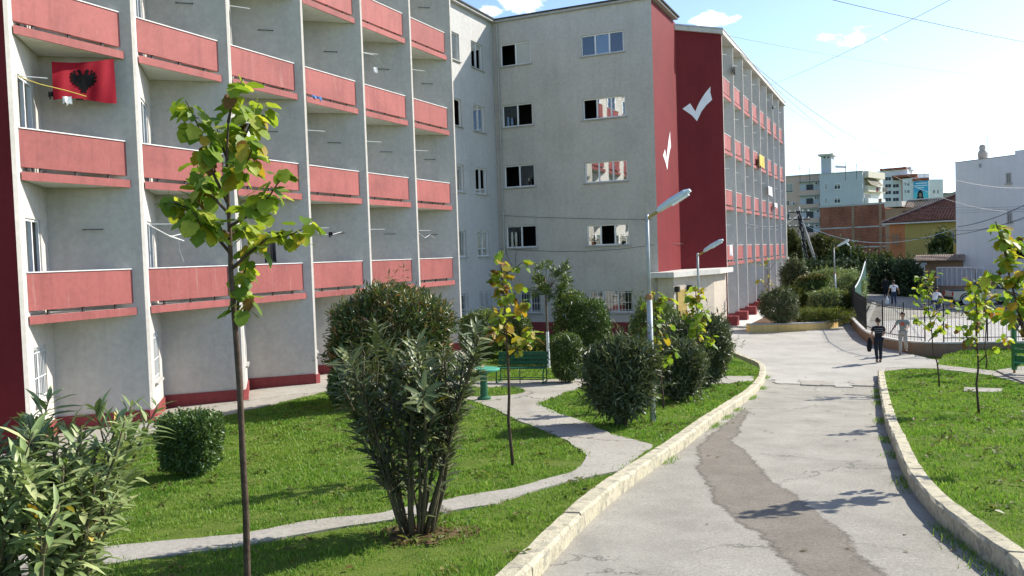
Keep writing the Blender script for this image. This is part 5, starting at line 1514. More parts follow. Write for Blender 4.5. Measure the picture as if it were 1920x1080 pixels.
# ================================================================== PEOPLE
def skin_obj(name, J, edges, matn, parent, root=0, sub=2, smooth=True):
    me = bpy.data.meshes.new(name)
    ks = list(J); idx = {k: i for i, k in enumerate(ks)}
    me.from_pydata([J[k][0] for k in ks], [(idx[a], idx[b]) for a, b in edges], [])
    o = link(name, me, parent)
    me.materials.append(mat(matn))
    md = o.modifiers.new('skin', 'SKIN'); md.use_smooth_shade = True; md.branch_smoothing = .4
    for i, k in enumerate(ks):
        r = J[k][1]; r = r if isinstance(r, tuple) else (r, r)
        me.skin_vertices[0].data[i].radius = r
        me.skin_vertices[0].data[i].use_root = (i == root)
    s = o.modifiers.new('sub', 'SUBSURF'); s.levels = sub; s.render_levels = sub
    return o
def person(label, loc, heading, h, top, legs, hairm, pose, sleeves='short', prints=None, hold=None, long_hair=False):
    """pose: leg and arm offsets; figure faces +Y before turning"""
    k = h / 1.72
    root = empty('person', loc, heading, label, 'person'); root.scale = (k, k, k)
    p = {'lk': (-.10, .06, .50), 'la': (-.10, -.10, .09), 'rk': (.10, .12, .50), 'ra': (.10, .16, .09), 'le': (-.27, -.05, 1.12), 'lw': (-.28, .05, .88), 're': (.27, -.05, 1.12), 'rw': (.28, .08, .88), 'pel': (0, 0, .92), 'lean': 0}
    p.update(pose)
    px_, py_, pz = p['pel']; ln = p['lean']
    J = {'pelvis': ((px_, py_, pz), .085), 'waist': ((px_, py_ + ln * .3, pz + .16), .075), 'chest': ((px_, py_ + ln * .7, pz + .36), .075), 'neck': ((px_, py_ + ln, pz + .54), .052),
         'jaw': ((px_, py_ + ln + .02, pz + .62), .068), 'head': ((px_, py_ + ln + .025, pz + .70), .088), 'crown': ((px_, py_ + ln + .01, pz + .775), .062), 'nose': ((px_, py_ + ln + .125, pz + .665), .014)}
    E_ = [('pelvis', 'waist'), ('waist', 'chest'), ('chest', 'neck'), ('neck', 'jaw'), ('jaw', 'head'), ('head', 'crown'), ('head', 'nose')]
    for s, sg in (('l', -1), ('r', 1)):
        J[s + 'ear'] = ((px_ + sg * .098, py_ + ln + .01, pz + .675), .018); E_.append(('head', s + 'ear'))
        J[s + 'sh'] = ((px_ + sg * .175, py_ + ln * .85, pz + .45), .048); E_.append(('chest', s + 'sh'))
        J[s + 'e'] = (p[s + 'e'], .042); J[s + 'w'] = (p[s + 'w'], .028); E_ += [(s + 'sh', s + 'e'), (s + 'e', s + 'w')]
        d = (Vector(p[s + 'w']) - Vector(p[s + 'e'])).normalized(); sd = d.cross(Vector((0, 1, 0)));
        sd = sd.normalized() if sd.length > .1 else Vector((1, 0, 0))
        palm = Vector(p[s + 'w']) + d * .07; J[s + 'p'] = (tuple(palm), (.038, .022)); E_.append((s + 'w', s + 'p'))
        for f in range(4):
            kn = palm + d * (.035) + sd * (.021 * (f - 1.5)); tp = kn + d * (.055 - .008 * abs(f - 1.2)) + Vector((0, .012, 0))
            J[f'{s}k{f}'] = (tuple(kn), .009); J[f'{s}f{f}'] = (tuple(tp), .007); E_ += [(s + 'p', f'{s}k{f}'), (f'{s}k{f}', f'{s}f{f}')]
        J[s + 't1'] = (tuple(Vector(p[s + 'w']) + d * .04 + Vector((0, .035, 0))), .010); J[s + 't2'] = (tuple(Vector(p[s + 'w']) + d * .085 + Vector((0, .05, 0))), .008); E_ += [(s + 'w', s + 't1'), (s + 't1', s + 't2')]
        J[s + 'hip'] = ((px_ + sg * .09, py_, pz - .04), .07); J[s + 'k'] = (p[s + 'k'], .052); J[s + 'a'] = (p[s + 'a'], .036)
        a = Vector(p[s + 'a']); J[s + 'toe'] = (tuple(a + Vector((0, .15, -.05))), .032); J[s + 'heel'] = (tuple(a + Vector((0, -.04, -.05))), .030)
        E_ += [('pelvis', s + 'hip'), (s + 'hip', s + 'k'), (s + 'k', s + 'a'), (s + 'a', s + 'toe'), (s + 'a', s + 'heel')]
    skin_obj('body', J, E_, 'skin', root)
    g = lambda n, e: (J[n][0], tuple(x + e for x in J[n][1]) if isinstance(J[n][1], tuple) else J[n][1] + e)
    S = {'pelvis': ((px_, py_, pz - .06), (.155, .125)), 'waist': ((px_, py_ + ln * .3, pz + .16), (.148, .118)), 'chest': ((px_, py_ + ln * .7, pz + .36), (.172, .128)), 'col': ((px_, py_ + ln * .95, pz + .50), .080)}
    SE = [('pelvis', 'waist'), ('waist', 'chest'), ('chest', 'col')]
    for s in 'lr':
        S[s + 'sh'] = g(s + 'sh', .030)
        if sleeves == 'short':
            q = Vector(J[s + 'sh'][0]).lerp(Vector(J[s + 'e'][0]), .72); S[s + 'q'] = (tuple(q), .070); SE += [('chest', s + 'sh'), (s + 'sh', s + 'q')]
        else:
            S[s + 'e'] = g(s + 'e', .014); S[s + 'w'] = g(s + 'w', .012); SE += [('chest', s + 'sh'), (s + 'sh', s + 'e'), (s + 'e', s + 'w')]
    sh = skin_obj('shirt', S, SE, top, root)
    T = {'pelvis': ((px_, py_, pz), (.145, .118))}; TE = []
    for s in 'lr':
        T[s + 'hip'] = ((J[s + 'hip'][0]), .10); T[s + 'k'] = g(s + 'k', .022); T[s + 'a'] = g(s + 'a', .022); TE += [('pelvis', s + 'hip'), (s + 'hip', s + 'k'), (s + 'k', s + 'a')]
    skin_obj('trousers', T, TE, legs, root)
    for s in 'lr':
        a = Vector(p[s + 'a'])
        skin_obj('shoe', {'h': (tuple(a + Vector((0, -.045, -.05))), .040), 'm': (tuple(a + Vector((0, .05, -.045))), .043), 't': (tuple(a + Vector((0, .16, -.055))), .034)}, [('h', 'm'), ('m', 't')], 'shoe_dark', root, sub=1)
    hc = Vector(J['head'][0])
    m = MB(); m.smooth = True; V = []; n = 14; rows = 6
    for i in range(rows):
        ph = (math.pi * .70) * i / (rows - 1)
        for q in range(n):
            th = 6.283 * q / n
            fr_ = 1 if math.sin(th) < .3 else (.60 if ph > .6 else 1)
            V.append(hc + Vector((math.sin(ph * fr_) * math.cos(th) * .098, math.sin(ph * fr_) * math.sin(th) * .112 - .008, math.cos(ph * fr_) * .118 + .01)))
    m.add(V, [(i * n + q, (i + 1) * n + q, (i + 1) * n + (q + 1) % n, i * n + (q + 1) % n) for i in range(rows - 1) for q in range(n)])
    m.build('hair', hairm, None) if False else link('hair', m.mesh('hair', hairm), root)
    if prints: prints(root, J, px_, py_ + ln * .7, pz)
    return root
def stripes(root, J, x, y, z):
    for k, zz in enumerate((.40, .33, .26)):
        m = MB(); m.smooth = True; V = []; n = 16
        for q in range(n + 1):
            a = R(200 + 140 * q / n); rx, ry = .185, .145
            for e in (.012, -.012): V.append((x + math.cos(a) * rx, y + math.sin(a) * ry, z + zz + e))
        m.add(V, [(2 * q, 2 * q + 1, 2 * q + 3, 2 * q + 2) for q in range(n)]); link('stripe', m.mesh('stripe', 'shirt_stripe'), root)
def chest_print(root, J, x, y, z):
    m = MB(); m.smooth = True; V = []; n = 6
    for q in range(n + 1):
        a = R(68 + 44 * q / n)
        for e in (.06, -.05): V.append((x + math.cos(a) * .185, y + math.sin(a) * .146, z + .33 + e))
    m.add(V, [(2 * q, 2 * q + 1, 2 * q + 3, 2 * q + 2) for q in range(n)]); link('shirt_print', m.mesh('shirt_print', 'print_orange'), root)
def back_print(root, J, x, y, z):
    m = MB(); V = []; n = 6
    for q in range(n + 1):
        a = R(245 + 50 * q / n)
        for e in (.02, -.02): V.append((x + math.cos(a) * .185, y + math.sin(a) * .146, z + .40 + e))
    m.add(V, [(2 * q, 2 * q + 1, 2 * q + 3, 2 * q + 2) for q in range(n)]); link('shirt_print', m.mesh('shirt_print', 'print_dark'), root)
def hgt_at(b, hpx): return hpx * depth_of(b) / FPX
b = on_ground(1648, 680, .012)
person('person in black striped T-shirt and dark jeans walking away across the yard', b, R(18), hgt_at(b, 84), 'shirt_black', 'denim_dark', 'hair_brown', {'lk': (-.10, -.02, .50), 'la': (-.11, -.16, .12), 'rk': (.10, .10, .50), 'ra': (.10, .12, .09), 'le': (-.25, -.02, 1.14), 'lw': (-.26, .10, .93), 're': (.25, .02, 1.14), 'rw': (.22, .22, 1.06)}, 'short', stripes)
bd = empty('jacket', b + Vector((-.30 * 1, -.05, .72)), R(18), 'dark jacket hanging from the arm of the person in black', 'jacket')
m = MB(); m.smooth = True
m.tube([(0, 0, .22), (.0, .02, .05), (-.02, .0, -.15), (-.03, .01, -.3)], [.05, .085, .10, .06], 8); link('cloth', m.mesh('cloth', 'black_cloth'), bd)
b = on_ground(1694, 664, .012)
person('person in grey T-shirt and khaki trousers walking towards the left', b, R(24.7 + 150), hgt_at(b, 79), 'shirt_grey', 'khaki', 'hair_brown', {'lk': (-.10, .16, .52), 'la': (-.10, -.20, .16), 'rk': (.10, .10, .50), 'ra': (.10, .16, .09), 'le': (-.24, .10, 1.16), 'lw': (-.16, .28, 1.10), 're': (.30, .02, 1.14), 'rw': (.40, .18, .98), 'lean': .05}, 'short', chest_print)
b = on_ground(1676, 573, .03)
person('person in white T-shirt and blue jeans walking up the street', b, R(12), hgt_at(b, 47), 'shirt_white', 'denim', 'hair_dark', {'lk': (-.09, .06, .5), 'la': (-.08, .12, .09), 'rk': (.09, -.02, .5), 'ra': (.09, -.16, .12), 'le': (-.27, -.02, 1.13), 'lw': (-.33, .02, .90), 're': (.28, -.04, 1.13), 'rw': (.34, .04, .91)}, 'short', back_print)
bg_ = empty('carrier_bag', b + Vector((-.42, -.12, .28)), 0, 'white carrier bag in the hand of the white-shirted person', 'bag')
m = MB(); m.smooth = True; m.tube([(0, 0, .40), (0, 0, .30), (.01, 0, .1), (0, .01, -.16), (0, 0, -.22)], [.012, .03, .11, .13, .08], 8); link('bag_body', m.mesh('bag_body', 'bag_white'), bg_)
b = on_ground(1661, 557, .03)
person('person in dark clothes walking ahead beside the dark hedge', b, R(10), hgt_at(b, 38), 'shirt_black', 'denim_dark', 'hair_dark', {}, 'long')
b = on_ground(1915, 640, .03)
person('person in dark clothes at the picture edge behind the fence', b, R(60), 1.72, 'shirt_black', 'denim_dark', 'hair_dark', {'lk': (-.10, .18, .52), 'la': (-.10, .30, .16), 'rk': (.10, -.02, .50), 'ra': (.10, -.16, .12)}, 'long')

# ---- bicycle and its rider
def bicycle(label, b, heading):
    root = empty('bicycle', b, heading, label, 'bicycle')
    for y in (-.52, .52):
        m = MB(); m.smooth = True
        m.tube([(0, y + math.cos(a) * .32, .335 + math.sin(a) * .32) for a in np.linspace(0, 6.2832, 29)], .02, 6, False)
        w = link('wheel', m.mesh('wheel', 'tyre'), root)
        m = MB(); m.tube([(0, y + math.cos(a) * .295, .335 + math.sin(a) * .295) for a in np.linspace(0, 6.2832, 29)], .009, 5, False); link('rim', m.mesh('rim', 'rim'), w)
        for k in range(12):
            a = 6.283 * k / 12; m = MB(); m.tube([(0, y, .335), (0, y + math.cos(a) * .295, .335 + math.sin(a) * .295)], .0025, 3); link('spoke', m.mesh('spoke', 'rim'), w)
    bb, st, hd = (0, -.08, .30), (0, -.22, .78), (0, .36, .80)
    m = MB(); m.smooth = True
    for a, c in ((bb, st), (bb, (0, .38, .72)), (st, hd), (bb, (0, -.52, .335)), ((0, -.20, .72), (0, -.52, .335))): m.tube([a, c], .016, 6)
    link('frame', m.mesh('frame', 'tin_grey'), root)
    m = MB(); m.smooth = True; m.tube([(0, .34, .92), (0, .40, .68), (0, .52, .335)], .014, 6); link('fork', m.mesh('fork', 'tin_grey'), root)
    m = MB(); m.smooth = True; m.tube([(-.28, .30, .98), (-.1, .38, .96), (.1, .38, .96), (.28, .30, .98)], .012, 6); link('handlebar', m.mesh('handlebar', 'steel_dark'), root)
    m = MB(); m.smooth = True; m.tube([(0, -.36, .90), (0, -.22, .91), (0, -.08, .89)], [.07, .06, .02], 8); link('saddle', m.mesh('saddle', 'car_black'), root)
    m = MB(); m.tube([st, (0, -.24, .89)], .013, 6); link('seat_post', m.mesh('seat_post', 'rim'), root)
    for sg in (-1, 1):
        m = MB(); m.box((sg * .12, -.08 + sg * .14, .30 - sg * .06), (.09, .08, .025)); link('pedal', m.mesh('pedal', 'steel_dark'), root)
b = on_ground(1757, 594, .015)
bicycle('bicycle ridden along the paved street behind the sapling', b, R(-40))
person('person in white shirt riding the bicycle', b, R(-40), 1.68, 'shirt_white', 'denim', 'hair_dark', {'pel': (0, -.24, .98), 'lean': .22, 'lk': (-.11, .16, .72), 'la': (-.12, .06, .36), 'rk': (.11, .20, .84), 'ra': (.12, -.06, .48), 'le': (-.27, .12, 1.22), 'lw': (-.26, .28, 1.04), 're': (.27, .12, 1.22), 'rw': (.26, .28, 1.04)}, 'short')

# ---- parked pickup
def pickup(label, b, heading):
    root = empty('parked_pickup', b, heading, label, 'car'); X, Y = Vector((1, 0, 0)), Vector((0, 1, 0))
    def loft(prof, w0, w1, matn, name, par):
        """side profile (y, z) swept across the width, sides tucked in towards the top"""
        n = len(prof); zs = [p[1] for p in prof]; z0, z1 = min(zs), max(zs); V = []
        for sg in (-1, 1):
            for y, z in prof: V.append((sg * (w0 + (w1 - w0) * ((z - z0) / (z1 - z0)) ** 1.6), y, z))
        m = MB(); m.add(V, [tuple(range(n)), tuple(range(2 * n - 1, n - 1, -1))] + [(i, n + i, n + (i + 1) % n, (i + 1) % n) for i in range(n)])
        o = link(name, m.mesh(name, matn), par)
        bv = o.modifiers.new('b', 'BEVEL'); bv.width = .035; bv.segments = 2
        bm = bmesh.new(); bm.from_mesh(o.data); bmesh.ops.recalc_face_normals(bm, faces=bm.faces); bm.to_mesh(o.data); bm.free()
        return o
    body = loft([(-2.25, .42), (-2.28, .70), (-2.22, .98), (-.5, 1.02), (.75, 1.02), (1.1, 1.0), (2.05, .90), (2.22, .75), (2.22, .45), (1.9, .36), (-1.9, .36)], .84, .80, 'car_paint', 'body', root)
    cab = loft([(-.55, 1.0), (-.45, 1.55), (-.2, 1.63), (.35, 1.63), (.55, 1.58), (1.08, 1.0)], .78, .62, 'car_paint', 'cab', root)
    for sg in (-1, 1):
        for pr in ([(-.42, 1.08), (-.36, 1.50), (.12, 1.54), (.12, 1.08)], [(.18, 1.08), (.18, 1.54), (.42, 1.52), (.82, 1.08)]):
            m = MB(); V = []
            for y, z in pr: V.append((sg * (.785 - .16 * ((z - 1.0) / .63) ** 1.6 + .006), y, z))
            m.add(V, [(0, 1, 2, 3) if sg > 0 else (3, 2, 1, 0)]); link('side_window', m.mesh('side_window', 'far_window'), cab)
    m = MB(); m.add([(-.66, 1.10, 1.04), (.66, 1.10, 1.04), (.56, .60, 1.57), (-.56, .60, 1.57)], [(0, 1, 2, 3)]); link('windscreen', m.mesh('windscreen', 'far_window'), cab)
    m = MB(); m.add([(-.62, -.575, 1.08), (.62, -.575, 1.08), (.56, -.475, 1.52), (-.56, -.475, 1.52)], [(3, 2, 1, 0)]); link('rear_window', m.mesh('rear_window', 'far_window'), cab)
    m = MB(); m.box((0, -1.40, 1.03), (1.42, 1.55, .05)); link('load_bed', m.mesh('load_bed', 'car_black'), root)
    for y in (-1.42, 1.42):
        for sg in (-1, 1):
            m = MB(); m.smooth = True; n = 22; V = []
            for x, rr in ((-.10, .29), (-.10, .35), (-.07, .37), (.07, .37), (.10, .35), (.10, .29)):
                for q in range(n): V.append((sg * .76 + x, y + math.cos(6.283 * q / n) * rr, .37 + math.sin(6.283 * q / n) * rr))
            m.add(V, [(i * n + q, i * n + (q + 1) % n, (i + 1) * n + (q + 1) % n, (i + 1) * n + q) for i in range(5) for q in range(n)]); w = link('wheel', m.mesh('wheel', 'tyre'), root)
            m = MB(); n = 16; m.add([(sg * .845, y + math.cos(6.283 * q / n) * .29, .37 + math.sin(6.283 * q / n) * .29) for q in range(n)], [tuple(range(n)) if sg > 0 else tuple(range(n))[::-1]]); link('rim', m.mesh('rim', 'rim'), w)
            m = MB(); m.tube([(sg * .83, y + math.cos(a) * .43, .40 + math.sin(a) * .43) for a in np.linspace(0, 3.1416, 13)], .035, 6); link('wheel_arch', m.mesh('wheel_arch', 'car_black'), root)
    for nm, mt, c, s in (('front_bumper', 'car_black', (0, 2.25, .50), (1.66, .12, .20)), ('rear_bumper', 'car_black', (0, -2.32, .52), (1.6, .10, .16)), ('grille', 'car_black', (0, 2.235, .74), (.8, .03, .16))):
        m = MB(); m.box(c, s); link(nm, m.mesh(nm, mt), root)
    for sg in (-1, 1):
        m = MB(); m.box((sg * .62, 2.22, .76), (.30, .06, .16)); link('headlight', m.mesh('headlight', 'lamp_clear'), root)
        m = MB(); m.box((sg * .74, -2.28, .82), (.14, .06, .26)); link('tail_light', m.mesh('tail_light', 'lamp_red'), root)
        m = MB(); m.box((sg * .92, .80, 1.10), (.16, .08, .12)); link('wing_mirror', m.mesh('wing_mirror', 'car_black'), root)
        m = MB(); m.box((sg * .835, .35, .90), (.02, .14, .03)); link('door_handle', m.mesh('door_handle', 'car_black'), root)
b = on_ground(1845, 571, .02)
pickup('beige pickup parked on the street behind the saplings', b, R(-72))
# ================================================================== BACKGROUND
class Fac:
    """vertical facade plane through two picture columns at given distances"""
    def __init__(s, pl, dl, pr, dr):
        a, b = at_depth(pl, 455, dl), at_depth(pr, 455, dr)
        s.A = Vector((a.x, a.y, 0)); B = Vector((b.x, b.y, 0)); s.u = (B - s.A).normalized(); s.L = (B - s.A).length
        s.n = Vector((s.u.y, -s.u.x, 0))
        if s.n.dot(s.A - Vector((CAM.x, CAM.y, 0))) > 0: s.n = -s.n
        s.ax = (s.u, -s.n, Zv)
    def sz(s, px, py):
        r = ray(px, py); t = (s.A - Vector((CAM.x, CAM.y, 0))).dot(s.n) / r.dot(s.n); p = CAM + r * t
        return (p - s.A).dot(s.u), p.z
    def P(s, a, z, out=0): return s.A + s.u * a + Zv * z + s.n * out
    def box(s, m, a0, a1, z0, z1, o0, o1):
        return m.box(s.P((a0 + a1) / 2, (z0 + z1) / 2, (o0 + o1) / 2), (a1 - a0, abs(o1 - o0), z1 - z0), s.ax)
    def pbox(s, m, x0, x1, y0, y1, o0, o1, ref=None):
        """box from picture rectangle (y0 top)"""
        xm, ym = (x0 + x1) / 2, (y0 + y1) / 2
        a0, a1 = s.sz(x0, ym)[0], s.sz(x1, ym)[0]; z1, z0 = s.sz(xm, y0)[1], s.sz(xm, y1)[1]
        return s.box(m, a0, a1, z0, z1, o0, o1)
    def win(s, root, x0, x1, y0, y1, glassm='far_window', framem='white_wall', shutter=None):
        xm, ym = (x0 + x1) / 2, (y0 + y1) / 2
        a0, a1 = s.sz(x0, ym)[0], s.sz(x1, ym)[0]; z1, z0 = s.sz(xm, y0)[1], s.sz(xm, y1)[1]
        f = .09
        m = MB()
        for q in ((a0, a0 + f, z0, z1), (a1 - f, a1, z0, z1), (a0 + f, a1 - f, z0, z0 + f), (a0 + f, a1 - f, z1 - f, z1), ((a0 + a1) / 2 - f / 2, (a0 + a1) / 2 + f / 2, z0 + f, z1 - f)):
            s.box(m, *q, -.02, .07)
        w = m.build('window', framem, root)
        m = MB(); s.box(m, a0 + f, a1 - f, z0 + f, z1 - f, -.01, .025); m.build('pane', glassm, w)
        if shutter:
            m = MB(); s.box(m, a0 + f * .5, a1 - f * .5, z1 - (z1 - z0) * shutter, z1, .03, .06); m.build('shutter', 'far_shutter', w)
        m = MB(); s.box(m, a0 - .1, a1 + .1, z0 - .08, z0 - .01, -.01, .14); m.build('sill', framem, w)
        return w
def far_ground(P): return G(P.x, P.y)

# ---- white building at the picture's edge
f = Fac(1793, 70, 1925, 64.5)
zt = f.sz(1794, 305)[1]; root = empty('white_building', f.A + Zv * -.5, 0, 'large plain white building with two narrow windows at the picture edge', 'building')
m = MB(); f.box(m, 0, 16, -1.5, zt, -14, 0); m.build('wall', 'white_wall', root)
a1 = f.sz(1903, 292)[0]; m = MB(); f.box(m, a1, 16, zt + .002, zt + .34, -14, -.003); m.build('parapet', 'white_wall', root)
m = MB(); f.box(m, -.03, a1 - .01, zt + .002, zt + .06, -13.9, .03); m.build('coping', 'concrete_trim', root)
f.win(root, 1887, 1896, 324, 344, 'far_window', 'concrete_trim'); f.win(root, 1889, 1898, 398, 418, 'far_window', 'concrete_trim')
m = MB(); f.pbox(m, 1886, 1925, 462, 486, .005, .12); sf = m.build('shop_opening', 'dark_room', root)
m = MB(); f.pbox(m, 1880, 1930, 454, 461, .005, .9); m.build('shop_canopy', 'concrete_white', root)
for x in (1887, 1901, 1915):
    m = MB(); f.pbox(m, x, x + 2.2, 484, 520, .01, .10); m.build('shop_post', 'upvc', root)
m = MB(); f.pbox(m, 1886, 1928, 484, 487, .011, .12); m.build('shop_transom', 'upvc', root)
c0 = f.P(f.sz(1831, 296)[0], 0, -.7)
m = MB(); m.smooth = True; zc = zt + .05
m.lathe([(.30, 0), (.34, .25), (.36, .45), (.28, .70), (.22, .74), (.25, .95), (.22, 1.12), (.10, 1.2)], 12, Vector((c0.x, c0.y, zc))); m.build('roof_vent', 'stone_beige', root)
m = MB(); q = f.P(f.sz(1842, 296)[0], zt, -.6); m.tube([q, q + Zv * 1.9], .02, 5); m.build('antenna', 'cable_grey', root)
m = MB(); f.pbox(m, 1837.5, 1839.5, 307, 314, .005, .12); m.build('spout', 'concrete_trim', root)

# ---- ochre house with hipped tile roof
f = Fac(1656, 92, 1800, 87)
ze = f.sz(1700, 416.5)[1]; root = empty('ochre_house', f.A, 0, 'ochre house with brown hipped tile roof beside the white building', 'house')
L = 13.5; W = 10
m = MB(); f.box(m, .5, L - .3, -1.2, ze, -W + .5, -.5); m.build('wall', 'wall_ochre', root)
m = MB(); f.box(m, .497, 2.1, -1.2, ze - .002, -2.5, -.497); m.build('annex_wall', 'wall_orange', root)
zr = ze + 3.15
# roof shell + rows of tiles
def tile_slope(P0, P1, Q0, Q1, rows, colsn, name, root, matn='tile_brown'):
    """ridged tiles between lower edge P0-P1 and upper edge Q0-Q1 (bilinear), joined as one covering"""
    m = MB(); V = []; Fq = []
    P0, P1, Q0, Q1 = map(Vector, (P0, P1, Q0, Q1)); nrm = (P1 - P0).cross(Q0 - P0).normalized()
    if nrm.z < 0: nrm = -nrm
    Lb = (P1 - P0).length
    for r_ in range(rows):
        t0, t1 = r_ / rows, (r_ + 1) / rows
        a0, b0 = P0.lerp(Q0, t0), P1.lerp(Q1, t0); a1, b1 = P0.lerp(Q0, t1), P1.lerp(Q1, t1)
        n = max(1, int(colsn * (b0 - a0).length / Lb))
        for k in range(n):
            ks = ((k, 0.0), (k + .28, .075), (k + .56, .075), (k + .84, .0))
            bb = len(V)
            for s_, hh in ks:
                s0 = min(1, s_ / n); V.append(a0.lerp(b0, s0) + nrm * (hh + .05)); V.append(a1.lerp(b1, s0) + nrm * (hh - .0))
            for q in range(3): Fq.append((bb + 2 * q, bb + 2 * q + 2, bb + 2 * q + 3, bb + 2 * q + 1))
            Fq.append((bb, bb + 2, bb + 4, bb + 6))
    m.add(V, Fq); o = m.build(name, matn, root); o['kind'] = 'stuff'; return o
A0, A1, A2, A3 = f.P(-.1, ze, .1), f.P(L, ze, .1), f.P(L, ze, -W), f.P(-.1, ze, -W)
R1, R2 = f.P(7.2, zr, -W / 2), f.P(L, zr, -W / 2)
sh = MB(); sh.add([A0, A1, A2, A3, R1, R2], [(0, 1, 5, 4), (2, 3, 4, 5), (3, 0, 4), (1, 2, 5), (0, 3, 2, 1)]); rfo = sh.build('roof', 'tile_brown', root)
tile_slope(A0, A1, R1, R2, 24, 46, 'roof_tiles', rfo); tile_slope(A3, A0, R1, R1 + (A0 - A3) * .001, 24, 34, 'roof_tiles', rfo)
m = MB(); m.tube([A0 + Zv * .1, R1 + Zv * .15], .10, 6); m.build('hip_ridge', 'tile_light', rfo)
m = MB(); m.tube([R1 + Zv * .15, R2 + Zv * .15], .10, 6); m.build('ridge', 'tile_light', rfo)
m = MB(); f.box(m, -.1, L, ze - .16, ze - .02, .03, .12); m.build('gutter', 'concrete_white', rfo)
f2 = Fac(1656, 92, 1800, 87); f2.A = f2.A - f2.n * .45
f2.win(root, 1781, 1790, 434, 452, 'far_window', 'concrete_trim'); f2.win(root, 1672, 1687, 437, 461, 'brown_plaster', 'wall_orange')
# white-edged rear roof
f3 = Fac(1658, 112, 1760, 108); root = empty('rear_house', f3.A, 0, 'low house with pale roof edge behind the ochre house', 'house')
m = MB(); f3.pbox(m, 1660, 1760, 389, 470, -6, 0); m.build('wall', 'brown_plaster', root)
z1 = f3.sz(1675, 378)[1]; z0 = f3.sz(1675, 388)[1]; a0, a1 = f3.sz(1659, 380)[0], f3.sz(1692, 380)[0]; a2 = f3.sz(1770, 380)[0]
m = MB(); f3.box(m, a0, a1, z0, z1, -6.2, .3); m.build('roof_edge', 'concrete_white', root)
tile_slope(f3.P(a1 + .05, z0 - .9, .3), f3.P(a2, z0 - .9, .3), f3.P(a1 + .05, z1 + .15, -2.6), f3.P(a2, z1 + .15, -2.6), 12, 24, 'roof_tiles', root)
m = MB(); m.bar(f3.P(a1, z1 + .22, -2.6), f3.P(a2, z1 + .22, -2.6), .3, .15); m.build('ridge', 'concrete_white', root)

# ---- unfinished brick building
f = Fac(1539, 128, 1660, 122)
zt = f.sz(1545, 389.5)[1]; root = empty('brick_building', f.A, 0, 'bare red brick building with concrete frame and flat top', 'building')
a1 = f.sz(1660, 400)[0]
m = MB(); f.box(m, 0, a1, -1.5, zt, -12, 0); m.build('wall', 'brick', root)
for y0, y1 in ((425, 427.6), (462.5, 464.8)):
    z1, z0 = f.sz(1600, y0)[1], f.sz(1600, y1)[1]; m = MB(); f.box(m, .0, a1 + .03, z0, z1, .0, .05); m.build('concrete_band', 'concrete_trim', root)
for x in (1600, 1651.5):
    a = f.sz(x, 440)[0]; m = MB(); f.box(m, a - .2, a + .2, -1.5, zt + (.8 if x > 1640 else .3), .0, .07); m.build('concrete_column', 'brown_plaster', root)
m = MB(); f.box(m, -.15, a1 + .2, zt + .002, zt + .25, -12.1, .12); m.build('flat_roof', 'concrete_trim', root)
m = MB(); f.box(m, a1 + .01, a1 + 5.5, -1.5, zt - .6, -12, -2.0); m.build('side_wall', 'brown_plaster', root)

# ---- beige apartment block and its pale blue neighbour
def ac_unit(f, root, px, py):
    a, z = f.sz(px, py); m = MB(); f.box(m, a - .42, a + .42, z - .3, z + .3, .02, .32); o = m.build('air_conditioner', 'ac_white', root)
    m = MB(); c = f.P(a + .1, z, .33); n = 12; m.add([c + f.u * (math.cos(6.283 * k / n) * .22) + Zv * (math.sin(6.283 * k / n) * .22) for k in range(n)], [tuple(range(n))]); m.build('fan_grille', 'steel_dark', o)
f = Fac(1468, 186, 1538, 182)
zt = f.sz(1475, 332)[1]; root = empty('apartment_block', f.A, 0, 'beige apartment block with recessed balconies beyond the far wing', 'building')
a1 = f.sz(1538.5, 360)[0]
m = MB(); f.box(m, -6, a1, -2, zt, -12, 0); m.build('wall', 'wall_beige', root)
m = MB(); f.box(m, -6.1, a1, zt + .002, zt + .25, -12.1, .25); m.build('roof_edge', 'concrete_trim', root)
for y0, y1 in ((341, 357), (367, 383), (392, 409), (419, 436), (446, 462)):
    m = MB(); f.pbox(m, 1500, 1537, y0, y1, -.01, .03); lg = m.build('loggia', 'wall_blue', root)
    m = MB(); f.pbox(m, 1512, 1525, y0 + 5, y1, .031, .08); m.build('balcony_door', 'far_window', lg)
    m = MB(); f.pbox(m, 1498, 1538.5, y1, y1 + 8, .0, 1.1); m.build('balcony_front', 'wall_beige', root)
    m = MB(); f.pbox(m, 1498, 1538.5, y0 - 2, y0, .0, 1.1); m.build('balcony_slab', 'concrete_trim', root)
f.win(root, 1472, 1487, 344, 361, 'far_window', 'wall_cream', .85); f.win(root, 1472, 1480, 376, 386, 'far_window', 'wall_cream'); f.win(root, 1473, 1481, 400, 412, 'far_window', 'wall_cream'); f.win(root, 1486, 1492, 448, 460, 'far_window', 'wall_cream')
for q in ((1488, 382), (1530, 344), (1529, 371), (1533, 396), (1531, 423)): ac_unit(f, root, *q)
f = Fac(1539, 178, 1617, 174)
zt = f.sz(1545, 327)[1]; root = empty('apartment_block', f.A, 0, 'pale blue apartment block with a roof stair tower behind the brick building', 'building')
a1 = f.sz(1617.5, 350)[0]
m = MB(); f.box(m, 0, a1, -2, zt, -11, 0); m.build('wall', 'wall_blue', root)
m = MB(); f.box(m, -.05, a1 + .05, zt + .002, zt + .22, -11.1, .1); m.build('roof_edge', 'concrete_trim', root)
for y in (350, 376):
    f.win(root, 1546.5, 1551, y - 6, y + 6); f.win(root, 1564, 1576, y - 6, y + 5, shutter=.4)
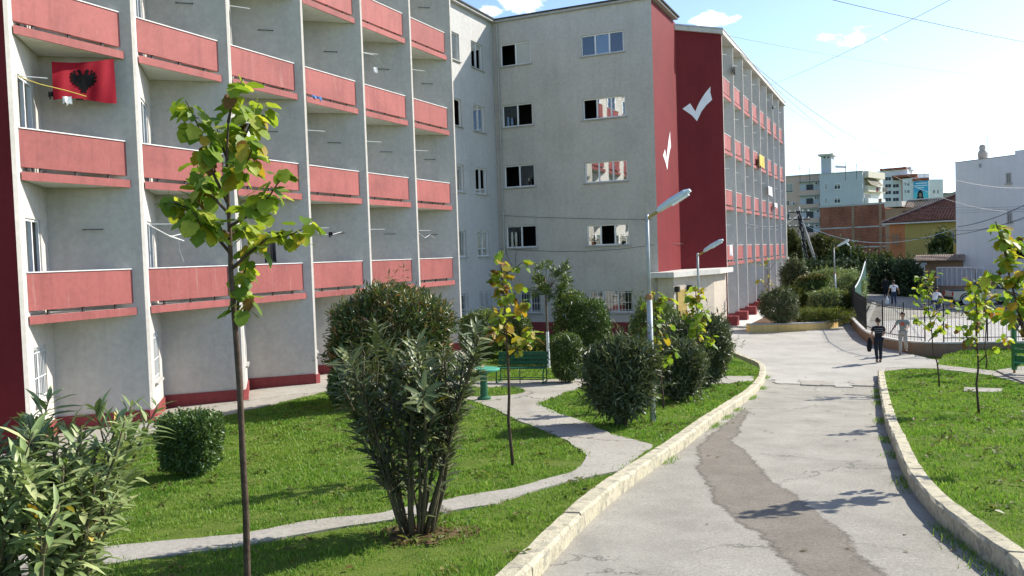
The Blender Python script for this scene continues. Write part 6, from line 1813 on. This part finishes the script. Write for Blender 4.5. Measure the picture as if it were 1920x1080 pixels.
# stair tower with overhanging cap
t0, z0 = f.sz(1537, 327)
a0, b0 = f.sz(1537.5, 310)[0], f.sz(1556.5, 310)[0]; zz = f.sz(1547, 291)[1]
m = MB(); f.box(m, a0, b0, zt - 1, zz, -5, -1.2); tw = m.build('stair_tower', 'wall_blue', root)
m = MB(); f.box(m, a0 - .5, b0 + .5, zz + .002, zz + .38, -5.5, -.6); m.build('tower_cap', 'concrete_white', tw)
for x in (1544, 1551.5):
    a, z = f.sz(x, 293.5); m = MB(); f.box(m, a - .15, a + .15, z - .22, z + .05, -1.21, -1.15); m.build('tower_vent', 'dark_room', tw)
a, z = f.sz(1574, 320); m = MB(); m.smooth = True; m.tube([f.P(a - 1.1, zt + 1.6, -2), f.P(a + 1.1, zt + 1.3, -2)], .28, 10); wt = m.build('water_tank', 'white_wall', root)
for q in (-.9, .9): m = MB(); m.bar(f.P(a + q, zt + .1, -2), f.P(a + q, zt + 1.4, -2), .06, .06); m.build('tank_leg', 'steel_dark', wt)
# lit side of the same block with balconies
fs = Fac(1618, 174.5, 1658, 184)
m = MB(); fs.box(m, .02, fs.L, -2, zt - .2, -6, -.02); m.build('side_wall', 'white_wall', root)
for k, (y0, y1) in enumerate(((350, 361), (373, 382))):
    m = MB(); fs.pbox(m, 1619, 1651, y0, y1, .0, 1.0); m.build('balcony_front', 'wall_cream' if k == 0 else 'white_wall', root)
m = MB(); fs.pbox(m, 1619, 1650, 323, 335, .0, 1.0); m.build('parapet', 'wall_cream', root)
a0, a1 = fs.sz(1620, 340)[0], fs.sz(1644, 340)[0]; zA, zB = fs.sz(1630, 335)[1], fs.sz(1630, 349)[1]
m = MB(); m.add([fs.P(a0, zA, .2), fs.P(a1 - .8, zA, .2), fs.P(a1, zB, 1.5), fs.P(a0, zB, 1.5)], [(0, 1, 2, 3), (3, 2, 1, 0)]); m.build('awning', 'awning', root)
m = MB(); fs.pbox(m, 1623, 1632, 365, 382, -.02, .03); m.build('balcony_door', 'far_window', root)
for x, mt in ((1634, 'curtain_red'), (1640, 'towel_white'), (1646, 'steel_dark'), (1651, 'steel_dark')):
    m = MB(); fs.pbox(m, x, x + 3.6, 352, 360, 1.02, 1.08); m.build('laundry', mt, root)

# ---- distant apartment building carrying a blue billboard
f = Fac(1656, 345, 1702, 340)
root = empty('distant_apartment_building', f.A, 0, 'distant white apartment building with dark roofs and rows of windows', 'building')
zt = f.sz(1675, 319)[1]; a1 = f.sz(1702, 340)[0]
m = MB(); f.box(m, -4, a1, -2, zt, -14, 0); m.build('wall', 'white_wall', root)
m = MB(); f.pbox(m, 1650, 1700, 315, 318.5, -13, 1.0); m.build('roof', 'terracotta', root)
m = MB(); f.pbox(m, 1676, 1706, 313, 318, -12, -3); m.build('penthouse', 'wall_blue', root)
m = MB(); f.pbox(m, 1689.5, 1693.5, 311, 322, -6, -4); m.build('chimney', 'concrete_trim', root)
m = MB(); f.pbox(m, 1691, 1693.2, 330, 378, .0, .5); m.build('drain_pipe', 'wall_orange', root)
for y in (335, 348.5, 361, 374):
    for x0, x1 in ((1659.5, 1671), (1674, 1685.5)): f.win(root, x0, x1, y - 3.4, y + 3.4)
f = Fac(1694, 332, 1742, 328)
zt = f.sz(1710, 334)[1]; a1 = f.sz(1741.5, 350)[0]
m = MB(); f.box(m, 0, a1, -2, zt, -12, 0); m.build('wall', 'white_wall', root)
m = MB(); f.pbox(m, 1672, 1720, 328, 331.5, -10, .8); m.build('roof', 'terracotta', root)
for y in (345, 359): f.win(root, 1696, 1699, y - 3, y + 3); f.win(root, 1701, 1705.5, y - 3, y + 3)
m = MB(); f.pbox(m, 1711, 1742, 334, 339, .0, .4); m.build('brick_band', 'terracotta', root)
f4 = Fac(1742, 336, 1770, 338); m = MB(); f4.box(m, 0, f4.L, -2, f4.sz(1755, 336)[1], -10, 0); m.build('wall', 'white_wall', root)
m = MB(); f4.pbox(m, 1715, 1753, 324, 336, -9, -3); m.build('upper_storey', 'white_wall', root)
f4.win(root, 1749.5, 1753, 356, 363); f4.win(root, 1757, 1760, 356, 363)
# billboard
bb = empty('billboard', f.P(f.sz(1727, 375)[0], -1, .6), 0, 'blue billboard with text lines and a dark-haired portrait on a far building', 'billboard')
m = MB(); f.pbox(m, 1713, 1741, 339.5, 360, .45, .6); m.build('panel', 'billboard_blue', bb)
m = MB(); f.pbox(m, 1713, 1741, 360, 376, .45, .6); m.build('panel', 'billboard_teal', bb)
for x0, x1, y0, y1 in ((1717, 1738, 343, 344.6), (1716, 1739, 347.2, 348.8), (1719, 1733, 351.4, 353)):
    m = MB(); f.pbox(m, x0, x1, y0, y1, .602, .63); m.build('text_line', 'print_pale', bb)
c = f.P(*f.sz(1725.5, 366), .61); n = 14
def disc(m, c, ru, rz): m.add([c + f.u * (math.cos(6.283 * k / n) * ru) + Zv * (math.sin(6.283 * k / n) * rz) for k in range(n)], [tuple(range(n)), tuple(range(n))[::-1]])
m = MB(); disc(m, c, 1.0, 2.0); disc(m, c - Zv * 1.2 + f.n * .002, 1.25, 1.0); m.build('portrait_hair', 'print_dark', bb)
m = MB(); disc(m, c + f.n * .01 - Zv * .05, .52, .95); m.build('portrait_face', 'print_skin', bb)

# roof clutter on the far blocks
for px, py, d, par, hh in ((1585, 318, 174, 'pale blue block', 2.2), (1606, 316, 174, 'pale blue block stair end', 1.6), (1500, 326, 184, 'beige block', 2.4), (1518, 325, 184, 'beige block near the tower', 1.7), (1664, 312, 342, 'distant white block', 3.6), (1733, 322, 332, 'billboard block', 3.2)):
    p = at_depth(px, py + 6, d - 6 if d < 300 else d + 3); o = MB(); o.tube([(0, 0, -1.5), (0, 0, hh)], .05, 5); o.bar((-.6, 0, hh - .2), (.6, 0, hh - .2), .05, .05); o.bar((-.4, 0, hh - .6), (.4, 0, hh - .6), .05, .05)
    an = link('roof_aerial', o.mesh('roof_aerial', 'cable')); an.location = p; tag(an, 'thin roof aerial standing on the ' + par, 'aerial')
# ---- wooded hill on the skyline
V = []; Fq = []; nx, ny = 70, 16
for j in range(ny):
    for i in range(nx):
        px = 1560 + 700 * i / (nx - 1); d = 640 + 26 * j
        g0 = at_depth(px, 455, d)
        top = 60 * math.exp(-((px - 1790) / 240) ** 2) * math.sin(math.pi * min(1, j / (ny - 1) * 1.0) * .5) ** .8
        top += (2.8 * mnoise.noise(Vector((px * .16, j * .9, 0))) + 1.6 * mnoise.noise(Vector((px * .5, j * 2.1, 4)))) * (j / ny) * 1.2
        V.append((g0.x, g0.y, -1 + top))
for j in range(ny - 1):
    for i in range(nx - 1): Fq.append((j * nx + i, j * nx + i + 1, (j + 1) * nx + i + 1, (j + 1) * nx + i))
me = bpy.data.meshes.new('hill'); me.from_pydata(V, [], Fq); me.materials.append(mat('hill_green')); me.polygons.foreach_set('use_smooth', [True] * len(Fq)); hl = link('hill', me); hl['kind'] = 'structure'

# ---- hedge and trees between street and houses
def far_tree(label, px, ytop, ybot, wpx, d, matn, name='dense_tree', cat='tree', seed=1, e=2.3, n=5000, leaf=.32, lump=.16, stem=.6, dw=.8, tpl=DIAMOND):
    b = at_depth(px, 500, d); gz = G(b.x, b.y); top = at_depth(px, ytop, d).z
    b = Vector((b.x, b.y, gz - .05)); w = wpx * d / FPX
    return shrub(name, label, cat, b, w, w * dw, top - gz, matn, leaf=leaf, n=n, e=e, lump=lump, stems=5, stem_h=stem, seed=seed, tpl=tpl)
far_tree('olive-green leafy tree behind the leaning utility poles', 1535, 446, 530, 70, 84, 'leaf_far_olive', seed=101, n=7000, leaf=.34)
far_tree('yellowish tree at the far corner of the dormitory wing', 1484, 440, 540, 40, 88, 'leaf_far_olive', seed=102)
far_tree('dark tree just behind the farthest street lamp', 1580, 462, 530, 44, 80, 'leaf_far', seed=103, lump=.2)
far_tree('mid green hedge tree below the brick wall', 1615, 478, 530, 54, 79, 'leaf_far', seed=104, e=2.6)
far_tree('olive hedge tree under the brick building column', 1650, 482, 530, 52, 80, 'leaf_far_olive', seed=105, e=2.6)
far_tree('dark hedge mass behind the rusty-topped hedge', 1510, 492, 530, 56, 76, 'leaf_cypress', name='dark_hedge', cat='hedge', seed=106, e=3.2, n=6000)
far_tree('dark hedge mass behind the far bed oleanders', 1562, 496, 530, 60, 75, 'leaf_cypress', name='dark_hedge', cat='hedge', seed=107, e=3.2, n=6000)
far_tree('dark hedge mass directly above the green gate leaf', 1612, 497, 530, 60, 74, 'leaf_cypress', name='dark_hedge', cat='hedge', seed=108, e=3.2, n=6000)
far_tree('black-green cypress hedge the street walkers pass', 1668, 492, 545, 70, 70, 'leaf_cypress', name='dark_hedge', cat='hedge', seed=109, e=3.0, n=9000)
far_tree('black-green cypress hedge end beside the white gate pillar', 1702, 498, 545, 40, 66, 'leaf_cypress', name='dark_hedge', cat='hedge', seed=110, e=2.8, n=7000)
far_tree('small garden tree before the ochre house wall', 1766, 446, 500, 38, 80, 'leaf_far', seed=111, lump=.2, stem=1.5)
far_tree('dark garden shrubs under the tiled gate roof', 1758, 486, 530, 70, 76, 'leaf_cypress', name='garden_hedge', cat='hedge', seed=112, e=3)
b = on_ground(1664, 552, .03)
shrub('weed_patch', 'pale dry grass verge at the foot of the cypress hedge', 'weeds', Vector((b.x - .3, b.y + 4.5, G(b.x, b.y))), 5.5, 2.0, .9, 'leaf_weed', leaf=.22, n=3500, e=2.6, lump=.3, stems=3, stem_h=.05, tpl=SLIM, seed=113)

# ---- grey panel fence, white pillar and tiled gate roof across the street
f = Fac(1757, 66, 1836, 63)
root = empty('panel_fence', f.A, 0, 'pale grey panel fence on a brown plinth across the street', 'fence')
m = MB(); f.pbox(m, 1757, 1840, 536, 566, -.3, 0); m.build('plinth', 'brown_plaster', root)
for k in range(9):
    x0 = 1757 + 9.2 * k
    m = MB(); f.pbox(m, x0, x0 + 8.6, 503 + .2 * k, 536, -.15, -.05); m.build('panel', 'gate_wall_grey', root)
    m = MB(); f.pbox(m, x0 - .6, x0 + .6, 501 + .2 * k, 536, -.2, .01); m.build('post', 'white_wall', root)
m = MB(); f.pbox(m, 1756, 1842, 500.5, 503, -.22, .03); m.build('top_rail', 'white_wall', root)
f = Fac(1712, 68, 1727, 67.4); root = empty('gate_pillar', f.A, 0, 'whitewashed square gate pillar at the end of the cypress hedge', 'pillar')
m = MB(); f.pbox(m, 1713, 1726, 497, 560, -.6, 0); m.build('shaft', 'concrete_white', root)
m = MB(); f.pbox(m, 1711.5, 1727.5, 493.5, 497, -.7, .08); m.build('cap', 'concrete_trim', root)
f = Fac(1714, 72, 1806, 69); root = empty('tiled_gate_roof', f.A, 0, 'small tiled roof over the garden gate before the ochre house', 'gate')
z0 = f.sz(1760, 489)[1]; z1 = f.sz(1760, 479)[1]; a0, a1 = f.sz(1715, 485)[0], f.sz(1806, 485)[0]
m = MB(); m.add([f.P(a0, z0, .5), f.P(a1, z0, .5), f.P(a1, z1, -.3), f.P(a0, z1, -.3), f.P(a0, z0, -1.1), f.P(a1, z0, -1.1)], [(0, 1, 2, 3), (3, 2, 5, 4), (0, 3, 4), (1, 5, 2), (0, 4, 5, 1)]); rr = m.build('roof', 'tile_light', root)
tile_slope(f.P(a0, z0, .52), f.P(a1, z0, .52), f.P(a0, z1 + .02, -.28), f.P(a1, z1 + .02, -.28), 4, 24, 'roof_tiles', root, 'tile_light')
m = MB(); f.box(m, a0 + .2, a1 - .2, -1.0, z0 - .02, -.5, -.3); m.build('gate_wall', 'brown_plaster', root)
f = Fac(1777, 76, 1830, 74); root = empty('garden_wall', f.A, 0, 'low ochre wall joining the ochre house to the white building', 'wall')
m = MB(); f.pbox(m, 1788, 1828, 456, 540, -.4, 0); m.build('wall_body', 'wall_ochre', root); m = MB(); f.pbox(m, 1787.5, 1828.5, 454.8, 456, -.45, .04); m.build('coping', 'concrete_trim', root)

# ---- utility poles
def pole(label, b0, t0, d, r0, r1):
    b, t = at_depth(*b0, d), at_depth(*t0, d); b = b - (t - b).normalized() * 2.2
    root = empty('utility_pole', b, 0, label, 'utility pole'); m = MB(); m.smooth = True
    m.tube([b, b.lerp(t, .5), t], [r0, (r0 + r1) / 2, r1], 8).build('shaft', 'pole_concrete', root); return root, t
r1_, tA = pole('upright concrete utility pole wound with black cables', (1514, 512), (1497, 388), 82, .20, .13)
r2_, tB = pole('slanting concrete strut pole leaning on the upright pole', (1536, 510), (1503, 412), 82, .16, .12)
for k in range(3):
    c = tA - Zv * (.5 + .7 * k); MB().bar(c - R0 * 1.0, c + R0 * 1.1, .09, .09).build('cross_arm', 'steel_dark', r1_)
    for s in (-.85, -.3, .4, .95): MB().lathe([(.05, 0), (.08, .06), (.05, .12), (.07, .2)], 8, c + R0 * s + Zv * .04).build('insulator', 'steel_white', r1_)
rk = random.Random(5)
for k in range(6):                                   # cable bundle hanging round the head of the pole
    pts = []
    for i in range(9):
        t = i / 8; p = at_depth(1497 + 15 * t + rk.uniform(-4, 4), 395 + 88 * t, 81.6); pts.append(p)
    MB().tube(pts, .05, 4).build('cable_bundle', 'cable', r1_)

# ---- overhead cables
def cable(label, p0, p1, sag, rad=.012, matn='cable', n=30, t0=0, t1=1):
    a, b = (at_depth(*q) if not isinstance(q, Vector) else q for q in (p0, p1)); pts = []
    for i in range(n + 1):
        t = t0 + (t1 - t0) * i / n; p = a + (b - a) * t; p.z -= sag * 4 * t * (1 - t); pts.append(tuple(p - a))
    m = MB(); m.tube(pts, rad * .75, 4); o = link('overhead_cable', m.mesh('overhead_cable', matn)); o.location = a
    return tag(o, label, 'cable', 'overhead cables')
cable('thick overhead cable crossing the top corner of the sky', (1530, -8, 22), (1960, 86, 26), .05, .012, t0=-1.2, t1=2.2)
cable('thin cable rising from the far roof to the top of the sky', at_X(1443, 160, XC + .05), (1800, -10, 26), .15, .011, 'cable_grey', t1=1.5)
cable('faint cable running level from the far roof across the sky', at_X(1360, 66, XC + .1), (1990, 152, 60), .4, .010, 'cable_grey', t1=1.4)
cable('cable falling from the far roof edge to the white building', at_X(1376, 88, XC + .1), (1940, 352, 55), 2.2, .022, 'cable_grey', t1=1.3)
cable('second parallel cable falling from the far roof edge', at_X(1384, 96, XC + .1), (1940, 396, 60), 2.6, .016, 'cable_grey', t1=1.3)
cable('faint cable dropping from the far roof end corner', at_X(1462, 190, XC + .1), (1800, 362, 80), .9, .012, 'cable_grey')
cable('dark service cable rising across the white building', (1796, 425, 62), (1945, 372, 44), .25, .03, t1=1.4)
cable('slack pale cable from the utility pole past the brick wall', (1502, 418, 81), (1798, 426, 64), 1.5, .028, 'lamp_head')
cable('dark slack cable across the ochre wall', (1640, 441, 80), (1945, 402, 46), .75, .022, t1=1.4)
cable('dark cable below the service cable on the white building', (1790, 432, 60), (1945, 396, 48), .35, .018, t1=1.4)
cable('cable from the utility pole towards the dormitory end', (1498, 402, 81), (1395, 418, 49), .6, .02, 'cable_grey')
for k, (y0, y1) in enumerate(((384, 386), (389.5, 390), (398, 391))):
    cable(('upper', 'middle', 'lower')[k] + ' of three thin wires strung before the white building', (1690, y0 + 1, 70), (1945, y1, 58), .15, .012, 'cable_grey')
# wires fixed along the gable
def wall_wire(label, pts, rad=.008):
    P3 = [at_Y(x, y, YG - .06) for x, y in pts]; a = P3[0]; m = MB(); m.tube([tuple(p - a) for p in P3], rad, 4)
    o = link('wall_cable', m.mesh('wall_cable', 'cable')); o.location = a; tag(o, label, 'cable')
wall_wire('cable strung straight along the gable above the lowest open windows', [(938, 404), (1000, 407), (1080, 409.5), (1150, 411), (1222, 411.5)])
wall_wire('sagging cable along the gable under the lowest open windows', [(938, 466), (985, 469), (1040, 471.5), (1100, 471), (1160, 467.5), (1226, 459)])
wall_wire('black cable dropping in loops beside the gable drain pipe', [(942, 412), (944, 440), (948, 470), (955, 490), (968, 508), (966, 490), (968, 472)], .010)
cable('cable from the gable corner along the far wing', at_Y(1226, 459, YG - .06), (1474, 442, 69), .1, .014)

# ================================================================== THINGS ON THE BALCONIES
# flag
def bayx(i, s, z): return Vector((XT - RIM + .05, Y0A + PA * i + s, z))
fa = bayx(0, .62, 0); fb = bayx(0, 2.78, 0)
A = at_X(98, 115, XT - .75); B = at_X(216, 110, XT - .16); 
zt = EYE + 3.0 + 1.86; zb = at_X(160, 188, XT - .45).z
V = []; Fq = []; nu, nv = 26, 12
Pa = Vector((at_X(98, 150, XT - .62).x, at_X(98, 150, XT - .62).y, 0)); Pb = Vector((at_X(216, 150, XT - .10).x, at_X(216, 150, XT - .10).y, 0))
nf = Vector(((Pb - Pa).y, -(Pb - Pa).x, 0)).normalized()
z1a, z1b = at_X(98, 116, XT - .62).z, at_X(216, 110, XT - .10).z; z0a, z0b = at_X(102, 188, XT - .62).z, at_X(216, 190, XT - .10).z
def fpt(u, v, o=0):
    p = Pa.lerp(Pb, u); z1 = z1a + (z1b - z1a) * u - .05 * math.sin(math.pi * u); z0 = z0a + (z0b - z0a) * u + .05 * math.sin(5 * u)
    w = .022 * math.sin(9 * u + 2 * v) * (1 - v * .2) + .010 * math.sin(21 * u - 3 * v)
    return p + nf * (w + o) + Zv * (z0 + (z1 - z0) * v)
fo_ = fpt(0, 0)
root = empty('flag', fo_, 0, 'red flag with black double-headed eagle hung from a balcony', 'flag')
m = MB(); m.smooth = True
for j in range(nv + 1):
    for i in range(nu + 1): V.append(fpt(i / nu, j / nv))
for j in range(nv):
    for i in range(nu): q = j * (nu + 1) + i; Fq.append((q, q + 1, q + nu + 2, q + nu + 1))
m.add(V, Fq); m.build('cloth', 'flag_red', root)
# eagle: half outline mirrored, laid just proud of the cloth
half = [(0, .14), (.03, .06), (.045, .14), (.03, .22), (.06, .18), (.075, .26), (.05, .30), (.10, .26), (.12, .33), (.09, .36), (.15, .33), (.165, .41), (.13, .42), (.19, .43), (.20, .51), (.15, .50), (.205, .56), (.20, .63), (.155, .58), (.195, .68), (.17, .75), (.14, .66), (.15, .78), (.12, .80), (.11, .68), (.085, .64), (.07, .66), (.08, .74), (.10, .76), (.085, .80), (.05, .82), (.03, .76), (.025, .68), (0, .64)]
m = MB(); asp = ((z1a - z0a) / (Pb - Pa).length)
for sg in (-1, 1):
    pts = [(.485 + sg * x * 1.02, .10 + y * .86) for x, y in half]
    from mathutils.geometry import tessellate_polygon
    tri = tessellate_polygon([[Vector((a, b, 0)) for a, b in pts]])
    m.add([fpt(a, b, .012) for a, b in pts], [t for t in tri] + [t[::-1] for t in tri])
m.build('eagle', 'black_cloth', root)
# clothes lines and laundry
def line_thing(label, pts, hang, name='clothes_line', X=None, matn='steel_white', rad=.010):
    P3 = [at_X(x, y, X) for x, y in pts]; root = empty(name, P3[0], 0, label, 'clothes line')
    MB().tube(P3, rad, 4).build('line', matn, root)
    for x, y, w, h, mt in hang:
        a = at_X(x - w / 2, y, X + .03); b = at_X(x + w / 2, y, X + .03); zz = at_X(x, y + h, X).z; m = MB(); V = []; n = 6
        for i in range(n + 1):
            t = i / n; p = a.lerp(b, t); o = Vector((.03 * math.sin(7 * t), 0, 0)); V += [p + o, Vector((p.x, p.y, zz + .05 * math.sin(9 * t))) + o * 2, ]
        m.add(V, [(2 * i, 2 * i + 1, 2 * i + 3, 2 * i + 2) for i in range(n)]); m.build('cloth', mt, root)
XL = XT - .35
line_thing('yellow clothes line with a pale cloth below the flag', [(32, 143), (75, 158), (125, 170), (162, 181)], [(125, 181, 16, 16, 'towel_white'), (94, 172, 8, 12, 'black_cloth')], X=XL, matn='towel_yellow')
line_thing('white drying rack hanging crooked on the second bay balcony', [(272, 418), (312, 440), (345, 452), (318, 444), (352, 436)], [], X=XL, rad=.016)
line_thing('cord dangling from the crooked drying rack', [(335, 450), (337, 470), (345, 492)], [], X=XL, rad=.010)
line_thing('drying lines with a dark and white rag near the fifth bay top', [(676, 98), (700, 103), (720, 125)], [(703, 126, 7, 12, 'towel_white')], X=XL)
line_thing('slack cord looping under the last bay railing', [(785, 437), (797, 446), (806, 440), (815, 447)], [], X=XL)
line_thing('cord with a small dark rag on the fourth bay lowest balcony', [(596, 437), (618, 441), (640, 435)], [(619, 435, 6, 9, 'black_cloth')], X=XL)
line_thing('black trousers hanging behind the nearest sapling on the third bay', [(490, 450), (520, 450)], [(505, 450, 20, 44, 'black_cloth')], X=XL)
line_thing('white shirt hanging behind the nearest sapling crown', [(440, 228), (490, 232)], [(464, 246, 34, 30, 'towel_white')], X=XL)
XLC = XC + .03
def towel(label, px, py, w, h, mt, X=XLC, name='laundry'):
    a, b = at_X(px, py, X), at_X(px + w, py, X); z1 = a.z; z0 = at_X(px, py + h, X).z; m = MB(); n = 6; V = []
    for i in range(n + 1):
        t = i / n; p = a.lerp(b, t); o = .03 * math.sin(8 * t); V += [(p.x + .03 + o, p.y, z1), (p.x + .03 + o * 1.6, p.y, z0 + .06 * math.sin(11 * t))]
    V = [tuple(Vector(v) - a) for v in V]
    m.add(V, [(2 * i, 2 * i + 1, 2 * i + 3, 2 * i + 2) for i in range(n)]); o = link(name, m.mesh(name, mt)); o.location = a; tag(o, label, 'laundry')
towel('yellow towel over a far wing railing, second row from the top', 1423, 289, 8, 22, 'towel_yellow')
towel('white cloth hanging between the far wing balconies', 1440, 349, 6, 17, 'towel_white')
towel('white cloth over a far wing railing in the lower row', 1367, 460, 4, 20, 'towel_white')
towel('small white shirt at the far end of the far wing', 1451.5, 380, 4, 9, 'towel_white')
towel('dark cloth high on the far wing beside the red wall', 1373.5, 124, 2.6, 14, 'black_cloth')
towel('small dark cloth near the top of the far wing end', 1446.5, 196, 2, 7, 'black_cloth')
towel('blue and white cloth lying under the fourth bay railing', 583, 178, 17, 6, 'towel_blue', XT - RIM + .02)
# flower pots on the lowest open gable window
for px, py, lab in ((1112, 459, 'terracotta pot with a small red-leaved plant on the gable sill'), (1168, 458, 'dark pot with green plant on the same gable sill')):
    c = at_Y(px, py, YG - .03); root = empty('flower_pot', c, 0, lab, 'flower pot')
    MB().lathe([(.06, 0), (.08, .14), (.09, .15)], 12, c).build('pot', 'pot' if px < 1140 else 'steel_dark', root)
    r = np.random.default_rng(int(px)); n = 60; Pp = np.array(c) + np.array([0, 0, .22]) + r.normal(size=(n, 3)) * .07; Dd = unit(r.normal(size=(n, 3)) + np.array([0, 0, .6]))
    Vv, Ff = leaf_cloud(Pp - np.array(c), Dd, unit(r.normal(size=(n, 3))), np.full(n, .10), SLIM); o = link('plant', np_mesh('plant', Vv, Ff, 'leaf_photinia' if px < 1140 else 'leaf_box'), root); o['kind'] = 'stuff'
